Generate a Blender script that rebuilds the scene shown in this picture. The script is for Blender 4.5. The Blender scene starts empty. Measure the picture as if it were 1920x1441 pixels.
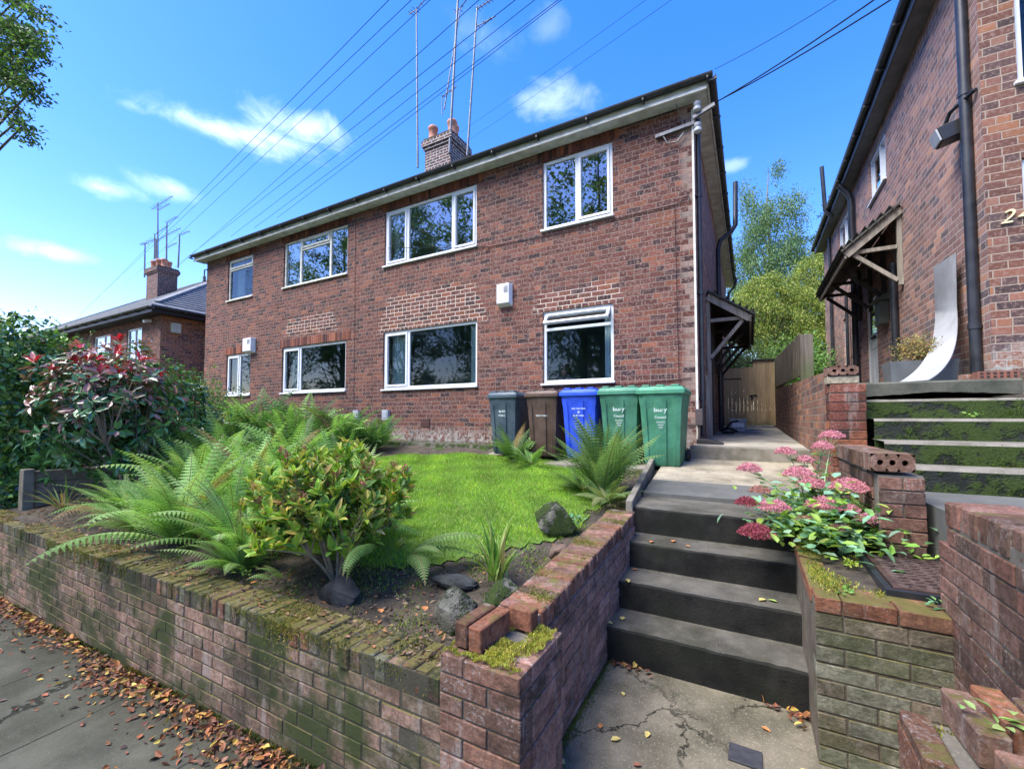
import bpy, math, random
import numpy as np
from mathutils import Vector, Matrix, Euler
R = math.radians
rng = np.random.default_rng(7)
random.seed(7)
S = bpy.context.scene
COL = S.collection

# ------------------------------------------------------------------ camera
CAM = Vector((0, 0, 1.6))
YAW, PITCH, ROLL = .504983, .041568, .0011094
fw = Vector((-math.sin(YAW)*math.cos(PITCH), math.cos(YAW)*math.cos(PITCH), math.sin(PITCH)))
rt = Vector((math.cos(YAW), math.sin(YAW), 0)); up = rt.cross(fw)
rt, up = rt*math.cos(ROLL)+up*math.sin(ROLL), -rt*math.sin(ROLL)+up*math.cos(ROLL)
cd = bpy.data.cameras.new('camera'); cam = bpy.data.objects.new('camera', cd); COL.objects.link(cam)
cam.matrix_world = Matrix(((rt.x, up.x, -fw.x, CAM.x), (rt.y, up.y, -fw.y, CAM.y), (rt.z, up.z, -fw.z, CAM.z), (0, 0, 0, 1)))
cd.sensor_width = 36; cd.lens = 806.72/1920*36; cd.shift_y = .01555; cd.clip_end = 2000; cd.clip_start = .05
S.camera = cam
# ------------------------------------------------------------------ view
S.view_settings.view_transform = 'Standard'; S.view_settings.look = 'None'
S.view_settings.exposure = 2.1; S.view_settings.gamma = 1
S.cycles.max_bounces = 8; S.cycles.transparent_max_bounces = 16
# ------------------------------------------------------------------ sun and sky
SUN_EL, SUN_AZ = R(57), R(216)     # azimuth from +Y towards +X
sd = bpy.data.lights.new('sun', 'SUN'); sd.energy = 2.3; sd.angle = R(40); sd.color = (1, .95, .87)
sun = bpy.data.objects.new('sun', sd); COL.objects.link(sun)
sdir = Vector((math.sin(SUN_AZ)*math.cos(SUN_EL), math.cos(SUN_AZ)*math.cos(SUN_EL), math.sin(SUN_EL)))
sun.rotation_euler = sdir.to_track_quat('Z', 'Y').to_euler(); sun.location = (10, -5, 20)
W = bpy.data.worlds.new('World'); S.world = W; W.use_nodes = True


class NT:
    """tiny node-tree helper"""
    def __init__(s, tree): s.t = tree; s.n = tree.nodes; s.l = tree.links
    def node(s, typ, **kw):
        n = s.n.new(typ)
        for k, v in kw.items(): setattr(n, k, v)
        return n
    def put(s, sock, v):
        if isinstance(v, bpy.types.NodeSocket): s.l.new(v, sock)
        elif v is not None: sock.default_value = v
    def m(s, op, a, b=None, c=None, clamp=False):
        n = s.node('ShaderNodeMath', operation=op, use_clamp=clamp)
        for i, v in enumerate((a, b, c)):
            if v is not None: s.put(n.inputs[i], v)
        return n.outputs[0]
    def vm(s, op, a, b=None):
        n = s.node('ShaderNodeVectorMath', operation=op)
        s.put(n.inputs[0], a)
        if b is not None: s.put(n.inputs[1], b)
        return n.outputs['Value'] if op in ('DOT_PRODUCT', 'LENGTH', 'DISTANCE') else n.outputs[0]
    def mix(s, f, a, b, mode='MIX'):
        n = s.node('ShaderNodeMix', data_type='RGBA', blend_type=mode)
        s.put(n.inputs[0], f)
        for i, v in ((6, a), (7, b)):
            if isinstance(v, tuple) and len(v) == 3: v = (*v, 1)
            s.put(n.inputs[i], v)
        return n.outputs[2]
    def noise(s, vec, scale, detail=3, rough=.55, dist=0):
        n = s.node('ShaderNodeTexNoise'); s.put(n.inputs['Vector'], vec)
        n.inputs['Scale'].default_value = scale; n.inputs['Detail'].default_value = detail
        n.inputs['Roughness'].default_value = rough; n.inputs['Distortion'].default_value = dist
        return n.outputs['Fac']
    def ramp(s, f, stops, interp='LINEAR'):
        n = s.node('ShaderNodeValToRGB'); n.color_ramp.interpolation = interp
        e = n.color_ramp.elements
        while len(e) < len(stops): e.new(1)
        for i, (p, c) in enumerate(stops):
            e[i].position = p
            e[i].color = (c, c, c, 1) if isinstance(c, (int, float)) else (*c, 1)
        s.put(n.inputs[0], f)
        return n.outputs[0]
    def sm(s, x, a, b):
        n = s.node('ShaderNodeMapRange', interpolation_type='SMOOTHSTEP')
        s.put(n.inputs[0], x); n.inputs[1].default_value = a; n.inputs[2].default_value = b
        return n.outputs[0]
    def sep(s, v):
        n = s.node('ShaderNodeSeparateXYZ'); s.put(n.inputs[0], v); return n.outputs
    def comb(s, x, y, z=0.0):
        n = s.node('ShaderNodeCombineXYZ')
        for i, v in enumerate((x, y, z)): s.put(n.inputs[i], v)
        return n.outputs[0]


w = NT(W.node_tree); w.n.clear()
sky = w.node('ShaderNodeTexSky', sky_type='NISHITA', sun_disc=False, sun_elevation=SUN_EL, sun_rotation=SUN_AZ)
sky.air_density = 1.1; sky.dust_density = .45; sky.ozone_density = 2.2
tc = w.node('ShaderNodeTexCoord').outputs['Generated']
hs = w.node('ShaderNodeHueSaturation'); hs.inputs['Saturation'].default_value = 1.4; hs.inputs['Value'].default_value = 1; hs.inputs['Hue'].default_value = .51
w.put(hs.inputs['Color'], sky.outputs[0])
# thin wisps of cloud: soft noisy patches at their azimuth and elevation
zz = w.sep(w.vm('NORMALIZE', tc))
az_ = w.m('ARCTAN2', zz[0], zz[1]); el_ = w.m('ARCSINE', zz[2])
wob = w.m('SUBTRACT', w.noise(w.comb(w.m('MULTIPLY', az_, 1.0), w.m('MULTIPLY', el_, 1.7), 0.0), 10.0, 8, .62, .4), .5)
cmask = None
for (cx_, cy_, wx_, wy_, st_) in ((430, 248, 165, 19, 1.0), (560, 236, 95, 24, .9), (500, 258, 120, 16, .8), (190, 353, 62, 14, .75), (322, 353, 52, 15, .7), (1045, 182, 80, 26, .6), (905, 62, 70, 30, .2), (110, 474, 66, 12, .75), (1375, 310, 35, 9, .4), (1035, 48, 42, 22, .2), (250, 200, 28, 10, .4)):
    d_ = (fw+rt*((cx_-960)/806.72)-up*((cy_-750.36)/806.72)); dd_ = d_.normalized(); a0 = math.atan2(dd_.x, dd_.y); e0 = math.asin(dd_.z); L_ = d_.length
    ua = w.m('DIVIDE', w.m('SUBTRACT', az_, a0), wx_/806.72/L_/math.cos(e0)*.8); ue = w.m('DIVIDE', w.m('SUBTRACT', el_, e0), wy_/806.72/L_*1.15)
    q_ = w.m('SQRT', w.m('ADD', w.m('MULTIPLY', ua, ua), w.m('MULTIPLY', ue, ue)))
    mk_ = w.m('MULTIPLY', w.sm(w.m('ADD', q_, w.m('MULTIPLY', wob, 3.3)), 1.45, -.35), st_)
    cmask = mk_ if cmask is None else w.m('MAXIMUM', cmask, mk_)
skyc = w.mix(w.m('MULTIPLY', cmask, .5), w.mix(1.0, hs.outputs[0], (1.08, .92, 1.06), 'MULTIPLY'), (5.6, 6.2, 7.6))
bg = w.node('ShaderNodeBackground'); w.put(bg.inputs[0], skyc); bg.inputs[1].default_value = .102
wo = w.node('ShaderNodeOutputWorld'); w.l.new(bg.outputs[0], wo.inputs[0])

# ------------------------------------------------------------------ materials
MATS = {}
def mat(name):
    m = bpy.data.materials.new(name); m.use_nodes = True
    t = NT(m.node_tree); t.n.clear()
    out = t.node('ShaderNodeOutputMaterial'); b = t.node('ShaderNodeBsdfPrincipled')
    t.l.new(b.outputs[0], out.inputs[0]); MATS[name] = m
    return m, t, b, out
def pos(t): return t.node('ShaderNodeNewGeometry').outputs['Position']
def bump(t, b, h, dist=.01, strength=1.0):
    n = t.node('ShaderNodeBump'); n.inputs['Distance'].default_value = dist; n.inputs['Strength'].default_value = strength
    t.put(n.inputs['Height'], h); t.l.new(n.outputs[0], b.inputs['Normal'])
def simple(name, c1, c2=None, scale=8, rough=.6, metal=0, bd=0, bs=60, spec=None, lo=.3, hi=.7):
    m, t, b, o = mat(name); p = pos(t)
    if c2: t.put(b.inputs['Base Color'], t.mix(t.sm(t.noise(p, scale, 5, .6), lo, hi), c1, c2))
    else: b.inputs['Base Color'].default_value = (*c1, 1)
    b.inputs['Roughness'].default_value = rough; b.inputs['Metallic'].default_value = metal
    if spec is not None: b.inputs['Specular IOR Level'].default_value = spec
    if bd: bump(t, b, t.noise(p, bs, 4, .6), bd)
    return m

def brick_tex(name, tones, mortar, bw=.235, ch=.0847, zoff=0.0, joint=.0055, patch=(), base_z=None, sooty=.35, pale_edge=None, contrast=1.0, uoff=0.0):
    """running bond with a header course every fourth, each brick its own tone"""
    m, t, b, o = mat(name); g = t.node('ShaderNodeNewGeometry'); p = g.outputs['Position']
    P_ = t.sep(p); N_ = t.sep(g.outputs['True Normal'])
    side = t.m('GREATER_THAN', t.m('ABSOLUTE', N_[0]), .5)
    u = t.m('ADD', t.m('MULTIPLY', P_[0], t.m('SUBTRACT', 1.0, side)), t.m('MULTIPLY', P_[1], side)); u = t.m('ADD', u, 40+uoff)
    wob = t.noise(p, 2.2, 2); v = t.m('ADD', P_[2], t.m('MULTIPLY', t.m('SUBTRACT', wob, .5), .012)); v = t.m('SUBTRACT', v, zoff-8.47)
    rv = t.m('DIVIDE', v, ch); row = t.m('FLOOR', rv); fv = t.m('FRACT', rv)
    hdr = t.m('LESS_THAN', t.m('MODULO', row, 5), .5)
    bwid = t.m('SUBTRACT', bw, t.m('MULTIPLY', hdr, bw*.5))
    wr = t.node('ShaderNodeTexWhiteNoise', noise_dimensions='1D'); t.put(wr.inputs['W'], row)
    uu = t.m('ADD', t.m('DIVIDE', u, bwid), t.m('ADD', t.m('MULTIPLY', t.m('MODULO', row, 2), .5), t.m('MULTIPLY', wr.outputs[0], .12)))
    col = t.m('FLOOR', uu); fu = t.m('FRACT', uu)
    du = t.m('MULTIPLY', t.m('MINIMUM', fu, t.m('SUBTRACT', 1.0, fu)), bwid)
    dv = t.m('MULTIPLY', t.m('MINIMUM', fv, t.m('SUBTRACT', 1.0, fv)), ch)
    d = t.m('ADD', t.m('MINIMUM', du, dv), t.m('MULTIPLY', t.m('SUBTRACT', t.noise(p, 45, 3, .6), .5), .006))
    br = t.sm(d, joint-.0012, joint+.0015)
    wn = t.node('ShaderNodeTexWhiteNoise', noise_dimensions='2D'); t.put(wn.inputs['Vector'], t.comb(t.m('ADD', row, side), col))
    k = len(tones)
    c = t.ramp(wn.outputs[0], [(i/k, tones[i]) for i in range(k)], 'CONSTANT')
    wn2 = t.node('ShaderNodeTexWhiteNoise', noise_dimensions='2D'); t.put(wn2.inputs['Vector'], t.comb(col, t.m('ADD', row, .37)))
    c = t.mix(1.0, c, t.ramp(wn2.outputs[0], [(0, .72), (1, 1.3)]), 'MULTIPLY')
    c = t.mix(t.sm(t.noise(p, 28, 4, .65), .45, .8), c, (.33, .22, .18))         # worn, chalky faces
    big = t.noise(p, .7, 4, .6)
    c = t.mix(t.m('MULTIPLY', t.sm(big, .5, .75), sooty), c, (.05, .035, .032))
    mo = t.mix(t.noise(p, 3, 3), tuple(x*.62 for x in mortar), mortar)
    for (x0, x1, z0, z1) in patch:                                              # brickwork repointed in white
        px_ = t.m('SUBTRACT', t.m('ABSOLUTE', t.m('SUBTRACT', P_[0], (x0+x1)/2)), (x1-x0)/2)
        pz_ = t.m('SUBTRACT', t.m('ABSOLUTE', t.m('SUBTRACT', P_[2], (z0+z1)/2)), (z1-z0)/2)
        # narrows towards the top
        px_ = t.m('ADD', px_, t.m('MULTIPLY', t.m('SUBTRACT', P_[2], z0), .45))
        dd = t.m('ADD', t.m('MAXIMUM', px_, pz_), t.m('MULTIPLY', t.m('SUBTRACT', t.noise(p, 4, 3), .5), .3))
        mo = t.mix(t.sm(dd, .06, -.04), mo, (.62, .53, .45))
    if base_z is not None:                                                      # salts and damp above the ground
        h = t.m('SUBTRACT', P_[2], base_z); nn = t.noise(p, 5, 4, .7)
        e = t.m('MULTIPLY', t.sm(t.m('ADD', h, t.m('MULTIPLY', nn, .35)), .62, .3), t.sm(t.noise(p, 14, 4, .7), .38, .6))
        c = t.mix(e, c, (.36, .34, .30)); mo = t.mix(e, mo, (.4, .38, .34))
        e2 = t.m('MULTIPLY', t.sm(h, .16, .02), .8); c = t.mix(e2, c, (.05, .05, .03)); mo = t.mix(e2, mo, (.06, .06, .04))
    if pale_edge is not None:
        e = t.m('MULTIPLY', t.sm(t.m('ADD', P_[0], t.m('MULTIPLY', t.noise(p, 4, 2), .1)), pale_edge-.18, pale_edge-.06), t.sm(wn2.outputs[0], .3, .5))
        c = t.mix(t.m('MULTIPLY', e, .6), c, (.30, .24, .2))
    fin = t.mix(br, mo, c)
    t.put(b.inputs['Base Color'], fin); b.inputs['Roughness'].default_value = .85; b.inputs['Specular IOR Level'].default_value = .25
    hgt = t.m('ADD', t.m('MULTIPLY', br, .8), t.m('MULTIPLY', t.noise(p, 60, 4, .7), .35)); bump(t, b, t.m('ADD', hgt, t.m('MULTIPLY', wn2.outputs[0], .25)), .008, .9)
    return m

TONES = [(.115, .042, .034), (.155, .06, .045), (.055, .03, .034), (.13, .05, .038), (.19, .075, .05), (.095, .038, .034), (.145, .055, .042), (.04, .026, .032), (.12, .05, .043), (.165, .075, .06), (.23, .09, .052), (.1, .04, .036)]
MAIN = brick_tex('red_brick_facade', [(r*.78+.006, g*.69+.004, b_*.66+.004) for r, g, b_ in TONES], (.28, .205, .17), patch=((-7.25, -4.35, 3.5, 4.25), (-3.4, -1.75, 3.5, 3.82), (-10.6, -8.6, 3.75, 4.15)), base_z=1.05, pale_edge=-.68, zoff=2.2)
SIDEB = brick_tex('lightened_gable_brick', [(min(1, r*1.5+.05), min(1, g*1.7+.05), min(1, b_*1.7+.045)) for r, g, b_ in TONES], (.42, .36, .32), sooty=.1)  # brighter than the facade brick: light on the gable put into the colour
RIGHTB = brick_tex('grey_red_brick_house', [(r*1.35+.07, g*1.6+.06, b_*1.6+.056) for r, g, b_ in TONES], (.5, .43, .39), base_z=1.93, sooty=.2)  # pale brick, lightened further to offset the shade on this wall
RFRONTB = brick_tex('red_brown_brick_pillar', [(r*1.15+.02, g*1.25+.012, b_*1.05+.01) for r, g, b_ in TONES], (.42, .33, .26), base_z=1.99, sooty=.2, uoff=.06)
LEFTB = brick_tex('sunlit_gable_brick', [(.30, .11, .05), (.22, .08, .045), (.33, .13, .07), (.12, .05, .04), (.27, .1, .06)], (.5, .42, .36), sooty=.1)  # sunlight on the side wall put into the brick colour
CHIMB = brick_tex('sooty_chimney_brick', [(.05, .033, .032), (.07, .042, .038), (.035, .028, .03), (.09, .05, .04)], (.55, .5, .48), joint=.009, ch=.08)
ALLEYB = brick_tex('dark_red_brick_retaining', [(r*1.25+.01, g*1.35+.01, b_*1.1+.008) for r, g, b_ in TONES], (.26, .22, .17), sooty=.3, ch=.078, zoff=1.3)


def attr_mat(name, rough=.5, spec=.4, transl=0, var=.0, sheen=0, bd=0, bs=40, tint=None):
    m, t, b, o = mat(name); a = t.node('ShaderNodeAttribute', attribute_name='Col'); p = pos(t)
    c = a.outputs['Color']
    if var: c = t.mix(1.0, c, t.ramp(t.noise(p, 25, 3), [(.25, 1-var), (.75, 1+var)]), 'MULTIPLY')
    t.put(b.inputs['Base Color'], c); b.inputs['Roughness'].default_value = rough; b.inputs['Specular IOR Level'].default_value = spec
    if bd: bump(t, b, t.noise(p, bs, 4, .6), bd)
    if transl:
        tr = t.node('ShaderNodeBsdfTranslucent'); t.put(tr.inputs[0], t.mix(1.0, c, (1.25, 1.35, .7), 'MULTIPLY'))
        mx = t.node('ShaderNodeMixShader'); mx.inputs[0].default_value = transl
        t.l.new(b.outputs[0], mx.inputs[1]); t.l.new(tr.outputs[0], mx.inputs[2]); t.l.new(mx.outputs[0], o.inputs[0])
    return m
LEAF = attr_mat('leaf', .5, .35, .28, .18)
GLOSSY = attr_mat('glossy_leaf', .27, .8, .12, .15)
FROND = attr_mat('fern_frond', .6, .3, .35, .15)
GRASSM = attr_mat('grass_blade', .55, .3, .35, .1)
PETAL = attr_mat('petal', .7, .2, .2, .15)
DRYLEAF = attr_mat('dry_leaf', .6, .3, .1, .25)

def brick_geo_mat(name, moss=.5, lichen=.5, green=0.0, topz=None):
    m, t, b, o = mat(name); g = t.node('ShaderNodeNewGeometry'); p = g.outputs['Position']; N_ = t.sep(g.outputs['Normal'])
    a = t.node('ShaderNodeAttribute', attribute_name='Col'); c = a.outputs['Color']
    c = t.mix(1.0, c, t.ramp(t.noise(p, 38, 7, .78), [(.3, .42), (.7, 1.7)]), 'MULTIPLY')
    c = t.mix(1.0, c, t.ramp(t.noise(p, 9, 4, .7), [(.3, .7), (.7, 1.3)]), 'MULTIPLY')
    li = t.m('MULTIPLY', t.sm(t.noise(p, 70, 5, .8), .53, .62), t.sm(t.noise(p, 4.5, 4, .7), .42, .58))
    c = t.mix(t.m('MULTIPLY', li, lichen), c, (.42, .40, .37))
    streak = t.sm(t.noise(t.vm('MULTIPLY', p, (6, 6, 1.2)), 1.6, 5, .7), .56, .66)
    c = t.mix(t.m('MULTIPLY', streak, lichen*.75), c, (.4, .35, .31))
    gm = t.sm(t.noise(t.vm('MULTIPLY', p, (1, 1, 2.2)), 3.4, 6, .7), .5, .68); c = t.mix(t.m('MULTIPLY', gm, lichen*.9), c, (.03, .028, .02))
    gr = t.sm(t.noise(p, 2.3, 4, .65), .42, .62)
    c = t.mix(t.m('MULTIPLY', gr, green), c, (.055, .07, .025))
    c = t.mix(t.m('MULTIPLY', t.sm(t.noise(p, 1.7, 4, .6), .5, .7), green*.7), c, (.022, .024, .016))
    upm = t.m('MULTIPLY', t.sm(t.m('ADD', N_[2], t.m('MULTIPLY', t.noise(p, 9, 4), .5)), .8, 1.1), t.sm(t.noise(p, 11, 5, .7), .66-moss*.45, .82-moss*.45))
    c = t.mix(upm, c, t.mix(t.noise(p, 20, 3), (.09, .085, .02), (.2, .17, .06)))
    t.put(b.inputs['Base Color'], c); b.inputs['Roughness'].default_value = .88; b.inputs['Specular IOR Level'].default_value = .2
    bump(t, b, t.noise(p, 60, 7, .8), .010)
    return m
WALLB = brick_geo_mat('mossy_wall_brick', .66, .85, 1.0)
PIERB = brick_geo_mat('lichened_pier_brick', .35, .8, .1)
STEPB = brick_geo_mat('side_wall_brick', .42, .6, .1)
PLANTB = brick_geo_mat('green_planter_brick', .5, .5, .55)
OLDB = brick_geo_mat('old_brown_brick', .3, .5, .12)

def concrete(name, c1, c2, stain=(.05, .05, .04), st=.5, scale=3, speck=.4, rough=.9, bd=.004, crack=0, mossc=0, joints=0):
    m, t, b, o = mat(name); g = t.node('ShaderNodeNewGeometry'); p = g.outputs['Position']
    c = t.mix(t.sm(t.noise(p, scale, 5, .65), .3, .7), c1, c2)
    c = t.mix(t.m('MULTIPLY', t.sm(t.noise(p, scale*.45, 5, .6), .48, .7), st), c, stain)
    c = t.mix(t.m('MULTIPLY', t.sm(t.noise(p, 110, 3, .8), .55, .7), speck), c, tuple(min(.8, x*1.9) for x in c2))
    c = t.mix(t.m('MULTIPLY', t.sm(t.noise(t.vm('ADD', p, (5, 5, 5)), 80, 3, .8), .58, .72), speck), c, tuple(x*.35 for x in c1))
    hgt = t.noise(p, 70, 5, .75)
    if crack:
        vo = t.node('ShaderNodeTexVoronoi', feature='DISTANCE_TO_EDGE'); vo.inputs['Scale'].default_value = crack
        wv = t.node('ShaderNodeTexNoise'); wv.inputs['Scale'].default_value = 4.0; wv.inputs['Detail'].default_value = 9; wv.inputs['Roughness'].default_value = .68; t.put(wv.inputs['Vector'], p)
        t.put(vo.inputs['Vector'], t.vm('ADD', p, t.vm('MULTIPLY', wv.outputs['Color'], (.55, .55, 0))))
        ck = t.m('MULTIPLY', t.sm(t.m('ADD', vo.outputs['Distance'], t.m('MULTIPLY', t.noise(p, 30, 3), .012)), .016, .008), t.sm(t.noise(p, 1.1, 2), .4, .55))
        c = t.mix(ck, c, (.025, .027, .015)); hgt = t.m('SUBTRACT', hgt, t.m('MULTIPLY', ck, 2.0))
    if joints:
        P2 = t.sep(p); jx = t.m('ABSOLUTE', t.m('SUBTRACT', t.m('FRACT', t.m('DIVIDE', t.m('ADD', t.m('ADD', P2[0], t.m('MULTIPLY', P2[1], .05)), t.m('MULTIPLY', t.noise(p, 3, 5, .7), .03)), joints)), .5)); jm = t.m('MULTIPLY', t.sm(jx, .007, .003), t.sm(t.noise(p, 2, 2), .3, .5)); c = t.mix(jm, c, (.02, .022, .012)); hgt = t.m('SUBTRACT', hgt, t.m('MULTIPLY', jm, 1.5))
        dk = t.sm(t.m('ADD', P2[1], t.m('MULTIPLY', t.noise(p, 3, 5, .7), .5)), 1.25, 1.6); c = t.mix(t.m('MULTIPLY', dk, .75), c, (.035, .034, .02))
    if mossc:
        mo = t.sm(t.m('ADD', t.noise(p, 7, 5, .7), t.m('MULTIPLY', t.noise(p, 1.3, 2), .4)), .78-mossc*.3, .9-mossc*.3)
        c = t.mix(mo, c, t.mix(t.noise(p, 60, 3), (.012, .025, .006), (.07, .11, .02))); hgt = t.m('ADD', hgt, t.m('MULTIPLY', mo, 1.5))
    t.put(b.inputs['Base Color'], c); b.inputs['Roughness'].default_value = rough; b.inputs['Specular IOR Level'].default_value = .3
    bump(t, b, hgt, bd)
    return m
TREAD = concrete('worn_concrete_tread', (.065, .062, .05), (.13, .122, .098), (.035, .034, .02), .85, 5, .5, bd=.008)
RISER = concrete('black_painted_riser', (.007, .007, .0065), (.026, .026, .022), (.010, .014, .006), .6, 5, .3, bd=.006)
NRISER = concrete('mossy_dark_riser', (.016, .02, .018), (.035, .04, .032), (.008, .01, .008), .5, 5, .1, mossc=.7, bd=.012)
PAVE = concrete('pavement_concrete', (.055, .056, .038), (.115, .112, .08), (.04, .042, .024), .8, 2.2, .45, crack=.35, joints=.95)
PATHM = concrete('entrance_path_concrete', (.10, .09, .06), (.2, .175, .125), (.05, .052, .03), .85, 3.2, .8, crack=1.1)
SLAB = concrete('pale_path_concrete', (.22, .19, .13), (.36, .32, .24), (.1, .095, .065), .8, 4, .8, bd=.008)
DARKSLAB = concrete('blue_grey_screed', (.085, .088, .082), (.13, .132, .12), (.06, .06, .05), .5, 3, .1)
EDGEC = concrete('old_edge_concrete', (.14, .13, .10), (.24, .22, .18), (.05, .055, .03), .6, 6, .3)
SIDEM = concrete('side_wall_mortar', (.24, .2, .17), (.38, .33, .28), (.1, .09, .06), .5, 4, .3)  # pale mortar, lightened further to offset shade on the side wall
MORTAR = concrete('wall_mortar', (.11, .105, .08), (.2, .18, .15), (.03, .035, .02), .7, 4, .4)
MORTARD = concrete('damp_mortar', (.05, .048, .035), (.1, .09, .065), (.02, .022, .012), .6, 4, .3)
SOIL = simple('soil', (.03, .024, .016), (.085, .066, .045), 9, .95, bd=.02, bs=30)
TURF = simple('turf_base', (.06, .12, .012), (.12, .2, .02), 6, .95, bd=.01, bs=60)
ROUGHG = simple('rough_ground', (.05, .07, .025), (.09, .1, .045), 3, .95, bd=.02, bs=20)
ROADM = simple('asphalt', (.045, .045, .045), (.07, .07, .068), 40, .9, bd=.003, bs=200)
UPVC = simple('white_upvc', (.74, .76, .78), (.66, .69, .72), 6, .35)
OLDPAINT = simple('aged_white_paint', (.72, .72, .66), (.5, .5, .43), 9, .55)
SOFFIT = simple('grimy_cream_soffit', (.66, .69, .66), (.42, .44, .4), 5, .7, bd=.002)
BLACKPL = simple('black_plastic_pipe', (.012, .014, .02), (.03, .034, .042), 5, .38)
GUTTER = simple('black_gutter', (.02, .022, .026), (.045, .05, .055), 6, .5)
SLATE = simple('grey_roof_tile', (.12, .13, .14), (.2, .21, .22), 5, .7)
DSLATE = simple('dark_mossy_tile', (.04, .042, .04), (.09, .09, .075), 10, .85, bd=.01)
TERRA = simple('terracotta', (.36, .14, .08), (.5, .24, .16), 9, .8)
METAL = simple('weathered_steel', (.12, .13, .14), (.22, .22, .23), 12, .5, metal=.5)
IRON = simple('rusty_iron', (.05, .032, .03), (.12, .07, .055), 20, .55, metal=.4, bd=.004, bs=50)
GATEW = None
BRASS = simple('cream_brass', (.72, .62, .36), None, 5, .35)
GREYP = simple('grey_box_plastic', (.4, .43, .46), (.34, .37, .4), 5, .5)
CREAMP = simple('cream_box_plastic', (.6, .6, .48), (.5, .5, .4), 5, .5)
BOARD = simple('pale_grey_board', (.36, .37, .38), (.28, .285, .285), 3, .95, spec=.1)
PLANTER = simple('slate_grey_planter', (.09, .1, .1), (.14, .15, .15), 4, .6)
STONE = concrete('lichened_rock', (.09, .085, .065), (.24, .235, .19), (.05, .055, .03), .7, 8, .4, bd=.02, mossc=.4)
DSTONE = concrete('dark_rock', (.02, .021, .022), (.08, .085, .085), (.03, .03, .03), .4, 5, .2, bd=.02)
BARK = simple('bark', (.09, .07, .05), (.17, .14, .1), 18, .9, bd=.006, bs=40)
PALEBARK = simple('pale_stem', (.3, .25, .17), (.2, .16, .1), 18, .8)
WHITEP = simple('white_plastic', (.72, .75, .8), None, 5, .4)
CLEARP = simple('cloudy_plastic', (.4, .45, .52), None, 5, .3)
PRINT = simple('white_print', (.62, .7, .68), None, 5, .6)
RUBBER = simple('rubber', (.015, .015, .016), None, 5, .7)
WIRE = simple('cable_sheath', (.02, .022, .028), None, 5, .95, spec=.05)
SKIN = simple('skin', (.5, .3, .22), None, 5, .5)
HOODIE = simple('grey_hoodie', (.3, .32, .36), (.24, .26, .3), 20, .9)
HAIR = simple('dark_hair', (.03, .022, .018), None, 5, .6)
JEANS = simple('dark_trousers', (.04, .045, .07), None, 5, .9)
ROOMW = simple('room_wall', (.3, .42, .47), (.27, .38, .43), 2, .9)
ROOMD = simple('room_dark', (.03, .04, .045), None, 2, .9)
CURT = simple('blue_grey_curtain', (.62, .72, .76), (.54, .64, .68), 3, .8)
def wood(name, c1, c2, axis=2, board=None, base=None, bd=.002):
    m, t, b, o = mat(name); p = pos(t); sc = [14, 14, 14]; sc[axis] = 1.0
    nz = t.noise(t.vm('MULTIPLY', p, tuple(sc)), 1.5, 5, .6, .6)
    c = t.mix(t.sm(nz, .3, .7), c1, c2)
    if board:
        P_ = t.sep(p); f = t.m('FLOOR', t.m('DIVIDE', P_[board[0]], board[1])); wn = t.node('ShaderNodeTexWhiteNoise', noise_dimensions='1D'); t.put(wn.inputs['W'], f)
        c = t.mix(1.0, c, t.ramp(wn.outputs[0], [(0, .86), (1, 1.1)]), 'MULTIPLY')
    if base is not None:
        h = t.m('SUBTRACT', t.sep(p)[2], base); c = t.mix(t.sm(t.m('ADD', h, t.m('MULTIPLY', t.noise(p, 5, 4), .5)), .7, .15), c, (.07, .085, .03))
    t.put(b.inputs['Base Color'], c); b.inputs['Roughness'].default_value = .8; bump(t, b, nz, bd)
    return m
GATEW = wood('tanned_gate_wood', (.36, .25, .12), (.5, .36, .19), 2, (0, .105), 1.3)
FENCEW = wood('weathered_fence_wood', (.09, .075, .055), (.17, .145, .11), 2, (1, .12), 2.2)
GREYW = wood('grey_weathered_wood', (.18, .16, .13), (.33, .3, .25), 2)
DARKW = wood('dark_stained_wood', (.018, .015, .013), (.05, .042, .036), 2)

def glass_mat(name, tint=(.8, .9, .9), base_refl=.0, mul=1.1):
    m, t, b, o = mat(name); t.n.remove(b)
    tr = t.node('ShaderNodeBsdfTransparent'); tr.inputs[0].default_value = (*tint, 1)
    gl = t.node('ShaderNodeBsdfGlossy'); gl.inputs['Roughness'].default_value = .015; gl.inputs[0].default_value = (.95, 1, 1, 1)
    p = pos(t); bn = t.node('ShaderNodeBump'); bn.inputs['Distance'].default_value = .004; bn.inputs['Strength'].default_value = .25
    t.put(bn.inputs['Height'], t.noise(p, 1.6, 2)); t.l.new(bn.outputs[0], gl.inputs['Normal'])
    fr = t.node('ShaderNodeFresnel'); fr.inputs[0].default_value = 1.5
    f = t.m('ADD', t.m('MULTIPLY', fr.outputs[0], mul), base_refl, clamp=True)
    mx = t.node('ShaderNodeMixShader'); t.put(mx.inputs[0], f); t.l.new(tr.outputs[0], mx.inputs[1]); t.l.new(gl.outputs[0], mx.inputs[2]); t.l.new(mx.outputs[0], o.inputs[0])
    return m
GLASS = glass_mat('window_glass')
GLASSU = glass_mat('reflective_window_glass', base_refl=.22, mul=1.5)

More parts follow.
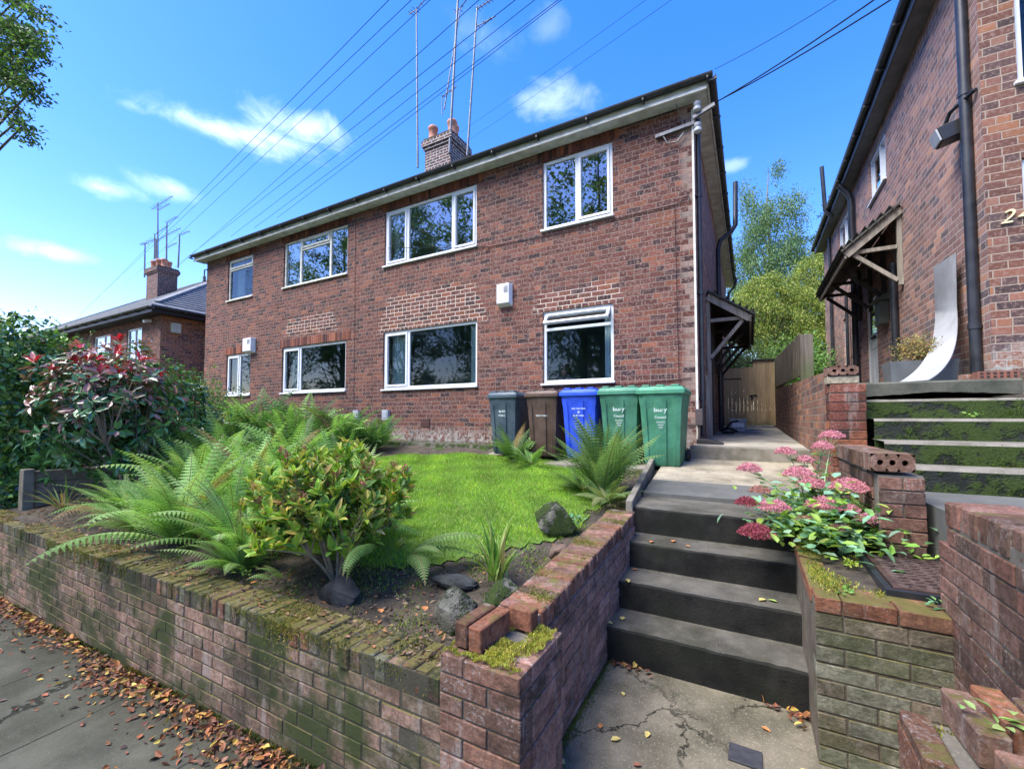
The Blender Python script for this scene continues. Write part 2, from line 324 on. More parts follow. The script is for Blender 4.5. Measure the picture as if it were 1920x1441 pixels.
# ------------------------------------------------------------------ mesh helpers
def link(name, me, mats, parent=None):
    o = bpy.data.objects.new(name, me); COL.objects.link(o)
    for m in (mats if isinstance(mats, (list, tuple)) else [mats]): me.materials.append(m)
    if parent is not None: o.parent = parent
    return o
def tag(o, label=None, cat=None, group=None, kind=None):
    if label: o['label'] = label
    if cat: o['category'] = cat
    if group: o['group'] = group
    if kind: o['kind'] = kind
    return o
def struct(o): o['kind'] = 'structure'; return o
def empty(name, loc=(0, 0, 0)):
    o = bpy.data.objects.new(name, None); COL.objects.link(o); o.empty_display_size = .2; o['_base'] = list(loc); o.location = loc
    return o
def thing(name, label, cat, loc=(0, 0, 0), group=None):
    o = empty(name, loc); del o['_base']; return tag(o, label, cat, group)

class MB:
    """collects verts / faces / material indices / colours; world coordinates"""
    def __init__(s): s.v = []; s.f = []; s.mi = []; s.c = []; s.sm = False
    def add(s, vs, fs, mi=0, col=None):
        n = len(s.v); s.v += [tuple(x) for x in vs]; s.f += [tuple(i+n for i in f) for f in fs]; s.mi += [mi]*len(fs)
        s.c += [col or (1, 1, 1)]*len(vs); return s
    def box(s, x0, x1, y0, y1, z0, z1, mi=0, faces='xXyYzZ', col=None):
        vs = [(x, y, z) for z in (z0, z1) for y in (y0, y1) for x in (x0, x1)]
        F = dict(x=(0, 4, 6, 2), X=(1, 3, 7, 5), y=(0, 1, 5, 4), Y=(2, 6, 7, 3), z=(0, 2, 3, 1), Z=(4, 5, 7, 6))
        return s.add(vs, [F[k] for k in faces], mi, col)
    def beam(s, a, b, w_, h_, upv=(0, 0, 1), mi=0, ext=0):
        a = Vector(a); b = Vector(b); d = (b-a).normalized(); a = a-d*ext; b = b+d*ext
        sd_ = d.cross(Vector(upv))
        if sd_.length < 1e-4: sd_ = d.cross(Vector((1, 0, 0)))
        sd_.normalize(); u_ = sd_.cross(d)
        vs = [p+sd_*(i*w_/2)+u_*(j*h_/2) for p in (a, b) for i, j in ((-1, -1), (1, -1), (1, 1), (-1, 1))]
        return s.add(vs, [(0, 3, 2, 1), (4, 5, 6, 7), (0, 1, 5, 4), (1, 2, 6, 5), (2, 3, 7, 6), (3, 0, 4, 7)], mi)
    def tube(s, pts, r, seg=8, mi=0, caps=True, col=None):
        pts = [Vector(p) for p in pts]; n = len(pts); rs = r if isinstance(r, (list, tuple)) else [r]*n
        vs = []; fs = []; pu = None
        for i, p in enumerate(pts):
            d = (pts[min(i+1, n-1)]-pts[max(i-1, 0)]).normalized()
            if pu is None: pu = d.orthogonal().normalized()
            pu = (pu-d*pu.dot(d)).normalized(); sv = d.cross(pu)
            vs += [p+(pu*math.cos(2*math.pi*k/seg)+sv*math.sin(2*math.pi*k/seg))*rs[i] for k in range(seg)]
        for i in range(n-1):
            for k in range(seg): fs.append((i*seg+k, i*seg+(k+1) % seg, (i+1)*seg+(k+1) % seg, (i+1)*seg+k))
        if caps: fs.append(tuple(range(seg))[::-1]); fs.append(tuple((n-1)*seg+k for k in range(seg)))
        return s.add(vs, fs, mi, col)
    def lathe(s, c, prof, seg=16, mi=0, col=None):
        vs = []; fs = []; n = len(prof)
        for (r, z) in prof: vs += [(c[0]+r*math.cos(2*math.pi*k/seg), c[1]+r*math.sin(2*math.pi*k/seg), c[2]+z) for k in range(seg)]
        for i in range(n-1):
            for k in range(seg): fs.append((i*seg+k, i*seg+(k+1) % seg, (i+1)*seg+(k+1) % seg, (i+1)*seg+k))
        fs.append(tuple(range(seg))[::-1]); fs.append(tuple((n-1)*seg+k for k in range(seg)))
        return s.add(vs, fs, mi, col)
    def build(s, name, mats, parent=None, smooth=None, bevel=0, color=False):
        me = bpy.data.meshes.new(name)
        off = Vector((0, 0, 0))
        if parent is not None:
            q = parent
            while q is not None: off += q.location; q = q.parent
        me.from_pydata([(x-off.x, y-off.y, z-off.z) for x, y, z in s.v], [], s.f)
        if len(s.mi): me.polygons.foreach_set('material_index', s.mi)
        if color:
            a = me.color_attributes.new('Col', 'FLOAT_COLOR', 'POINT')
            a.data.foreach_set('color', np.array([(*c, 1) for c in s.c], dtype=np.float32).ravel())
        if smooth is not None:
            me.polygons.foreach_set('use_smooth', [True]*len(me.polygons))
        me.update(); o = link(name, me, mats, parent)
        if smooth is not None and smooth < 180:
            with_angle(o, smooth)
        if bevel:
            b = o.modifiers.new('bevel', 'BEVEL'); b.width = bevel; b.segments = 2; b.limit_method = 'ANGLE'
        return o
def with_angle(o, deg):
    me = o.data
    import bmesh
    bm = bmesh.new(); bm.from_mesh(me)
    for e in bm.edges:
        if len(e.link_faces) == 2 and e.calc_face_angle(0) > R(deg): e.smooth = False
    bm.to_mesh(me); bm.free()

def np_mesh(name, V, F, C, m, parent=None, smooth=False, kind=None):
    """V (n,3) world, F list of (k,size) int arrays, C (n,3)"""
    me = bpy.data.meshes.new(name); V = np.asarray(V, np.float32)
    if parent is not None:
        off = Vector((0, 0, 0)); q = parent
        while q is not None: off += q.location; q = q.parent
        V = V-np.array(off[:], np.float32)
    me.vertices.add(len(V)); me.vertices.foreach_set('co', V.ravel())
    loops = np.concatenate([f.ravel() for f in F]).astype(np.int32)
    sizes = np.concatenate([np.full(len(f), f.shape[1]) for f in F]).astype(np.int32)
    me.loops.add(len(loops)); me.loops.foreach_set('vertex_index', loops)
    me.polygons.add(len(sizes)); me.polygons.foreach_set('loop_start', np.concatenate([[0], np.cumsum(sizes)[:-1]]).astype(np.int32)); me.polygons.foreach_set('loop_total', sizes)
    me.polygons.foreach_set('use_smooth', np.full(len(sizes), bool(smooth)))
    a = me.color_attributes.new('Col', 'FLOAT_COLOR', 'POINT')
    a.data.foreach_set('color', np.concatenate([C, np.ones((len(C), 1))], 1).astype(np.float32).ravel())
    me.update(calc_edges=True); me.validate()
    return link(name, me, m, parent)

def unit(a): return a/np.maximum(np.linalg.norm(a, axis=-1, keepdims=True), 1e-9)
# leaf template: length along +x, width along y, z up
LT = np.array([(0, 0, 0), (.33, 0, -.03), (.7, 0, -.03), (1, 0, -.10), (.33, .5, .07), (.7, .36, .03), (.33, -.5, .07), (.7, -.36, .03)])
LF3 = np.array([(0, 1, 4), (2, 3, 5), (0, 6, 1), (2, 7, 3)]); LF4 = np.array([(1, 2, 5, 4), (1, 6, 7, 2)])
ST = np.array([(0, 0, 0), (.5, .5, .06), (1, 0, -.05), (.5, -.5, .06)]); SF3 = np.array([(0, 2, 1), (0, 3, 2)])
def leaves(P, D, N, L, Wd, C, tmpl='big'):
    """place leaf templates: P pos, D direction, N up normal, L length, Wd width, C colour"""
    n = len(P); D = unit(D); Y = unit(np.cross(N, D)); Z = np.cross(D, Y)
    T = LT if tmpl == 'big' else ST; k = len(T)
    V = P[:, None]+D[:, None]*(T[None, :, 0:1]*L[:, None, None])+Y[:, None]*(T[None, :, 1:2]*Wd[:, None, None])+Z[:, None]*(T[None, :, 2:3]*L[:, None, None])
    base = (np.arange(n)*k)[:, None, None]
    if tmpl == 'big': F = [(base+LF3[None]).reshape(-1, 3), (base+LF4[None]).reshape(-1, 4)]
    else: F = [(base+SF3[None]).reshape(-1, 3)]
    return V.reshape(-1, 3), F, np.repeat(C, k, 0)
def merge(parts):
    V = []; C = []; F = {}; n = 0
    for v, f, c in parts:
        for a in f: F.setdefault(a.shape[1], []).append(a+n)
        V.append(v); C.append(c); n += len(v)
    return np.concatenate(V), [np.concatenate(x) for x in F.values()], np.concatenate(C)
def palette(n, cols, var=.18):
    cols = np.array(cols); c = cols[rng.integers(0, len(cols), n)]
    return np.clip(c*(1+rng.normal(0, var, (n, 1)))*(1+rng.normal(0, .06, (n, 3))), .003, 1)
def rdir(n): return unit(rng.normal(size=(n, 3)))

# ---- modelled bricks: chamfered box template
def _chamf():
    vs = []; idx = {}; ch = 1.0
    for sx in (-1, 1):
        for sy in (-1, 1):
            for sz in (-1, 1):
                for a in range(3):
                    idx[(sx, sy, sz, a)] = len(vs); vs.append(((sx, sy, sz), a))
    F4 = []; F3 = []
    def q(*k): F4.append([idx[x] for x in k])
    for s in (-1, 1):
        q((s, -1, -1, 0), (s, 1, -1, 0), (s, 1, 1, 0), (s, -1, 1, 0)); q((-1, s, -1, 1), (1, s, -1, 1), (1, s, 1, 1), (-1, s, 1, 1)); q((-1, -1, s, 2), (1, -1, s, 2), (1, 1, s, 2), (-1, 1, s, 2))
        for r in (-1, 1):
            q((s, r, -1, 0), (s, r, 1, 0), (s, r, 1, 1), (s, r, -1, 1)); q((s, -1, r, 0), (s, 1, r, 0), (s, 1, r, 2), (s, -1, r, 2)); q((-1, s, r, 1), (1, s, r, 1), (1, s, r, 2), (-1, s, r, 2))
            for k in (-1, 1): F3.append([idx[(s, r, k, 0)], idx[(s, r, k, 1)], idx[(s, r, k, 2)]])
    return vs, np.array(F4), np.array(F3)
CHV, CF4, CF3 = _chamf()
class Bricks:
    def __init__(s): s.c = []; s.h = []; s.col = []; s.rot = []
    def add(s, c, half, col, rot=(0, 0, 0)): s.c.append(c); s.h.append(half); s.col.append(col); s.rot.append(rot)
    def build(s, name, m, parent, ch=.0035, jit=.0012, shear=None):
        n = len(s.c); c = np.array(s.c, float); h = np.array(s.h, float); col = np.array(s.col)
        V = np.zeros((n, 24, 3))
        for i, (sg, a) in enumerate(CHV):
            p = np.array(sg)*h
            for ax in range(3):
                if ax != a: p[:, ax] -= sg[ax]*ch
            V[:, i] = p
        V += rng.normal(0, jit*.35, V.shape)
        for i in range(n):
            r = np.array(s.rot[i])+rng.normal(0, .0028, 3)
            V[i] = V[i] @ np.array(Euler(r).to_matrix()).T
        V += c[:, None]+rng.normal(0, jit, (n, 1, 3))
        V = V.reshape(-1, 3)
        if shear: V = shear(V)
        b = (np.arange(n)*24)[:, None, None]
        return np_mesh(name, V, [(b+CF4[None]).reshape(-1, 4), (b+CF3[None]).reshape(-1, 3)], np.repeat(col, 24, 0), m, parent)
def btone(k='red'):
    sets = dict(side=[(.36, .2, .15), (.42, .24, .18), (.31, .18, .13), (.27, .17, .13)], red=[(r*1.25, g*1.15, b_) for r, g, b_ in TONES[:7]+TONES[8:]], brown=[(.14, .078, .056), (.18, .09, .066), (.11, .066, .052), (.2, .11, .085)], wall=[(.21, .14, .1), (.26, .16, .115), (.165, .125, .085), (.28, .18, .13)],  # side tones lightened to offset shade on the faces towards the steps
                orange=[(.24, .1, .055), (.2, .085, .05), (.16, .08, .05), (.27, .12, .07)], pink=[(.23, .12, .082), (.27, .14, .1), (.2, .11, .078), (.17, .10, .072)], green=[(.17, .17, .12), (.2, .2, .15), (.14, .14, .09), (.17, .14, .1)])[k]
    c = np.array(random.choice(sets))*random.uniform(.8, 1.25); return tuple(c)
def lay(B, axis, a0, a1, face, depth, z0, z1, tone, ch=.075, bl=.225, j=.0075, start=0, sign=-1):
    """courses along axis 'x' or 'y'; face = outer coordinate; body goes inwards by depth (sign: outward direction)"""
    nrow = int(round((z1-z0)/ch))
    for r in range(nrow):
        z = z0+(r+.5)*ch; off = (bl/2 if (r+start) % 2 else 0)
        a = a0-off
        while a < a1-.01:
            s_ = max(a, a0); e_ = min(a+bl, a1)
            if a1-e_ < .05: e_ = a1
            if s_-a0 < .05: s_ = a0
            if e_-s_ > .05:
                mid = (s_+e_)/2; hl = (e_-s_)/2-j/2; dc = face-sign*depth/2
                if axis == 'x': B.add((mid, dc, z), (hl, depth/2, ch/2-j/2), btone(tone))
                else: B.add((dc, mid, z), (depth/2, hl, ch/2-j/2), btone(tone))
            a += bl

# ================================================================== GROUND
def sheet(name, x0, x1, y0, y1, zf, m, nx=20, ny=20, skip=None):
    b = MB(); xs = np.linspace(x0, x1, nx+1); ys = np.linspace(y0, y1, ny+1)
    vs = [(x, y, zf(x, y)) for y in ys for x in xs]; fs = []
    for j in range(ny):
        for i in range(nx):
            if skip and skip((xs[i]+xs[i+1])/2, (ys[j]+ys[j+1])/2): continue
            k = j*(nx+1)+i; fs.append((k, k+1, k+nx+2, k+nx+1))
    b.add(vs, fs); return struct(b.build(name, m, smooth=180))
def pavez(x, y=0): return .038*(max(min(x, 0), -60)) if x < 0 else .03*min(x, 40)
sheet('ground', -300, 300, -300, 400, lambda x, y: -3.2, ROUGHG, 4, 4)
sheet('pavement', -60, 40, -1.6, 1.46, lambda x, y: pavez(x)+.004, PAVE, 100, 6)
sheet('road', -60, 40, -9, -1.6, lambda x, y: pavez(x)-.11, ROADM, 60, 4)
k_ = MB(); k_.add([(x, y, pavez(x)+z) for x in range(-60, 41, 2) for y, z in ((-1.72, -.12), (-1.72, .006), (-1.6, .006), (-1.6, -.12))], [(4*i+j, 4*i+(j+1) % 4, 4*i+4+(j+1) % 4, 4*i+4+j) for i in range(50) for j in range(4)])
struct(k_.build('kerb', EDGEC))
sheet('verge', -60, 40, -30, -9, lambda x, y: pavez(x)-.05+.02*(-9-y), ROUGHG, 40, 10)
GZ0, GS = .50, .108
def gz(x, y):
    z = GZ0+GS*(y-1.6)
    z += .02*math.sin(x*2.1)*math.cos(y*1.7)+.012*math.sin(x*5.3+y*4)
    if x < -7.6: z += .03*(x+7.6)
    return z
sheet('garden_soil', -7.9, -.9, 1.5, 6.95, gz, SOIL, 60, 50)
sheet('neighbour_garden', -60, -7.9, 1.5, 6.95, gz, ROUGHG, 60, 10)
sheet('back_garden', -60, 2.6, 6.95, 70, lambda x, y: 1.0+.04*min(x+.7, 0)+(.03*max(y-15, 0)), ROUGHG, 30, 30)
sheet('raised_ground', 2.6, 45, 1.5, 70, lambda x, y: 1.7 if y > 5 else 1.0, ROUGHG, 12, 30)
b_ = MB(); b_.box(-1.0, 1.0, 6.9, 60, .2, 1.02); 
# entrance path at pavement level, sloping path above the steps
sheet('entrance_path', -.83, .62, 1.44, 2.9, lambda x, y: .008+.004*(y-1.4), PATHM, 20, 20)
def pz(y): return .83+.092*(y-3.77)
def pxr(y): return .28+.10*max(0, y-3.6)+.06
b = MB()
def slabz(name, y0, y1, m, xl0=-.90, xl1=None):
    b = MB(); xl0 = -.9-.05*(y0-3.77)*.9; xl1 = -.9-.05*(y1-3.77)*.9
    z0, z1 = pz(y0), pz(y1)
    vs = [(xl0, y0, z0), (.72, y0, z0), (.72, y1, z1), (xl1, y1, z1)]
    vs2 = [(x, y, z-.3) for x, y, z in vs]
    b.add(vs+vs2, [(0, 1, 2, 3), (4, 7, 6, 5), (0, 4, 5, 1), (1, 5, 6, 2), (2, 6, 7, 3), (3, 7, 4, 0)])
    return struct(b.build(name, m))
slabz('path', 4.335, 4.90, DARKSLAB); slabz('path', 4.90, 5.95, SLAB); slabz('path', 5.96, 6.45, SLAB)
# upper alley slab with its step edge, rises gently to the gate
b = MB(); b.add([(-.69, 6.30, 1.225), (.66, 6.30, 1.215), (.72, 17, 1.37), (-.69, 17, 1.37), (-.69, 6.30, .95), (.66, 6.30, .95), (.72, 17, .95), (-.69, 17, .95)],
      [(0, 1, 2, 3), (0, 4, 5, 1), (1, 5, 6, 2), (3, 7, 4, 0)])
struct(b.build('alley_path', concrete('alley_concrete', (.2, .19, .155), (.36, .33, .27), (.1, .1, .07), .6, 2.5, .4)))
b = MB(); b.add([(-.72, 6.27, 1.232), (.655, 6.27, 1.222), (.655, 6.45, 1.226), (-.72, 6.45, 1.236), (-.72, 6.265, .98), (.655, 6.265, .98), (.655, 6.45, .98), (-.72, 6.45, .98)],
      [(0, 1, 2, 3), (0, 4, 5, 1), (1, 5, 6, 2), (3, 7, 4, 0), (2, 6, 7, 3)])
o = b.build('step_edge', EDGEC, bevel=.012); tag(o, 'low worn concrete step edge at the start of the alley', 'step')

# ================================================================== STEPS
st = thing('concrete_steps', 'dark painted concrete steps climbing from the pavement to the path', 'steps', (-.3, 2.85, 0))
RY = [2.84, 3.14, 3.46, 3.77]; RZ = [.235, .43, .625, .84]
for i in range(4):
    b = MB(); y0 = RY[i]; y1 = RY[i+1]+.12 if i < 3 else 4.335; z1 = RZ[i]; z0 = (RZ[i-1]-.1 if i else -.1)
    xl, xr = (-.86-.012*i, .25+.012*i) if i < 3 else (-.93, .62)
    n = 24; top = []; fr = []
    xs = np.linspace(xl, xr, n+1)
    vs = []
    for x in xs:
        jj = .006*math.sin(x*9+i)+random.uniform(-.006, .006)
        vs += [(x, y0+.012, z0), (x, y0+jj*.5, z1-.012), (x, y0+.01+jj*.5, z1+jj*.3), (x, y1, z1+.004)]
    for k in range(n):
        a = 4*k
        for q, mi in ((0, 0), (1, 0), (2, 1)): b.f.append((a+q, a+4+q, a+5+q, a+1+q)); b.mi.append(mi)
    b.v = vs; b.c = [(1, 1, 1)]*len(vs)
    b.add([(xl, y0+.012, z0), (xl, y0, z1), (xl, y1, z1), (xl, y1, z0)], [(0, 1, 2, 3)], 0); b.add([(xr, y0+.012, z0), (xr, y0, z1), (xr, y1, z1), (xr, y1, z0)], [(3, 2, 1, 0)], 0)
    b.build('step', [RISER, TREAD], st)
# kerb edging the flower bed beside the path
b = MB(); b.add([(-.95, 3.74, .90), (-.89, 3.74, .90), (-1.1, 6.0, 1.13), (-1.16, 6.0, 1.13), (-.95, 3.74, .6), (-.89, 3.74, .6), (-1.1, 6.0, .8), (-1.16, 6.0, .8)], [(0, 1, 2, 3), (0, 4, 5, 1), (1, 5, 6, 2), (2, 6, 7, 3), (3, 7, 4, 0)])
tag(b.build('edging_kerb', EDGEC, bevel=.01), 'narrow mossy concrete edging between the flower bed and the path', 'kerb edging')

# ================================================================== MAIN HOUSE
HX0, HX1, HY0, HY1, HZ = -14.55, -.68, 6.9, 17.3, 6.42
hs_ = thing('brick_house', 'two storey red brick house with white windows behind the lawn, block of four flats', 'house', (-7.6, 12, 1))
WIN = dict(  # name: x0,x1,z0,z1
    RU=(-3.19, -1.915, 4.96, 6.21), RL=(-3.19, -1.92, 2.21, 3.49), MU=(-7.07, -4.61, 4.97, 6.21), ML=(-7.07, -4.585, 2.23, 3.50),
    TU=(-10.72, -8.27, 5.02, 6.22), TL=(-10.70, -8.27, 2.25, 3.43), FU=(-13.37, -12.115, 5.02, 6.22), FL=(-13.33, -12.12, 2.25, 3.42))
def wall_with_holes(b, axis, a0, a1, z0, z1, face, holes, depth, outward, mi=0):
    """axis x: wall in plane Y=face; outward=-1/+1. reveals go inwards by depth"""
    ax = sorted({a0, a1, *[h[0] for h in holes], *[h[1] for h in holes]}); az = sorted({z0, z1, *[h[2] for h in holes], *[h[3] for h in holes]})
    P = (lambda a, z, d=0: (a, face-outward*d, z)) if axis == 'x' else (lambda a, z, d=0: (face-outward*d, a, z))
    for i in range(len(ax)-1):
        for j in range(len(az)-1):
            ca, cz = (ax[i]+ax[i+1])/2, (az[j]+az[j+1])/2
            if any(h[0] < ca < h[1] and h[2] < cz < h[3] for h in holes): continue
            b.add([P(ax[i], az[j]), P(ax[i+1], az[j]), P(ax[i+1], az[j+1]), P(ax[i], az[j+1])], [(0, 1, 2, 3)], mi)
    for h in holes:
        c = [(h[0], h[2]), (h[1], h[2]), (h[1], h[3]), (h[0], h[3])]
        for k in range(4):
            p, q = c[k], c[(k+1) % 4]; b.add([P(*p), P(*q), P(*q, depth), P(*p, depth)], [(0, 1, 2, 3)], mi)
b = MB(); wall_with_holes(b, 'x', HX0, HX1, .9, HZ, HY0, list(WIN.values()), .2, -1)
wall_with_holes(b, 'y', HY0, HY1, .9, HZ, HX1, [(12.1, 12.9, 5.1, 6.2), (9.6, 10.5, 1.25, 3.35)], .15, 1, 1); b.box(HX0, HX1, HY0, HY1, .9, HZ, 0, 'xY')
b.build('wall', [MAIN, SIDEB], hs_)

LIM = [-99, 99]
def win(parent, axis, x0, x1, z0, z1, face, out, splits=(), vent=None, sash=(), m=UPVC, gl=GLASS, fw_=.055, recess=.035, sill=True, rail=None, openvent=False, curt=(), room=True, rm=ROOMW, roomd=2.6):
    """window unit in plane; splits: interior mullion positions (fraction), sash: indices of casements with a sash frame"""
    P = (lambda a, d, z: (a, face-out*d, z)) if axis == 'x' else (lambda a, d, z: (face-out*d, a, z))
    def bx(b, a0, a1, d0, d1, c0, c1, mi=0):
        p = P(a0, d0, c0); q = P(a1, d1, c1); b.box(min(p[0], q[0]), max(p[0], q[0]), min(p[1], q[1]), max(p[1], q[1]), c0, c1, mi)
    f = MB(); d0, d1 = recess, recess+.06
    bx(f, x0+.002, x0+fw_, d0, d1, z0+.002, z1-.002); bx(f, x1-fw_, x1-.002, d0, d1, z0+.002, z1-.002)
    bx(f, x0+fw_, x1-fw_, d0, d1, z1-fw_, z1-.002); bx(f, x0+fw_, x1-fw_, d0, d1, z0+.002, z0+fw_)
    edges = [x0+fw_]+[x0+(x1-x0)*s for s in splits]+[x1-fw_]
    for s in splits:
        xm = x0+(x1-x0)*s; bx(f, xm-.03, xm+.03, d0+.002, d1-.002, z0+fw_, z1-fw_)
    w_ = f.build('window', m, parent, bevel=.004)
    g = MB()
    cells = []
    for i in range(len(edges)-1):
        a0 = edges[i]+(.03 if i else 0); a1 = edges[i+1]-(.03 if i < len(edges)-2 else 0)
        cells.append((a0, a1))
    for i, (a0, a1) in enumerate(cells):
        zt = z1-fw_; zb = z0+fw_
        if vent is not None and (vent[0] is None or i == vent[0]):
            zv = zt-vent[1]; t_ = MB(); bx(t_, a0, a1, d0+.003, d1-.003, zv-.025, zv+.025); t_.build('transom', m, w_, bevel=.003)
            v = MB(); s_ = .045; va0, va1, vz0, vz1 = a0+.003, a1-.003, zv+.027, zt-.003
            bx(v, va0, va0+s_, d0-.018, d0+.035, vz0, vz1); bx(v, va1-s_, va1, d0-.018, d0+.035, vz0, vz1); bx(v, va0+s_, va1-s_, d0-.018, d0+.035, vz1-s_, vz1); bx(v, va0+s_, va1-s_, d0-.018, d0+.035, vz0, vz0+s_)
            gv = MB(); p0, p1 = P(va0+s_, d0+.01, vz0+s_), P(va1-s_, d0+.01, vz1-s_)
            gv.add([(p0[0], p0[1], p0[2]), (p1[0], p1[1], p0[2]), (p1[0], p1[1], p1[2]), (p0[0], p0[1], p1[2])], [(0, 1, 2, 3)])
            if openvent:
                ang = R(40); hz = vz1; hy = P(0, d0, 0)[1]
                for bb in (v, gv): bb.v = [(x, hy+(y-hy)*math.cos(ang)-(z-hz)*math.sin(ang)*-1, hz+(z-hz)*math.cos(ang)-(y-hy)*math.sin(ang)) if True else 0 for x, y, z in bb.v]
            vo = v.build('opening_light', m, w_, bevel=.003); gv.build('pane', gl, w_)
            zt = zv-.025
        s_ = 0
        if i in sash:
            s_ = .045; v = MB(); q0, q1 = d0-.016, d0+.04
            bx(v, a0+.003, a0+s_, q0, q1, zb+.003, zt-.003); bx(v, a1-s_, a1-.003, q0, q1, zb+.003, zt-.003); bx(v, a0+s_, a1-s_, q0, q1, zt-s_, zt-.003); bx(v, a0+s_, a1-s_, q0, q1, zb+.003, zb+s_)
            v.build('sash', m, w_, bevel=.003)
        p0, p1 = P(a0+s_, d0+.03, zb+s_), P(a1-s_, d0+.03, zt-s_)
        g.add([(p0[0], p0[1], p0[2]), (p1[0], p1[1], p0[2]), (p1[0], p1[1], p1[2]), (p0[0], p0[1], p1[2])], [(0, 1, 2, 3)])
    g.build('pane', gl, w_)
    if sill:
        s = MB(); bx(s, x0-.03, x1+.02, -.045, d0-.002, z0-.035, z0+.0); s.build('sill', m, w_, bevel=.006)
    if room:
        r = MB(); D = roomd; a, c_ = x0-.35, x1+.35; d2 = .22
        a = max(a, LIM[0]); c_ = min(c_, LIM[1]); p0 = P(a, d2, z0-.9); p1 = P(c_, D, z1+.2); X0, X1 = sorted((p0[0], p1[0])); Y0, Y1 = sorted((p0[1], p1[1]))
        if axis == 'x':
            for v_ in ([(X0, Y0, p0[2]), (X0, Y1, p0[2]), (X0, Y1, p1[2]), (X0, Y0, p1[2])], [(X1, Y0, p0[2]), (X1, Y1, p0[2]), (X1, Y1, p1[2]), (X1, Y0, p1[2])], [(X0, Y1, p0[2]), (X1, Y1, p0[2]), (X1, Y1, p1[2]), (X0, Y1, p1[2])], [(X0, Y0, p0[2]), (X1, Y0, p0[2]), (X1, Y1, p0[2]), (X0, Y1, p0[2])], [(X0, Y0, p1[2]), (X1, Y0, p1[2]), (X1, Y1, p1[2]), (X0, Y1, p1[2])]): r.add(v_, [(0, 1, 2, 3)])
        else: r.box(X0, X1, Y0, Y1, p0[2], p1[2], 0, 'XxyYzZ'.replace('x' if out < 0 else 'X', ''))
        r.build('room', rm, w_)
    for (c0, c1) in curt:
        cb = MB(); n = 14; vs = []
        for k in range(n+1):
            a = x0+(x1-x0)*(c0+(c1-c0)*k/n); dd = .24+.02*math.sin(k*2.2)+.008*math.sin(k*5)
            vs += [P(a, dd, z0-.05), P(a, dd, z1+.05)]
        cb.add(vs, [(2*k, 2*k+2, 2*k+3, 2*k+1) for k in range(n)]); cb.build('curtain', CURT, w_, smooth=180)
    return w_
Y_ = HY0
win(hs_, 'x', *WIN['RU'], Y_, -1, (.5,), sash=(1,), gl=GLASSU)
win(hs_, 'x', *WIN['RL'], Y_, -1, (), vent=(None, .27), openvent=True, curt=((.83, .985),), roomd=3.4)
win(hs_, 'x', *WIN['MU'], Y_, -1, (.265, .755), sash=(0, 2), gl=GLASSU, curt=((.03, .09),))
win(hs_, 'x', *WIN['ML'], Y_, -1, (.285,), sash=(0,), curt=((.02, .2), (.88, .985)), roomd=3.6)
b = MB(); b.box(-6.35, -5.62, 9.9, 9.95, 1.3, 3.1); b.build('interior_door', simple('interior_door_paint', (.5, .58, .6)), hs_); b = MB(); b.box(-5.5, -4.7, 9.3, 9.9, 1.3, 2.45); b.build('sofa', RUBBER, hs_)
win(hs_, 'x', *WIN['TU'], Y_, -1, (.27, .735), vent=(1, .24), m=OLDPAINT, curt=((.02, .16),), fw_=.05, gl=GLASSU)
win(hs_, 'x', *WIN['TL'], Y_, -1, (.29,), sash=(0,), curt=((.03, .2),))
win(hs_, 'x', *WIN['FU'], Y_, -1, (), vent=(None, .25), m=OLDPAINT, curt=((.05, .35),), fw_=.05)
win(hs_, 'x', *WIN['FL'], Y_, -1, (.52,), sash=(0,), curt=((.03, .3),))
win(hs_, 'y', 12.1, 12.9, 5.1, 6.2, HX1, 1, (), curt=())
for k, zt, h in (('RU', 6.21, .21), ('MU', 6.21, .21), ('TU', 6.22, .2), ('FU', 6.22, .2), ('TL', 3.43, .215), ('FL', 3.42, .215)):
    x0, x1, _, z1 = WIN[k]; B = Bricks(); x = x0-.1
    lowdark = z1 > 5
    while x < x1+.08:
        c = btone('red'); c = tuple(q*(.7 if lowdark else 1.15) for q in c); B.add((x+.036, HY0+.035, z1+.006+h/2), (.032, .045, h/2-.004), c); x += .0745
    B.build('lintel', attr_mat('lintel_brick', .85, .2, var=.3) if 'lintel_brick' not in MATS else MATS['lintel_brick'], hs_, ch=.004, jit=.001)
b = MB()
for k in ('TL', 'FL'):
    x0, x1, _, z1 = WIN[k]; b.box(x0-.12, x1+.1, HY0-.004, HY0+.05, z1+.004, z1+.225)
b.build('lintel_mortar', MORTAR, hs_)
# eaves
b = MB(); OV = .27
b.box(HX0-OV, HX1+OV-.06, HY0-OV+.04, HY0+.05, HZ-.025, HZ-.005)      # soffit front
b.box(HX1-.02, HX1+OV-.06, HY0+.052, HY1+.3, HZ+.0, HZ+.02); b.box(HX0-OV+.05, HX0+.05, HY0+.052, HY1, HZ, HZ+.02)
b.build('soffit', SOFFIT, hs_)
b = MB(); b.box(HX0-OV, HX1+OV-.05, HY0-OV+.01, HY0-OV+.036, HZ-.045, HZ-.001)
b.build('fascia', OLDPAINT, hs_)
b = MB(); b.box(HX0-OV, HX1+OV-.05, HY0-OV+.03, HY0-OV+.055, HZ+.0, HZ+.09); b.box(HX1+OV-.052, HX1+OV-.03, HY0-OV+.03, HY1+.3, HZ-.01, HZ+.10); b.box(HX0-OV, HX0-OV+.02, HY0-OV+.06, HY1, HZ-.01, HZ+.10)
b.build('fascia', SOFFIT, hs_)
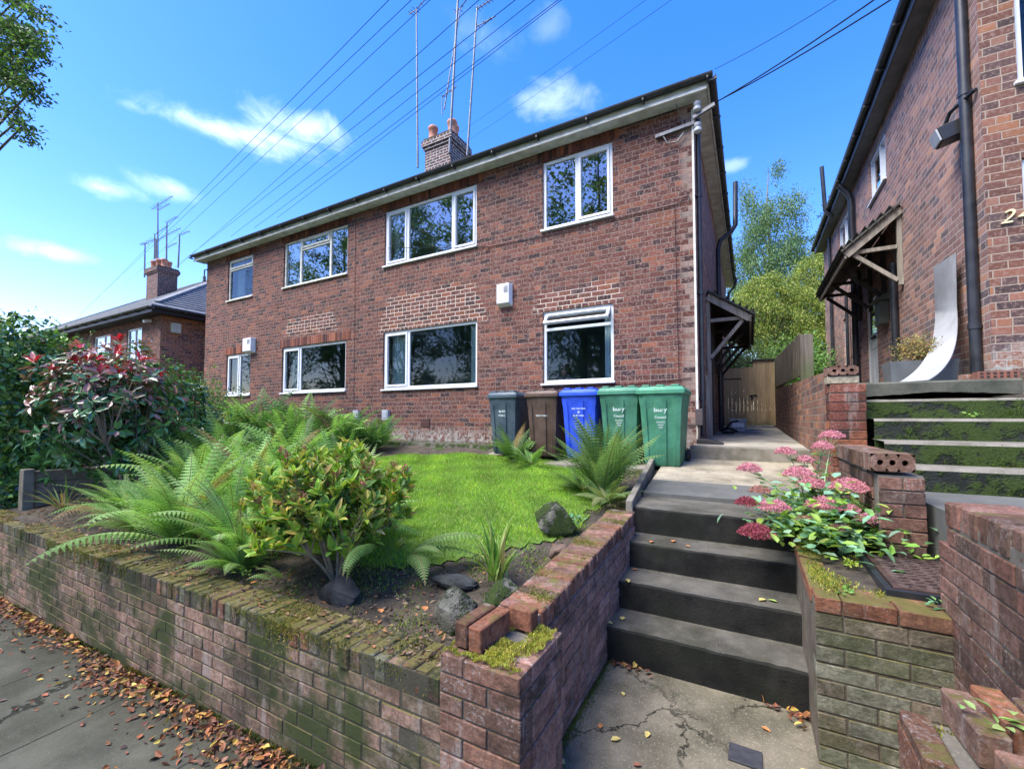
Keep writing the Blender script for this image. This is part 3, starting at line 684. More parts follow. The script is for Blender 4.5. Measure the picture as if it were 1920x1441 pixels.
def gutter(parent, a, c, r=.046, m=GUTTER):
    a = Vector(a); c = Vector(c); d = (c-a).normalized(); s = d.cross(Vector((0, 0, 1))).normalized(); b = MB(); vs = []; n = 9
    for p in (a, c):
        for k in range(n): t_ = math.pi*k/(n-1); vs.append(p+s*(-math.cos(t_)*r)+Vector((0, 0, -math.sin(t_)*r*1.15+.045)))
        for k in range(n): t_ = math.pi*(1-k/(n-1)); vs.append(p+s*(-math.cos(t_)*(r-.005))+Vector((0, 0, -math.sin(t_)*(r-.005)*1.1+.045)))
    m2 = 2*n; b.add(vs, [(k, (k+1) % m2, m2+(k+1) % m2, m2+k) for k in range(m2)]+[tuple(range(m2))[::-1], tuple(range(m2, 2*m2))])
    L = (c-a).length; k = 0
    while k < L:
        p = a+d*k; b.beam(p+Vector((0, 0, -.03))+s*-.06, p+Vector((0, 0, -.03))+s*.06, .02, .035); b.beam(p+Vector((0, 0, -.055)), p+Vector((0, 0, -.03)), .03, .02); k += .9
    return b.build('gutter', m, parent, smooth=40)
gutter(hs_, (HX0-OV-.02, HY0-OV-.045, HZ+.075), (HX1+OV+.04, HY0-OV-.045, HZ+.075)); gutter(hs_, (HX1+OV+.03, HY0-OV-.02, HZ+.07), (HX1+OV+.03, HY1+.35, HZ+.05))
def hip(parent, x0, x1, y0, y1, z, rise, m, name='roof', th=.06):
    b = MB(); run = (y1-y0)/2; ym = (y0+y1)/2; xa, xb = (x0+run*.9, x1-run*.9)
    e = [(x0, y0, z), (x1, y0, z), (x1, y1, z), (x0, y1, z)]; rd = [(xa, ym, z+rise), (xb, ym, z+rise)]
    b.add(e+rd, [(0, 1, 5, 4), (1, 2, 5), (2, 3, 4, 5), (3, 0, 4)]); b.add([(x, y, z_-th) for x, y, z_ in e], [(3, 2, 1, 0)])
    b.add(e+[(x, y, z_-th) for x, y, z_ in e], [(0, 4, 5, 1), (1, 5, 6, 2), (2, 6, 7, 3), (3, 7, 4, 0)])
    o = b.build(name, m, parent)
    # overlapping tile courses as thin raised lips on the street and gable sides
    t_ = MB(); N_ = 26
    for i in range(1, N_):
        f = i/N_; zc = z+rise*f; yl = y0+(ym-y0)*f; xl0 = x0+(xa-x0)*f; xl1 = x1+(xb-x1)*f
        t_.beam((xl0, yl, zc+.012), (xl1, yl, zc+.012), .03, .03); t_.beam((xl1, yl, zc+.012), (xl1, y1-(y1-ym)*f, zc+.012), .03, .03)
    t_.beam((xb, ym, z+rise+.03), (xa, ym, z+rise+.03), .16, .08)
    for c_ in ((x0, y0), (x0, y1)): t_.beam(Vector((*c_, z+.0)).lerp(Vector((xa, ym, z+rise)), .05), (xa, ym, z+rise+.03), .16, .07)
    for c_ in ((x1, y0), (x1, y1)): t_.beam(Vector((*c_, z+.0)).lerp(Vector((xb, ym, z+rise)), .05), (xb, ym, z+rise+.03), .16, .07)
    t_.build('tile_courses', m, parent); return o
hip(hs_, HX0-OV-.03, HX1+OV+.02, HY0-OV-.02, HY1+.4, HZ+.155, 3.2, DSLATE)

def yagi(b, p, d, L, n, el=.12, vertical=False):
    """TV aerial boom with elements"""
    p = Vector(p); d = Vector(d).normalized(); b.tube([p, p+d*L], .015, 5); s = Vector((0, 0, 1)) if vertical else d.cross(Vector((0, 0, 1))).normalized()
    for i in range(n):
        q = p+d*(L*(i+.3)/n); e = el*(1.3 if i == 0 else 1); b.tube([q-s*e, q+s*e], .009, 4)
def chimney(parent, x0, x1, y0, y1, z0, z1, mats, pots):
    b = MB(); b.box(x0, x1, y0, y1, z0, z1-.32, 0); b.box(x0-.04, x1+.04, y0-.04, y1+.04, z1-.319, z1-.24, 0); b.box(x0-.08, x1+.08, y0-.08, y1+.08, z1-.239, z1-.08, 0); b.box(x0-.04, x1+.04, y0-.04, y1+.04, z1-.079, z1, 1)
    c = b.build('chimney', mats, parent)
    for (px_, py_, h) in pots:
        q = MB(); q.lathe((px_, py_, z1), [(.15, 0), (.13, .05), (.12, h*.7), (.15, h*.78), (.15, h*.9), (.125, h), (.1, h), (.1, h-.1)], 14); q.build('chimney_pot', TERRA, c, smooth=50)
    return c
chimney(hs_, -8.12, -7.2, 9.45, 10.3, 7.3, 9.68, [CHIMB, MORTARD], [(-7.95, 9.6, .42), (-7.45, 9.95, .5), (-7.3, 9.6+.05, .42), (-7.9, 10.1, .4)])

# rainwater pipe, cables, fittings on the front
def pipe(parent, name, pts, r=.034, m=BLACKPL, clips=()):
    b = MB(); b.tube(pts, r, 12)
    for (x, y, z, dx, dy) in clips:
        b.tube([(x, y, z-.03), (x, y, z+.03)], r+.008, 12); b.beam((x, y, z), (x+dx, y+dy, z), .09, .02)
    return b.build(name, m, parent, smooth=50)
pipe(hs_, 'drainpipe', [(-.618, 7.02, 6.2), (-.618, 7.02, 1.33)], .036, clips=[(-.618, 7.02, z, -.06, 0) for z in (1.9, 3.5, 5.0, 6.0)])
pipe(hs_, 'soil_pipe', [(-.6, 11.4, 1.3), (-.6, 11.4, 5.7), (-.55, 11.42, 5.9), (-.32, 11.5, 6.1), (-.22, 11.5, 6.25), (-.2, 11.5, 7.3)], .055, clips=[(-.6, 11.4, z, -.08, 0) for z in (2.6, 4.6)])
pipe(hs_, 'waste_pipe', [(-.58, 16.8, 1.3), (-.58, 16.8, 6.0), (-.4, 16.8, 6.2), (-.3, 16.8, 6.5)], .04)
b = MB(); b.box(-.694, -.664, 6.884, 6.915, 1.3, 6.3); b.build('corner_trim', OLDPAINT, hs_)
b = MB(); pts = [(-6.93, 6.89, 5.3), (-6.6, 6.89, 5.1)]
b = MB(); b.tube([(-6.95, 6.886, 5.36)]+[(x, 6.886, 4.86-.02*math.sin(x*1.7)) for x in np.linspace(-4.3, -1.0, 20)]+[(-.86, 6.886, 4.9), (-.75, 6.886, 5.0), (-.74, 6.886, 4.88)], .006, 5)
b.tube([(-4.4, 6.886, 4.78), (-4.3, 6.886, 4.86)], .006, 5); b.tube([(-3.0, 6.886, 2.13), (-1.5, 6.886, 2.15), (-.75, 6.886, 2.2)], .006, 5); b.tube([(-8.0, 6.886, 6.3), (-7.96, 6.886, 1.7)], .004, 5); b.tube([(-.95, 6.886, 4.9), (-.93, 6.886, 2.2)], .004, 5); b.build('wall_cable', WIRE, hs_)
b = MB(); b.beam((-1.22, 6.86, 6.02), (-.62, 6.86, 6.06), .04, .05); b.beam((-.66, 6.8, 6.1), (-.36, 6.76, 6.18), .045, .05); b.tube([(-1.1, 6.86, 6.0), (-1.04, 6.85, 5.86), (-.9, 6.85, 5.84), (-.8, 6.85, 5.95)], .01, 6); b.tube([(-.8, 6.86, 6.05), (-.86, 6.85, 6.3), (-.9, 6.8, 6.4)], .006, 5); b.build('cable_bracket', METAL, hs_)
for z, y in ((6.22, 6.76), (5.92, 6.8)):
    q = MB(); q.lathe((-.60, y, z-.07), [(.03, 0), (.055, .02), (.055, .06), (.035, .08), (.05, .1), (.05, .14), (.02, .16)], 12); q.build('insulator', GREYP, hs_, smooth=50)
b = MB(); b.tube([(-14.62, 6.86, 5.95), (-14.62, 6.86, 6.15), (-14.52, 6.88, 6.15)], .02, 6); b.tube([(-14.62, 6.86, 5.8), (-14.62, 6.86, 5.95)], .045, 8); b.build('cable_bracket', METAL, hs_)
def alarm(x, z, w_, h, label, d=.1, face=6.9):
    b = MB(); x0, x1, z0 = x-w_/2, x+w_/2, z-h/2; z1 = z+h/2; ff = face-d
    b.add([(x0, face-.01, z0), (x1, face-.01, z0), (x1, face-.01, z1), (x0, face-.01, z1), (x0+.02, ff, z0+.05), (x1-.02, ff, z0+.05), (x1-.02, ff, z1-.01), (x0+.02, ff, z1-.01)], [(4, 5, 6, 7), (0, 4, 7, 3), (1, 2, 6, 5), (3, 7, 6, 2), (0, 1, 5, 4)])
    o = b.build('alarm_box', UPVC, None, bevel=.01); tag(o, label, 'alarm box')
    g = MB()
    for k in range(6): g.box(x+.02, x+w_*.36, ff-.004, ff-.001, z+.03+k*.022, z+.04+k*.022)
    g.build('grille', METAL, o); return o
alarm(-3.95, 3.88, .30, .42, 'white alarm box on the brick between the two right-hand window columns', .12)
alarm(-12.09, 3.6, .42, .42, 'white alarm box overlapping the brick lintel of the leftmost ground floor window', .14)
for x, lab in ((-7.83, 'small grey meter box low on the wall, left of its pair'), (-6.92, 'small grey meter box low on the wall, right of its pair')):
    b = MB(); b.box(x-.085, x+.085, 6.82, 6.896, 1.56, 1.78); b.box(x-.06, x+.06, 6.812, 6.82, 1.6, 1.74); tag(b.build('meter_box', GREYP, None, bevel=.012), lab, 'meter box')
b = MB(); b.box(-5.97, -5.73, 6.893, 6.9, 1.42, 1.57, 0)
for k in range(5): b.box(-5.955, -5.745, 6.886, 6.893, 1.435+k*.027, 1.449+k*.027, 1)
b.build('air_brick', [RUBBER, simple('airbrick_clay', (.14, .06, .05))], hs_)
# cable box beside the corner pipe
b = MB(); b.box(-.70, -.60, 6.80, 6.88, 1.5, 1.74); b.tube([(-.65, 6.84, 1.5), (-.66, 6.85, 1.3), (-.68, 6.86, 1.22)], .02, 8); tag(b.build('cable_box', simple('brown_box', (.05, .04, .042), (.08, .065, .06), 5, .6), None, bevel=.006), 'small dark brown cable box at the house corner beside the drainpipe', 'cable box')
# plinth ledge below the windows
b = MB(); rnd = random.Random(3); vs = []; n = 40
for i in range(n+1):
    x = -14.6+(14.6-1.15)*i/n; j = rnd.uniform(-.02, .02); vs += [(x, 6.36+j, .8), (x, 6.36+j, 1.0+j*.4), (x, 6.62, 1.04), (x, 6.63+j*.3, 1.11), (x, 6.9, 1.12)]
b.add(vs, [(5*i+k, 5*i+5+k, 5*i+6+k, 5*i+1+k) for i in range(n) for k in range(4)]); b.build('plinth', concrete('mossy_ledge', (.09, .085, .065), (.17, .16, .125), (.03, .03, .022), .7, 5, .3, mossc=.55, bd=.015), hs_)

# ---- door canopy builder (lean-to porch roof on a gable wall)
def canopy(label, wallx, s, y0, y1, zt, ze, ox, npost=3, postz=None):
    """s=+1 projects to +X; zt top at wall; ze eave; ox projection"""
    t_ = thing('door_canopy', label, 'porch canopy', (wallx, y0, ze)); xo = wallx+s*ox
    b = MB(); d = Vector((xo-wallx, 0, ze-zt)).normalized(); nrm = Vector((-d.z*s, 0, d.x*s))
    def slab(b, o0, o1, ya, yb, ext=0):
        A = Vector((wallx+s*.004, 0, zt)); E = Vector((xo, 0, ze))+d*ext
        vs = [(p.x+nrm.x*o, y, p.z+nrm.z*o) for p in (A, E) for o in (o0, o1) for y in (ya, yb)]
        b.add(vs, [(0, 1, 3, 2), (4, 6, 7, 5), (0, 2, 6, 4), (1, 5, 7, 3), (2, 3, 7, 6), (0, 4, 5, 1)])
    slab(b, .0, .03, y0+.02, y1-.02); b.build('boarding', DARKW, t_)
    b = MB(); slab(b, .031, .06, y0-.06, y1+.06, .05)
    nt = 7
    for k in range(nt):
        p = Vector((wallx, 0, zt)).lerp(Vector((xo, 0, ze)), (k+.9)/nt); b.beam((p.x+nrm.x*.068, y0-.07, p.z+nrm.z*.068), (p.x+nrm.x*.068, y1+.07, p.z+nrm.z*.068), .1, .018, (d.x, d.y, d.z))
    b.build('roof', DSLATE, t_)
    b = MB(); 
    for y in (y0, y1): b.beam((wallx+s*.02, y, zt-.06), (xo, y, ze-.06), .035, .12)
    b.beam((xo+s*.0, y0, ze-.05), (xo, y1, ze-.05), .03, .12); b.build('bargeboard', GREYW, t_)
    ys = np.linspace(y0+.06, y1-.06, npost)
    for i, y in enumerate(ys):
        b = MB(); m = GREYW if i == 0 else DARKW
        lo = zt-1.25*(zt-ze)/.55*.9 if postz is None else postz
        b.beam((wallx+s*.035, y, lo), (wallx+s*.035, y, zt-.08), .06, .07, (0, 1, 0)); b.beam((wallx+s*.07, y, ze-.02), (xo-s*.05, y, ze-.02), .05, .06); b.beam((wallx+s*.07, y, lo+.08), (xo-s*.12, y, ze-.06), .05, .06)
        b.build('bracket', m, t_)
    return t_
canopy('dark timber lean-to canopy over the side door of the main house', HX1, 1, 8.7, 12.4, 3.93, 3.44, .72, 4, 2.65)
# ================================================================== RIGHT HOUSE
QX, QY, QZ = 2.2, 6.25, 7.0
rh = thing('brick_house', 'tall brick house cut off by the right edge, numbered 24 beside its corner', 'house', (6, 11, 1.9))
RW = [(9.75, 10.95, 5.88, 6.78), (13.0, 14.4, 5.88, 6.78), (13.35, 14.1, 2.45, 4.2), (10.72, 11.62, 1.98, 4.05)]
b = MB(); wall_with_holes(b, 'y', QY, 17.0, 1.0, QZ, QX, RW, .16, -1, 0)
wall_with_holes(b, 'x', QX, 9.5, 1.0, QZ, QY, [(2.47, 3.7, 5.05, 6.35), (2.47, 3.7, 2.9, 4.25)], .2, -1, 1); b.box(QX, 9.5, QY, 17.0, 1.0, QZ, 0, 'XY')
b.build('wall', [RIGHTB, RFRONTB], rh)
win(rh, 'y', *RW[0], QX, -1, (.42,), m=UPVC, sash=(0,), rm=ROOMW, curt=((.0, .3),)); win(rh, 'y', *RW[1], QX, -1, (.5,)); win(rh, 'y', *RW[2], QX, -1, ())
LIM[0] = 2.4
win(rh, 'x', 2.47, 3.7, 5.05, 6.35, QY, -1, (.5,)); win(rh, 'x', 2.47, 3.7, 2.9, 4.25, QY, -1, (.5,))
LIM[0] = -99
# door
d_ = MB(); ya, yb, za, zb = RW[3]; fx = QX+.03
for (y0, y1, z0, z1) in ((ya+.002, ya+.06, za, zb), (yb-.06, yb-.002, za, zb), (ya+.06, yb-.06, zb-.06, zb-.002), (ya+.06, yb-.06, za, za+.04)): d_.box(fx, fx+.07, y0, y1, z0, z1)
d_.box(fx+.02, fx+.05, ya+.06, yb-.06, za+.04, zb-.06)
dn = d_.build('door', UPVC, rh, bevel=.004)
b = MB()
for z0, z1 in ((za+.2, za+.85), (za+1.05, za+1.2)): 
    for y0, y1 in ((ya+.14, ya+.42), (ya+.48, yb-.14)):
        b.box(fx+.008, fx+.02, y0, y1, z0, z1)
b.build('panel', UPVC, dn, bevel=.006); b = MB(); b.box(fx+.012, fx+.02, ya+.18, yb-.18, za+1.35, zb-.2); b.build('pane', GLASSU, dn); b = MB(); b.box(fx-.02, fx+.02, ya+.32, yb-.32, za+1.25, za+1.29); b.build('letter_plate', RUBBER, dn)
b = MB(); b.box(QX-OV+.06, QX+.02, QY-.34, 16.95, QZ, QZ+.02); b.box(QX+.02, 9.6, QY-.34, QY+.05, QZ, QZ+.02); b.build('soffit', simple('dark_soffit', (.17, .17, .17), (.11, .11, .11), 4, .6), rh)
b = MB(); b.box(QX-OV+.03, QX-OV+.055, QY-.36, 17.0, QZ-.02, QZ+.2); b.box(QX-OV+.056, 9.6, QY-.38, QY-.36, QZ-.02, QZ+.2); b.build('fascia', simple('dark_fascia', (.05, .055, .065), (.08, .085, .095), 6, .5), rh)
gutter(rh, (QX-OV-.02, QY-.4, QZ+.14), (QX-OV-.02, 16.6, QZ+.1), .06); hip(rh, QX-OV-.04, 16, QY-.42, 17.3, QZ+.235, 3.3, DSLATE)
pipe(rh, 'drainpipe', [(QX-.05, 6.47, 7.0), (QX-.05, 6.47, 1.96)], .05, clips=[(QX-.05, 6.47, z, .06, 0) for z in (2.6, 5.2)])
pipe(rh, 'drainpipe', [(QX-.3, 12.2, 7.0), (QX-.12, 12.2, 6.75), (QX-.08, 12.2, 6.6), (QX-.08, 12.2, 1.96)], .06, clips=[(QX-.08, 12.2, z, .08, 0) for z in (3.0, 5.6)])
pipe(rh, 'drainpipe', [(QX-.08, 13.1, 4.6), (QX-.08, 13.1, 1.96)], .035); pipe(rh, 'drainpipe', [(QX-.06, 15.4, 6.9), (QX-.06, 15.4, 1.96)], .04)
pipe(rh, 'drainpipe', [(QX-.06, 9.3, 4.2), (QX-.06, 9.3, 1.96)], .05); pipe(rh, 'vent_pipe', [(QX-.2, 13.8, 6.9), (QX-.35, 13.8, 7.1), (QX-.4, 13.8, 8.3)], .05)
b = MB(); b.box(QX-.05, QX+.0, 6.9, 7.1, 3.6, 3.8); 
b = MB(); b.tube([(QX-.02, 6.3, 5.12), (QX-.06, 6.45, 5.12), (QX-.13, 6.62, 5.1), (QX-.16, 6.7, 4.98)], .022, 8); b.beam((QX-.24, 6.64, 4.84), (QX-.03, 6.64, 4.90), .22, .17); fo = b.build('floodlight', simple('black_lamp', (.015, .016, .017), None, 5, .4), rh, bevel=.01)
b = MB(); b.beam((QX-.262, 6.64, 4.835), (QX-.245, 6.64, 4.84), .2, .14); b.build('lens', GREYP, fo)
canopy('dark timber lean-to canopy over the front door of the right-hand house', QX, -1, 8.95, 12.0, 5.02, 4.40, .74, 4, 3.75)
def text(name, s, loc, size, rot, m, parent=None, ext=.003, shear=0, align='LEFT'):
    cu = bpy.data.curves.new(name, 'FONT'); cu.body = s; cu.size = size; cu.extrude = ext; cu.shear = shear; cu.align_x = align
    o = bpy.data.objects.new(name, cu); COL.objects.link(o); dg = bpy.context.evaluated_depsgraph_get(); me = bpy.data.meshes.new_from_object(o.evaluated_get(dg)); bpy.data.objects.remove(o)
    me.materials.clear()
    M = Matrix.Translation(loc) @ Euler(rot).to_matrix().to_4x4()
    if parent is not None:
        off = Vector((0, 0, 0)); q = parent
        while q is not None: off += q.location; q = q.parent
        M = Matrix.Translation(-off) @ M
    me.transform(M); return link(name, me, m, parent)
nn = thing('house_number', 'slanted cream metal digits 24 screwed to the brick pillar', 'house number', (2.37, 6.22, 3.6))
text('digit', '2', (2.285, QY-.012, 3.60), .2, (R(90), 0, 0), BRASS, nn, .008, .35); text('digit', '4', (2.40, QY-.012, 3.60), .2, (R(90), 0, 0), BRASS, nn, .008, .35)
# letterbox beside the far door
b = MB(); b.box(QX-.13, QX-.005, 9.85, 10.2, 3.3, 3.72); b.add([(QX-.2, 9.8, 3.74), (QX-.2, 10.25, 3.74), (QX-.005, 10.25, 3.86), (QX-.005, 9.8, 3.86), (QX-.2, 9.8, 3.72), (QX-.2, 10.25, 3.72), (QX-.005, 10.25, 3.72), (QX-.005, 9.8, 3.72)], [(0, 1, 2, 3), (4, 7, 6, 5), (0, 4, 5, 1), (1, 5, 6, 2), (3, 7, 4, 0)])
tag(b.build('letter_box', simple('letterbox_green', (.06, .065, .05), None, 5, .5), None, bevel=.005), 'dark letter box on the wall under the right-hand canopy', 'letter box')
# ================================================================== LEFT HOUSE
LX0, LX1, LY, LZ = -34, -17.55, 6.95, 5.12
lh = thing('brick_house', 'smaller brick house with grey tiled roof and orange side wall beyond the hedge', 'house', (-25, 11, -.2))
b = MB(); wall_with_holes(b, 'x', LX0, LX1, -1.2, LZ, LY, [(-20.15, -18.95, 3.3, 4.85), (-23.2, -21.6, 3.4, 4.85)], .2, -1, 0); b.box(LX0, LX1, LY, 15, -1.2, LZ, 1, 'XxY'); b.build('wall', [MAIN2 if False else brick_tex('shaded_front_brick', TONES, (.3, .22, .18), sooty=.4), LEFTB], lh)  # front brick darkened to carry its shade, side brick coloured as lit
win(lh, 'x', -20.15, -18.95, 3.3, 4.85, LY, -1, (.5,), gl=GLASSU); win(lh, 'x', -23.2, -21.6, 3.4, 4.85, LY, -1, (.6,), gl=GLASSU)
b = MB(); b.box(LX0-.4, LX1+.4, LY-.4, 15.4, LZ, LZ+.03); b.box(LX0-.4, LX1+.4, LY-.42, LY-.4, LZ-.02, LZ+.16); b.box(LX1+.4, LX1+.42, LY-.4, 15.4, LZ-.02, LZ+.16); b.build('fascia', simple('black_fascia', (.015, .016, .02), None, 5, .5), lh)
gutter(lh, (LX0-.4, LY-.47, LZ+.12), (LX1+.45, LY-.47, LZ+.12), .06); gutter(lh, (LX1+.47, LY-.4, LZ+.12), (LX1+.47, 15.4, LZ+.12), .06)
hip(lh, LX0-.45, LX1+.45, LY-.45, 15.5, LZ+.22, 2.9, SLATE)
pipe(lh, 'drainpipe', [(LX1+.4, 8.4, LZ+.05), (LX1+.08, 8.4, LZ-.2), (LX1+.08, 8.4, -.8)], .05)
chimney(lh, -25.6, -24.45, 9.5, 10.3, 5.2, 8.85, [brick_tex('left_chimney_brick', [(.09, .045, .04), (.12, .055, .045), (.06, .035, .035)], (.4, .33, .3)), MORTARD], [(-25.4, 9.7, .42), (-25.0, 9.75, .45), (-24.6, 9.8, .4), (-24.9, 10.1, .42)])
b = MB(); b.box(-17.549, -17.4, 7.22, 7.5, 4.55, 4.9); tag(b.build('alarm_box', CREAMP, None, bevel=.02), 'cream alarm box on the orange side wall of the far left house', 'alarm box')
b = MB(); b.beam((-18.2, 6.93, 4.98), (-18.2, 6.7, 4.92), .12, .1); tag(b.build('security_lamp', UPVC, None, bevel=.02), 'white security lamp under the eaves of the far left house', 'lamp')

# ================================================================== GARDEN WALLS (modelled brick by brick)
# --- street wall: face Y=1.40, top slopes gently
fw_t = thing('garden_wall', 'long mossy brick retaining wall along the pavement with brick-on-edge coping', 'wall', (-4, 1.5, 0))
sh = lambda V: np.stack([V[:, 0], V[:, 1], V[:, 2]+.0092*(V[:, 0]+1.3)], 1)
B = Bricks(); lay(B, 'x', -8.4, -1.08, 1.405, .1, -.435, .453, 'wall', ch=.074); B.build('brickwork', WALLB, fw_t, shear=sh, jit=.0014)
B = Bricks(); x = -8.4
while x < -1.11:
    if not (-1.32 < x < -1.28): B.add((x+.036, 1.5125+random.uniform(-.005, .005), .507+random.uniform(-.003, .003)), (.0325, .1085, .051), btone(random.choice(['brown', 'wall', 'orange', 'green'])), (random.uniform(-.01, .01), 0, random.uniform(-.012, .012)))
    x += .0745
B.build('coping', WALLB, fw_t, shear=sh, ch=.007, jit=.0025)
b = MB(); b.add([(-8.4, 1.4085, -.6), (-1.0, 1.4085, -.6), (-1.0, 1.4085, .55), (-8.4, 1.4085, .485), (-8.4, 1.612, -.6), (-1.0, 1.612, -.6), (-1.0, 1.612, .552), (-8.4, 1.612, .487)], [(0, 1, 2, 3), (4, 7, 6, 5), (3, 2, 6, 7), (0, 3, 7, 4), (1, 5, 6, 2)]); b.build('mortar', MORTARD, fw_t)
# --- corner pier
pr = thing('brick_pier', 'low brick corner pier with moss and loose coping bricks on top', 'brick pier', (-.92, 1.59, 0))
B = Bricks(); PX0, PX1, PY0, PY1, PT = -1.10, -.735, 1.395, 1.79, .672
lay(B, 'x', PX0, PX1, PY0, .1, -.078, PT, 'pink', ch=.075); lay(B, 'y', PY0+.1, PY1, PX1, .1, -.078, PT, 'side', ch=.075, start=1, sign=1)
B.build('brickwork', PIERB, pr)
b = MB(); b.box(PX0, PX1-.009, PY0+.008, PY1-.006, -.1, PT-.012); b.build('mortar', MORTAR, pr)
B = Bricks(); B.add((-1.035, 1.56, PT+.052), (.031, .105, .05), btone('orange'), (0, 0, -.06)); B.add((-.965, 1.56, PT+.05), (.031, .108, .049), btone('orange'), (.02, 0, -.06))
B.add((-.90, 1.735, PT+.045), (.06, .033, .045), btone('orange'), (0, 0, -.1)); B.add((-.985, 1.77, PT+.04), (.04, .033, .04), btone('brown'), (0, 0, -.05)); B.build('loose_brick', STEPB, pr, ch=.005, jit=.001)
# --- side wall rising beside the steps
sw = thing('garden_wall', 'rising brick wall with edge-laid coping left of the concrete steps', 'wall', (-.95, 2.7, 0))
sh2 = lambda V: np.stack([V[:, 0], V[:, 1], V[:, 2]+.058*(V[:, 1]-1.8)], 1)
B = Bricks(); lay(B, 'y', 1.79, 3.66, -.852, .1, -.145, .605, 'side', ch=.075, sign=1); B.build('brickwork', STEPB, sw, shear=sh2)
B = Bricks(); y = 1.83
while y < 3.62:
    B.add((-.963+random.uniform(-.004, .004), y+.036, .662), (.109, .0325, .05), btone(random.choice(['orange', 'brown', 'pink'])), (0, random.uniform(-.01, .01), random.uniform(-.012, .012))); y += .0745
B.build('coping', STEPB, sw, shear=sh2, ch=.007)
b = MB(); b.add([(-1.07, 1.78, -.3), (-.857, 1.78, -.3), (-.866, 1.78, .695), (-1.07, 1.78, .703), (-1.07, 3.66, -.3), (-.857, 3.66, -.3), (-.866, 3.66, .795), (-1.07, 3.66, .805)], [(0, 1, 2, 3), (4, 7, 6, 5), (3, 2, 6, 7), (0, 3, 7, 4), (1, 5, 6, 2)]); b.build('mortar', SIDEM, sw)
# --- planter box right of the steps
pl = thing('brick_planter', 'green-stained square brick planter box right of the concrete steps', 'planter wall', (.5, 2.7, 0))
B = Bricks(); lay(B, 'x', .245, .735, 2.48, .1, -.05, .70, 'green', ch=.075); B.build('brickwork', PLANTB, pl)
B = Bricks(); x = .245
for wd in (.105, .2, .18):
    B.add((x+wd/2, 2.53, .737), (wd/2-.004, .055, .034), btone('orange'), (0, 0, 0)); x += wd
y = 2.59
while y < 3.5: B.add((.297, y+.11, .737), (.055, .106, .034), btone('orange')); y += .225
B.add((.45, 2.64, .735), (.09, .05, .033), btone('orange')); B.add((.63, 2.64, .735), (.09, .05, .033), btone('orange'))
B.build('coping', brick_geo_mat('mossy_orange_brick', .75, .5, .2), pl)
b = MB(); b.box(.249, .74, 2.485, 3.56, -.3, .74); b.build('mortar', concrete('render_side', (.1, .085, .06), (.19, .16, .12), (.05, .05, .03), .6, 8, .3, bd=.012), pl)
sheet('planter_soil', .35, 1.35, 2.58, 4.7, lambda x, y: .762+.05*max(0, y-3.3)+.01*math.sin(9*x+7*y), SOIL, 12, 20)
# --- long wall at the right edge running towards the street
rw = thing('garden_wall', 'tall brown brick wall with soldier coping at the right edge', 'wall', (.83, 1.8, 0))
B = Bricks(); lay(B, 'y', .95, 2.60, .717, .1, .02, 1.07, 'brown', ch=.075, sign=-1); lay(B, 'y', .95, 2.5, .717, .1, 1.07, 1.145, 'brown', ch=.075, start=1, sign=-1); B.build('brickwork', OLDB, rw)
B = Bricks(); y = .95
while y < 2.46: B.add((.826+random.uniform(-.004, .004), y+.036, 1.20), (.108, .0325, .052), btone('brown'), (0, random.uniform(-.015, .015), random.uniform(-.015, .015))); y += .0745
B.build('coping', OLDB, rw, ch=.007)
b = MB(); b.box(.7225, .935, .95, 2.49, -.2, 1.19); b.box(.7225, .935, 2.4901, 2.6, -.2, 1.06); b.build('mortar', MORTAR, rw)
# --- stub pier bottom right
sp = thing('brick_pier', 'broken low brick pier with moss at the bottom right corner', 'brick pier', (.5, 1.6, 0))
B = Bricks(); lay(B, 'y', 1.3, 1.73, .37, .1, .03, .705, 'orange', ch=.075, sign=-1); lay(B, 'x', .37, .71, 1.73, .1, .03, .63, 'brown', ch=.075, sign=1)
B.build('brickwork', PIERB, sp)
B = Bricks(); B.add((.515, 1.66, .765), (.033, .105, .045), btone('pink'), (0, 0, .05)); B.add((.59, 1.70, .77), (.033, .105, .048), btone('orange'), (0, 0, .04)); B.add((.665, 1.68, .77), (.033, .105, .048), btone('brown'), (0, 0, .02)); B.add((.53, 1.40, .76), (.033, .105, .045), btone('pink'), (0, 0, .02)); B.add((.61, 1.42, .765), (.033, .105, .045), btone('brown'), (0, 0, .03)); B.add((.405, 1.6, .722), (.033, .11, .02), btone('orange')); B.build('loose_brick', STEPB, sp, ch=.005)
b = MB(); b.box(.38, .715, 1.3, 1.72, -.1, .715); b.build('mortar', MORTAR, sp)
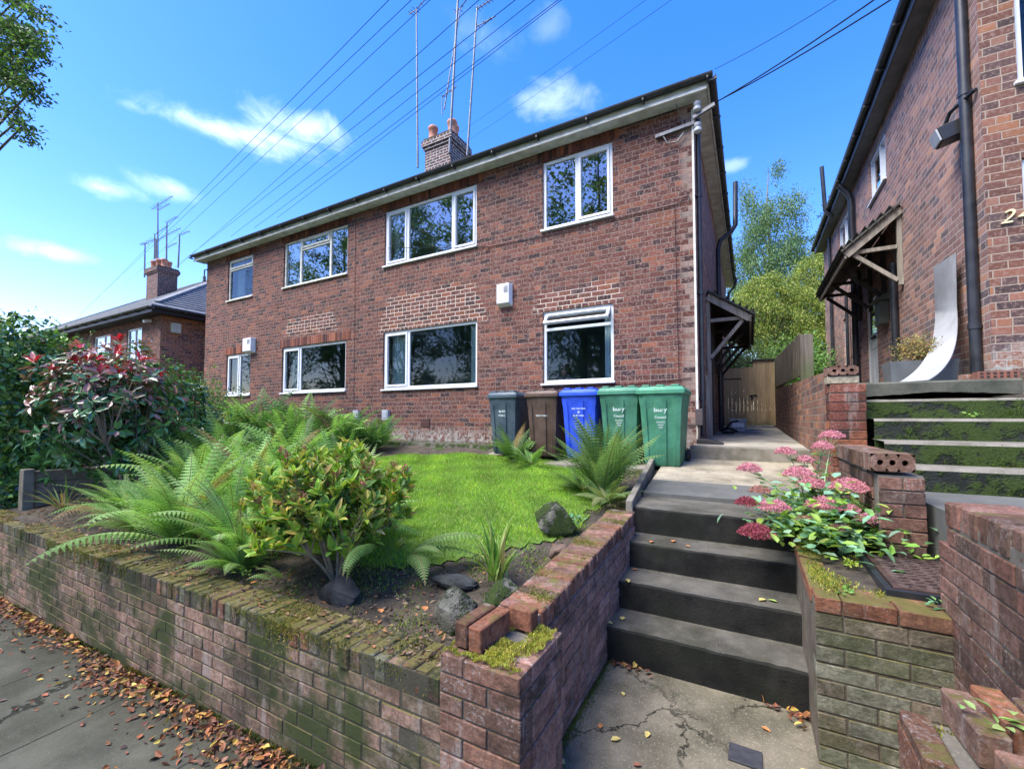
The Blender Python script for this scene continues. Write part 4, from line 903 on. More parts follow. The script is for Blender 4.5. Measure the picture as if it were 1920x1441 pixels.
# --- retaining wall along the alley, with its two end piers
def holed(parent, x0, x1, y0, y1, z0, z1, m, name='perforated_brick'):
    """brick with three oval holes facing the street"""
    b = MB(); cz = (z0+z1)/2; n = 12; cx = [x0+(x1-x0)*f for f in (.22, .5, .78)]; rx, rz = (x1-x0)*.075, (z1-z0)*.17
    xs = [x0, x0+(x1-x0)*.36, x0+(x1-x0)*.64, x1]
    for i in range(3):
        ring = [(cx[i]+rx*math.cos(2*math.pi*k/n), y0, cz+rz*math.sin(2*math.pi*k/n)) for k in range(n)]
        def sqp(k):
            a = 2*math.pi*k/n; c, s_ = math.cos(a), math.sin(a); q = max(abs(c), abs(s_)); return ((xs[i] if c < 0 else xs[i+1]) if abs(c) >= abs(s_)-1e-6 else cx[i]+c/q*(xs[i+1]-xs[i])/2, y0, z0+(z1-z0)*(.5+.5*s_/q))
        outer = [sqp(k) for k in range(n)]; back = [(x, y0+.07, z) for x, _, z in ring]
        b.add(outer+ring+back, [(k, (k+1) % n, n+(k+1) % n, n+k) for k in range(n)]+[(n+k, n+(k+1) % n, 2*n+(k+1) % n, 2*n+k) for k in range(n)]+[tuple(2*n+k for k in range(n))])
    b.box(x0, x1, y0, y1, z0, z1, 0, 'xXYzZ'); b.c = [(.19, .105, .075)]*len(b.v)
    return b.build(name, m, parent, color=True)
aw = thing('garden_wall', 'long dark brick retaining wall along the right side of the alley', 'wall', (.75, 9, 1))
b = MB(); b.add([(.62, 4.82, .6), (.80, 4.82, .6), (.80, 4.82, 2.03), (.62, 4.82, 2.03), (.68, 17, .6), (.86, 17, .6), (.86, 17, 2.55), (.68, 17, 2.55)], [(0, 1, 2, 3), (4, 7, 6, 5), (3, 2, 6, 7), (0, 3, 7, 4), (1, 5, 6, 2)]); b.build('brickwork', ALLEYB, aw)
p1 = thing('brick_pier', 'taller brick pier topped by a perforated brick where the alley wall begins', 'brick pier', (.74, 4.7, .9))
B = Bricks(); lay(B, 'x', .61, .862, 4.6, .1, .95, 1.90, 'red', ch=.079, start=1, bl=.25); lay(B, 'y', 4.7, 4.85, .61, .1, .95, 1.90, 'red', ch=.079, sign=-1); lay(B, 'y', 4.7, 4.85, .862, .1, .95, 1.9, 'red', ch=.079, sign=1); B.build('brickwork', OLDB, p1)
b = MB(); b.box(.618, .854, 4.608, 4.86, .6, 1.895); b.build('mortar', MORTAR, p1); holed(p1, .60, .815, 4.6, 4.84, 1.975, 2.055, OLDB); B = Bricks(); B.add((.71, 4.71, 1.935), (.11, .1, .033), (.3, .26, .18)); B.build('mortar_bed', STEPB, p1)
mw = thing('garden_wall', 'stepped-down brick wall behind the pink flowers', 'wall', (.72, 3.9, .7))
B = Bricks(); lay(B, 'x', .672, .888, 3.36, .1, .70, 1.26, 'brown', ch=.079, start=1); lay(B, 'y', 3.46, 4.6, .66, .1, .70, 1.26, 'brown', ch=.079, sign=-1); lay(B, 'y', 3.46, 4.6, .888, .1, .7, 1.26, 'brown', ch=.079, sign=1); lay(B, 'y', 3.66, 4.6, .645, .1, 1.27, 1.385, 'brown', ch=.115, sign=-1); lay(B, 'y', 3.6, 4.6, .84, .1, 1.27, 1.385, 'brown', ch=.115, sign=1)
B.build('brickwork', OLDB, mw)
b = MB(); b.box(.67, .88, 3.37, 4.61, .6, 1.262); b.box(.655, .832, 3.56, 4.61, 1.262, 1.38); b.build('mortar', MORTAR, mw); holed(mw, .636, .842, 3.355, 3.56, 1.285, 1.39, OLDB)
b = MB(); b.box(.95, 1.0, 2.6, 3.95, .5, 1.07); tag(b.build('retaining_slab', MORTARD), 'damp brick edge between the planter and the neighbour landing', 'retaining wall')
# neighbour's landing, steps and terrace
NY = [3.98, 4.22, 4.50, 4.78, 5.06]; NZ = [1.10, 1.265, 1.43, 1.60, 1.765, 1.93]
b = MB(); b.add([(.99, 2.0, 1.085), (3.2, 2.0, 1.085), (3.2, 4.1, 1.10), (.89, 4.1, 1.10), (.99, 2.0, .4), (3.2, 2.0, .4), (3.2, 4.1, .4), (.89, 4.1, .4)], [(0, 1, 2, 3), (0, 4, 5, 1), (0, 3, 7, 4), (1, 5, 6, 2)]); struct(b.build('landing_path', DARKSLAB))
ns = thing('concrete_steps', 'broad moss-covered steps up to the right-hand house', 'steps', (1.8, 4, 1.1))
for i in range(4):
    b = MB(); n = 30; xs = np.linspace(.885, 3.4, n+1); y0 = NY[i]; y1 = NY[i+1]+.1; z0 = NZ[i]-.08; z1 = NZ[i+1]; vs = []
    for x in xs:
        j = random.uniform(-.006, .006); vs += [(x, y0+.015, z0), (x, y0+j, z1-.02), (x, y0+.012+j, z1+j*.4), (x, y1, z1+.004)]
    for k in range(n):
        for q, mi in ((0, 0), (1, 1), (2, 1)): b.f.append((4*k+q, 4*k+4+q, 4*k+5+q, 4*k+1+q)); b.mi.append(mi)
    b.v = vs; b.c = [(1, 1, 1)]*len(vs); b.build('step', [NRISER, EDGEC], ns)
b = MB(); vs = []; n = 24; xs = np.linspace(.866, 1.93, n+1)
for x in xs:
    f = (x-.866)/1.064; cr = 1.80+.035*(1-abs(f-.55)*2)+random.uniform(-.004, .004); vs += [(x, 5.03, cr), (x, 5.02, 1.915), (x, 5.03, 1.93), (x, 6.3, 1.94), (x, 5.2, cr)]
b.add(vs, [(5*k+q, 5*k+5+q, 5*k+6+q, 5*k+1+q) for k in range(n) for q in range(3)]+[(5*k+4, 5*k+9, 5*k+5, 5*k) for k in range(n)]); b.add([(1.93, 5.03, 1.8), (1.93, 5.03, 1.93), (1.93, 6.3, 1.94), (1.93, 6.3, 1.8)], [(0, 3, 2, 1)])
b.build('top_slab', concrete('green_slab_edge', (.06, .065, .05), (.13, .13, .1), (.03, .035, .02), .6, 5, .3), ns)
b = MB(); b.add([(.82, 5.0, 1.78), (3.4, 5.0, 1.78), (3.4, 6.26, 1.79), (.82, 6.26, 1.79)], [(0, 1, 2, 3)]); b.add([(.87, 6.26, 1.925), (2.25, 6.26, 1.925), (2.25, 17, 1.96), (.87, 17, 1.96)], [(0, 1, 2, 3)]); struct(b.build('terrace', EDGEC))
# ================================================================== FENCE + GATE
fe = thing('wooden_fence', 'weathered vertical board fence standing on the alley wall', 'fence', (.76, 11, 2))
b = MB(); y = 8.1; k = 0
while y < 15.4:
    zt = 2.93+(y-8.1)*.067+random.uniform(-.02, .03); zb = 2.15+(y-5)*.04; b.box(.70+(k % 2)*.012, .72+(k % 2)*.012, y, y+.135, zb, zt); y += .14; k += 1
b.build('boards', FENCEW, fe); b = MB(); b.box(.73, .79, 8.0, 15.4, 2.45, 2.53); b.build('rail', FENCEW, fe)
b = MB(); b.box(.70, .80, 7.35, 7.46, 2.0, 2.80); b.build('post', FENCEW, fe); b = MB(); b.box(.70, .80, 7.95, 8.08, 2.0, 2.90); b.build('post', FENCEW, fe)
gt = thing('wooden_gate', 'tan wooden double gate closing the end of the alley', 'gate', (0, 14.8, 1.35))
for (x0, x1, zt) in ((-.68, .098, 3.14), (.1, .66, 3.33)):
    b = MB(); x = x0
    while x < x1-.02: w_ = min(.104, x1-x); b.box(x, x+w_-.0005, 14.8+random.uniform(0, .002), 14.825, 1.40, zt); x += .105
    b.box(x0, x1, 14.826, 14.88, 1.6, 1.7); b.box(x0, x1, 14.826, 14.88, 2.9, 3.0); lf = b.build('gate_panel', GATEW, gt)
b = MB(); b.box(.08, .68, 14.76, 14.9, 3.33, 3.37); b.box(-.02, .10, 14.77, 14.8, 3.24, 3.30); b.build('top_rail', DARKW, gt)
b = MB(); b.box(-.66, -.2, 14.785, 14.799, 2.80, 2.83); b.box(.0, .2, 14.78, 14.799, 2.28, 2.31); b.tube([(.06, 14.78, 2.31), (.06, 14.78, 2.2)], .015, 6); b.box(.04, .1, 14.77, 14.799, 2.16, 2.23); b.build('bolt', RUBBER, gt)
b = MB(); b.box(-.45, .15, 14.55, 14.6, 1.37, 1.40); tag(b.build('timber_strip', GREYW), 'pale timber strip lying across the foot of the gate', 'timber')
# ================================================================== SMALL OBJECTS IN THE ALLEY
b = MB(); cx, cy, cz = -.24, 11.3, 1.30
for (s0, z0, s1, z1) in ((.13, 0, .17, .3),):
    for (r0, r1, flip) in ((0, 0, 1), (-.008, -.008, -1)):
        a = s0+r0; c = s1+r1; vs = [(cx+sx*a, cy+sy*a*.8, cz+z0+(.01 if r0 else 0)) for sx, sy in ((-1, -1), (1, -1), (1, 1), (-1, 1))]+[(cx+sx*c, cy+sy*c*.8, cz+z1) for sx, sy in ((-1, -1), (1, -1), (1, 1), (-1, 1))]
        b.add(vs, [(k, (k+1) % 4, 4+(k+1) % 4, 4+k) for k in range(4)]+[(3, 2, 1, 0)])
    b.box(cx-.185, cx+.185, cy-.15, cy-.138, cz+.27, cz+.3)
tub = b.build('plastic_tub', CLEARP); tag(tub, 'small pale plastic tub on the alley path by the canopy post', 'tub'); b = MB(); b.box(cx-.12, cx+.12, cy-.142, cy-.134, cz+.1, cz+.2); b.build('sticker', WHITEP, tub)
b = MB(); b.box(-.66, -.05, 9.3, 9.8, 1.262, 1.285); tag(b.build('doormat', PLANTER, None, bevel=.008), 'flat grey doormat outside the side door', 'doormat')
b = MB(); b.add([(-.68, 6.75, 1.30), (-.56, 6.75, 1.30), (-.34, 6.75, 1.24), (-.68, 6.75, 1.225), (-.68, 7.05, 1.31), (-.56, 7.05, 1.31), (-.34, 7.05, 1.245), (-.68, 7.05, 1.23), (-.34, 6.75, 1.225), (-.34, 7.05, 1.23)], [(0, 3, 8, 2, 1), (4, 5, 6, 9, 7), (0, 1, 5, 4), (1, 2, 6, 5), (2, 8, 9, 6)]); tag(b.build('threshold_ramp', RUBBER, None, bevel=.006), 'small black rubber ramp on the step at the house corner', 'ramp')
b = MB(); b.tube([(-.55, 10.3, 1.34), (-.4, 10.15, 1.40), (-.25, 10.25, 1.33)], .03, 8); b.tube([(-.5, 10.4, 1.34), (-.35, 10.3, 1.52), (-.22, 10.2, 1.55)], .02, 8); b.lathe((-.42, 10.35, 1.27), [(.12, 0), (.12, .04), (.05, .06)], 12); tag(b.build('scooter_frame', RUBBER, None, smooth=40), 'jumble of black tubing on the path beside the white tub', 'scooter')
b = MB(); b.box(-.665, -.6, 8.62, 8.70, 1.28, 2.66); b.box(-.665, -.6, 8.2, 8.24, 1.28, 2.35); tag(b.build('timber_batten', GREYW), 'thin weathered battens standing against the wall under the canopy', 'timber')
# side door in the gable
b = MB(); b.box(-.80, -.76, 9.6, 10.5, 1.25, 3.35); sdn = b.build('door', DARKW, hs_); b = MB(); b.box(-.755, -.73, 9.7, 9.74, 2.2, 2.35); b.build('handle', METAL, sdn)
b = MB(); b.box(-.679, -.62, 9.3, 9.5, 1.27, 3.3); b.build('door_post', simple('black_post', (.012, .012, .014), None, 5, .5), hs_)
# neighbour's slab: bent board, planter, bricks
b = MB(); n = 22; vs = []
def bz(t, A, B_, C_): return tuple(A[i]*(1-t)**2+2*B_[i]*t*(1-t)+C_[i]*t*t for i in range(3))
for k in range(n+1):
    t_ = k/n
    if t_ < .72: l = bz(t_/.72, (1.24, 5.34, 1.945), (1.98, 7.0, 2.28), (2.13, 7.5, 3.0)); r = bz(t_/.72, (1.39, 5.13, 1.945), (2.0, 6.35, 2.2), (2.13, 6.84, 2.9))
    else: f = (t_-.72)/.28; l = (2.13, 7.5, 3.0+.57*f); r = (2.13, 6.84-.04*f, 2.9+.63*f)
    vs += [r, l, (r[0]+.006, r[1]+.008, r[2]-.004), (l[0]+.006, l[1]+.008, l[2]-.004)]
b.add(vs, [f for k in range(n) for f in ((4*k, 4*k+1, 4*k+5, 4*k+4), (4*k+2, 4*k+6, 4*k+7, 4*k+3), (4*k, 4*k+4, 4*k+6, 4*k+2), (4*k+1, 4*k+3, 4*k+7, 4*k+5))]+[(0, 2, 3, 1), (4*n, 4*n+1, 4*n+3, 4*n+2)])
tag(b.build('bent_board', BOARD, None, smooth=40), 'pale grey flexible board bent against the right-hand house wall', 'board')
tp = thing('planter', 'dark grey trough planter with golden shrub on the right-hand terrace', 'planter', (1.75, 6.75, 1.94))
b = MB(); b.add([(1.48, 6.6, 1.94), (2.02, 6.6, 1.94), (2.02, 6.9, 1.94), (1.48, 6.9, 1.94), (1.45, 6.56, 2.27), (2.05, 6.56, 2.27), (2.05, 6.94, 2.27), (1.45, 6.94, 2.27), (1.48, 6.59, 2.27), (2.02, 6.59, 2.27), (2.02, 6.91, 2.27), (1.48, 6.91, 2.27), (1.48, 6.59, 2.22), (2.02, 6.59, 2.22), (2.02, 6.91, 2.22), (1.48, 6.91, 2.22)], [(k, (k+1) % 4, 4+(k+1) % 4, 4+k) for k in range(4)]+[(4+k, 4+(k+1) % 4, 8+(k+1) % 4, 8+k) for k in range(4)]+[(8+k, 8+(k+1) % 4, 12+(k+1) % 4, 12+k) for k in range(4)]+[(12, 13, 14, 15)]); b.build('trough', PLANTER, tp)
B = Bricks(); B.add((1.80, 5.42, 1.965), (.11, .05, .033), btone('orange')); B.build('spare_brick', PIERB, None); spb = bpy.data.objects['spare_brick']; tag(spb, 'half-hidden spare brick at the foot of the bent board', 'brick')
b = MB(); B2 = []; bx0, bx1, by0, by1, bz0, bz1 = 1.72, 1.97, 5.16, 5.27, 1.94, 2.005
b.box(bx0, bx1, by0, by1, bz0, bz1, 0); 
for k in range(6):
    for r in range(2): b.box(bx0+.014+k*.04, bx0+.034+k*.04, by0-.002, by0, bz0+.01+r*.028, bz0+.026+r*.028, 1)
tag(b.build('perforated_brick', [simple('orange_brick', (.25, .1, .06), (.17, .07, .05), 20, .9), RUBBER]), 'orange perforated brick lying on the right-hand top slab', 'brick')
# iron cover on the planter
mc = thing('manhole_cover', 'rusty patterned iron inspection cover set in the planter top', 'manhole cover', (.8, 2.95, .78))
b = MB(); x0, x1, y0, y1 = .545, 1.12, 2.66, 3.30
for (a, b1, c, d1) in ((x0, x1, y0, y0+.03), (x0, x1, y1-.03, y1), (x0, x0+.03, y0+.031, y1-.031), (x1-.03, x1, y0+.031, y1-.031)): b.box(a, b1, c, d1, .76, .80)
b.build('frame', BLACKPL, mc, bevel=.003)
b = MB(); b.box(x0+.035, x1-.035, y0+.035, y1-.035, .76, .808)
b.build('lid', IRON, mc, bevel=.004); b = MB(); i = 0; yy = y0+.06
while yy < y1-.06:
    xx = x0+.06+(i % 2)*.025
    while xx < x1-.07: b.beam((xx, yy, .811), (xx+.034, yy+.016*(1 if i % 2 else -1), .811), .007, .007); xx += .05
    yy += .024; i += 1
b.build('tread_pattern', simple('worn_iron', (.16, .11, .1), (.24, .19, .18), 20, .4, metal=.5), mc)
b = MB(); b.box(-.12, .02, 2.30, 2.42, .012, .022); tag(b.build('stopcock_cover', simple('dark_cover', (.03, .03, .035), (.05, .05, .055), 30, .6), None, bevel=.002), 'small dark square stopcock cover in the entrance path', 'drain cover')

# ================================================================== WHEELIE BINS
def bin_(x, y, w_, c1, label, words, rot=0, H=1.03, zb=1.03, lidc=None, cat='wheelie bin'):
    r = thing('wheelie_bin', label, cat, (x, y, zb), 'wheelie bins lined up under the window'); r.rotation_euler[2] = 0
    m = simple('bin_plastic', c1, tuple(min(1, q*1.5+.02) for q in c1), 5, .5, bd=.001); lm = simple('bin_lid_plastic', tuple(min(1, q*1.35+.01) for q in c1), tuple(min(1, q*1.7+.015) for q in c1), 14, .4)
    D = .66*w_/.58; Hb = H*.88
    prof = [(-.5, 0), (-.36, 0), (-.335, .018), (-.16, .018), (-.14, 0), (.14, 0), (.16, .018), (.335, .018), (.36, 0), (.5, 0)]
    b = MB(); zs = [0, .03, .3, .6, .78, .8, .9, 1.0]
    ring_n = None
    for zi, f in enumerate(zs):
        s = .80+.20*f; hw = w_/2*.93*s; hd = D/2*(.78+.22*f); z = zb+Hb*f
        if f >= .9: hw *= 1.03; hd *= 1.02
        if zi == 0: hw *= .93; hd *= .93
        fr = [(x+px_*2*hw*.96, y-hd+(pd if f < .85 else 0)+abs(px_)**4*.25, z) for px_, pd in prof]
        ring = fr+[(x+hw, y-hd+.05, z), (x+hw, y+hd, z), (x-hw, y+hd, z), (x-hw, y-hd+.05, z)]
        ring_n = len(ring); b.v += ring; b.c += [(1, 1, 1)]*ring_n
    for i in range(len(zs)-1):
        for k in range(ring_n): b.f.append((i*ring_n+k, i*ring_n+(k+1) % ring_n, (i+1)*ring_n+(k+1) % ring_n, (i+1)*ring_n+k)); b.mi.append(0)
    b.f.append(tuple(range(ring_n))[::-1]); b.mi.append(0); b.build('body', m, r, smooth=35)
    b = MB(); hw, hd = w_/2, D/2; z0 = zb+Hb
    def ringz(sx, sy, z, dy=0): return [(x-hw*sx, y-hd*sy+dy, z), (x-hw*sx*.9, y-hd*sy-.015+dy, z), (x+hw*sx*.9, y-hd*sy-.015+dy, z), (x+hw*sx, y-hd*sy+dy, z), (x+hw*sx, y+hd*sy, z), (x-hw*sx, y+hd*sy, z)]
    rs = [ringz(1, 1, z0-.02), ringz(1.02, 1.03, z0-.015), ringz(1.02, 1.03, z0+.035), ringz(.97, .97, z0+.045), ringz(.93, .92, z0+.07), ringz(.7, .7, z0+.085)]
    for q in rs: b.v += q; b.c += [(1, 1, 1)]*6
    for i in range(len(rs)-1):
        for k in range(6): b.f.append((i*6+k, i*6+(k+1) % 6, (i+1)*6+(k+1) % 6, (i+1)*6+k)); b.mi.append(0)
    b.f.append(tuple(range(30, 36))); b.mi.append(0)
    for sx in (-.62, 0, .62): b.box(x+sx*hw-.045, x+sx*hw+.045, y-hd*.97, y-hd*.45, z0+.06, z0+.098)
    b.build('lid', lm, r, smooth=40, bevel=.004)
    b = MB(); b.tube([(x-hw*.8, y+hd+.06, z0+.05), (x+hw*.8, y+hd+.06, z0+.05)], .014, 8)
    for sx in (-.8, .8): b.tube([(x+sx*hw, y+hd-.02, z0-.02), (x+sx*hw, y+hd+.06, z0+.05)], .014, 8)
    b.build('handle', m, r, smooth=50)
    for sx in (-1, 1):
        q = MB(); ww = [(.0, -.022), (.085, -.022), (.1, -.012), (.1, .012), (.085, .022), (.0, .022)]; seg = 20; vs = []
        for (rr, xo) in ww: vs += [(x+sx*(w_*.44)+xo, y+hd*.80+rr*math.cos(2*math.pi*k/seg), zb+.1+rr*math.sin(2*math.pi*k/seg)) for k in range(seg)]
        q.add(vs, [(i*seg+k, i*seg+(k+1) % seg, (i+1)*seg+(k+1) % seg, (i+1)*seg+k) for i in range(5) for k in range(seg)]); q.build('wheel', RUBBER, r, smooth=40)
    for (s, size, zf, dx) in words:
        hdz = D/2*(.78+.22*zf); text('printing', s, (x+dx, y-hdz-.003, zb+Hb*zf), size, (R(90)-.05, 0, 0), PRINT, r, .001, 0, 'CENTER')
    return r
bin_(-3.42, 6.15, .53, (.03, .05, .065), 'dark grey wheelie bin at the left end of the row', [('BURY', .05, .73, 0), ('M.B.C.', .05, .66, 0)])
bin_(-2.72, 6.12, .54, (.055, .03, .02), 'brown wheelie bin between the grey and the blue bins', [('BURY M.B.C.', .035, .66, 0)])
bin_(-2.12, 6.08, .56, (.008, .05, .46), 'bright blue wheelie bin in the middle of the row', [('RECYCLE FOR', .032, .77, 0), ('B', .06, .71, 0), ('BURY MBC', .034, .66, 0)])
def glines(zf): return [('Bury', .085, zf, 0), ('Council', .045, zf-.09, .0), ('General', .03, zf-.15, 0), ('waste', .03, zf-.185, 0), ('only', .03, zf-.22, 0)]
bin_(-1.53, 6.0, .56, (.035, .14, .085), 'green wheelie bin touching the blue bin, half hidden by a fern', glines(.74))
bin_(-.975, 5.88, .57, (.035, .16, .09), 'green wheelie bin at the right end of the row beside the house corner', glines(.74), H=1.05, zb=1.0)
b = MB(); b.add([(-3.9, 5.75, .93), (-1.17, 5.55, .97), (-1.17, 6.4, 1.03), (-3.9, 6.4, 1.025), (-3.9, 5.75, .8), (-1.17, 5.55, .8)], [(0, 1, 2, 3), (0, 4, 5, 1)]); struct(b.build('bin_stand', EDGEC))

# ================================================================== VEGETATION
def fern_arrays(base, n, L, spread=1.0, e0=(60, 85), droop=(70, 110), pairs=20, teeth=6, pl=.17, cols=None, az=None, wid=1.0):
    """a clump of fronds: every frond an arching rachis with paired, toothed pinnae"""
    parts = []; cols = cols or [(.09, .2, .035), (.12, .26, .05), (.16, .30, .07), (.07, .16, .035)]
    for _ in range(n):
        a = rng.uniform(0, 2*math.pi) if az is None else R(rng.uniform(*az)); Lf = L*rng.uniform(.45, 1.1); el0 = R(rng.uniform(*e0)); dr = R(rng.uniform(*droop))
        twist = rng.uniform(-.35, .35); K = pairs+1; s = np.linspace(0, 1, K)
        el = el0-dr*s**1.3; azs = a+twist*s
        d = np.stack([np.cos(azs)*np.cos(el), np.sin(azs)*np.cos(el), np.sin(el)], 1)
        P = np.array(base)+np.array([math.cos(a), math.sin(a), 0])*rng.uniform(0, .05*spread)+np.concatenate([[np.zeros(3)], np.cumsum(d[:-1]*Lf/pairs, 0)])
        side = unit(np.cross(d, np.array([0, 0, 1.]))); side = unit(side+d*0); nrm = np.cross(side, d)
        roll = rng.uniform(-.35, .35); side, nrm = side*math.cos(roll)+nrm*math.sin(roll), -side*math.sin(roll)+nrm*math.cos(roll)
        idx = np.arange(2, K); si = s[idx]
        prof = np.clip(np.minimum((si+.02)/.35, 1)**.7*(1-si**1.8)*1.08+.03, .02, 1)*pl*Lf*rng.uniform(.9, 1.15)*wid
        base_c = np.array(cols[rng.integers(len(cols))])*rng.uniform(.8, 1.25)
        if rng.random() < .04: base_c = np.array((.25, .17, .06))
        for sg in (-1, 1):
            pd = unit(side[idx]*sg+d[idx]*.28-nrm[idx]*.12); pn = unit(nrm[idx]+side[idx]*sg*.1)
            w0 = Lf/pairs*.95
            if teeth <= 1:
                V = np.stack([P[idx], P[idx]+pd*(prof*.4)[:, None]+d[idx]*w0*.42, P[idx]+pd*prof[:, None]-pn*(prof*.18)[:, None], P[idx]+pd*(prof*.4)[:, None]-d[idx]*w0*.42], 1)
                m = len(idx); F4 = (np.arange(m)*4)[:, None]+np.arange(4); parts.append((V.reshape(-1, 3), [F4], np.repeat(np.clip(base_c*rng.normal(1, .1, (m, 1)), 0, 1), 4, 0)))
            else:
                t = (np.arange(teeth)+.1)/teeth; tm = len(t); m = len(idx)
                q0 = P[idx][:, None]+pd[:, None]*(prof[:, None]*t)[..., None]-pn[:, None]*(prof[:, None]*.2*t**2)[..., None]
                step = (prof/teeth)[:, None, None]*pd[:, None]
                hw = (w0*.40*(1-t**1.4)+.001)[None, :, None]*np.minimum(1, prof/(.25*pl*Lf))[:, None, None]
                for sg2 in (-1, 1):
                    dd = d[idx][:, None]*sg2
                    V = np.stack([q0, q0+step*.95, q0+step*.85+dd*hw, q0+step*.25+dd*hw*.9], 2)
                    k = m*tm; F4 = (np.arange(k)*4)[:, None]+np.arange(4); parts.append((V.reshape(-1, 3), [F4], np.repeat(np.clip(base_c*rng.normal(1, .1, (k, 1)), 0, 1), 4, 0)))
        # rachis
        r_ = .0032; V = np.stack([P-side*r_, P+side*r_], 1).reshape(-1, 3); k = np.arange(K-1); F4 = np.stack([2*k, 2*k+1, 2*k+3, 2*k+2], 1); parts.append((V, [F4], np.tile((.14, .12, .05), (len(V), 1))))
    return merge(parts)
def fern(label, base, n, L, group=None, name='fern', **kw):
    t = thing(name, label, 'fern', base, group)
    V, F, C = fern_arrays(base, n, L, **kw); np_mesh('fronds', V, F, C, FROND, t, smooth=False); return t
DG = [(.09, .19, .05), (.11, .23, .06), (.07, .15, .045), (.15, .28, .08)]
LG = [(.22, .4, .1), (.29, .48, .14), (.16, .33, .07), (.35, .5, .18)]
GBP = 'ferns massed behind the street wall'
fl = [((-5.85, 2.1), .62, 'pale fern spilling over the mossy coping at the far left of the bed'), ((-5.0, 1.92), .62, 'bright green fern arching over the wall left of the yellow-leaved shrub'), ((-4.3, 1.9), .85, 'fern with low spreading fronds beside the left edge of the yellow-leaved shrub'), ((-3.65, 1.98), .72, 'fern tucked under the left side of the yellow-leaved shrub'),
      ((-5.8, 2.7), .9, 'fern in the second row behind the wall below the red-tipped shrub'), ((-4.7, 2.7), .95, 'tall fern between the red-tipped and yellow-leaved shrubs'), ((-3.9, 2.6), .8, 'fern just behind the yellow-leaved shrub on its left'), ((-5.2, 3.5), 1.0, 'tall pale fern in the middle of the fern bed'), ((-6.6, 3.4), 1.05, 'tall fern at the back left of the bed near the red-tipped shrub'), ((-4.2, 3.4), .8, 'fern at the lawn edge behind the yellow-leaved shrub')]
fl += [((-3.2, 1.80), .46, 'small bright fern against the coping left of the yellow-leaved shrub'), ((-2.95, 2.45), .72, 'fern directly behind the yellow-leaved shrub'), ((-3.35, 2.9), .7, 'fern poking out above the yellow-leaved shrub at the lawn edge')]
for (xy, L, lab) in fl:
    fern(lab, (*xy, gz(*xy)-.02), 60, L*1.12, GBP, teeth=6 if xy[1] < 2.2 else 5, pairs=26, pl=.15, cols=LG if xy[1] < 3 else LG[:3]+DG[:1], e0=(35, 88), droop=(30, 90))
bk = [((-10.6, 5.3), 1.25), ((-9.7, 5.7), 1.3), ((-8.9, 5.3), 1.25), ((-8.2, 5.8), 1.2), ((-7.7, 5.2), 1.0), ((-7.1, 5.75), 1.0), ((-6.6, 5.4), .85), ((-6.3, 5.95), .8), ((-9.3, 4.6), 1.1), ((-8.4, 4.5), 1.0)]
bl_ = ['leftmost fern of the dark bank under the house windows', 'tall dark fern below the leftmost ground floor window', 'dark fern in front of the bank left of centre', 'dark fern under the second ground floor window', 'fern in the front of the bank under the second window', 'fern against the wall right of the second window', 'low fern near the right end of the bank', 'rightmost fern of the bank beside the grey meter boxes', 'front fern of the bank behind the pale ferns', 'front fern of the bank beside the lawn corner']
for ((x, y), L), lab in zip(bk, bl_): fern(lab, (x, y, gz(x, y)), 44, L*1.25, 'ferns banked below the house windows', teeth=1, pairs=20, pl=.2, cols=DG+LG[:3], e0=(50, 88), droop=(50, 100))
fern('fern with upright fronds in front of the dark grey bin', (-3.12, 5.68, .97), 34, .72, teeth=3, pairs=20, cols=DG+LG[:1], e0=(50, 85), droop=(30, 75)); fern('small low fern in front of the brown bin', (-2.72, 5.5, .95), 12, .5, teeth=3, pairs=18, cols=LG[:3]+DG, e0=(30, 65), droop=(40, 80))
fern('large fern in the bed beside the path in front of the green and blue bins', (-1.34, 4.35, .84), 70, .84, teeth=4, pairs=26, cols=[(.2, .32, .11), (.26, .37, .14), (.15, .27, .08), (.1, .2, .05)], e0=(48, 89), droop=(20, 65), pl=.17)
fern('low pale fern fronds at the foot of the large fern by the path', (-1.22, 4.12, .82), 26, .42, teeth=3, pairs=20, cols=[(.2, .32, .11), (.26, .3, .12), (.12, .2, .07)], e0=(5, 60), droop=(20, 60))
fern('low dark fern between the large fern and the lawn', (-1.58, 4.42, .85), 22, .45, teeth=3, pairs=20, cols=DG, e0=(5, 55), droop=(20, 60))
fern('small hanging fern frond at the foot of the yellow-leaved shrub', (-2.02, 1.98, .82), 4, .5, teeth=7, pairs=22, cols=DG, e0=(10, 30), droop=(90, 120), az=(215, 300)); fern('pale lacy fern drooping over the lawn edge right of the yellow-leaved shrub', (-1.98, 2.2, .72), 6, .55, teeth=5, pairs=20, cols=[(.2, .32, .1), (.16, .28, .08)], e0=(10, 40), droop=(40, 70), az=(-40, 60))
fern('tiny dark fern under the yellow-leaved shrub beside the coping', (-2.72, 1.80, .54), 9, .2, teeth=3, pairs=14, cols=DG, e0=(30, 80), droop=(40, 90))

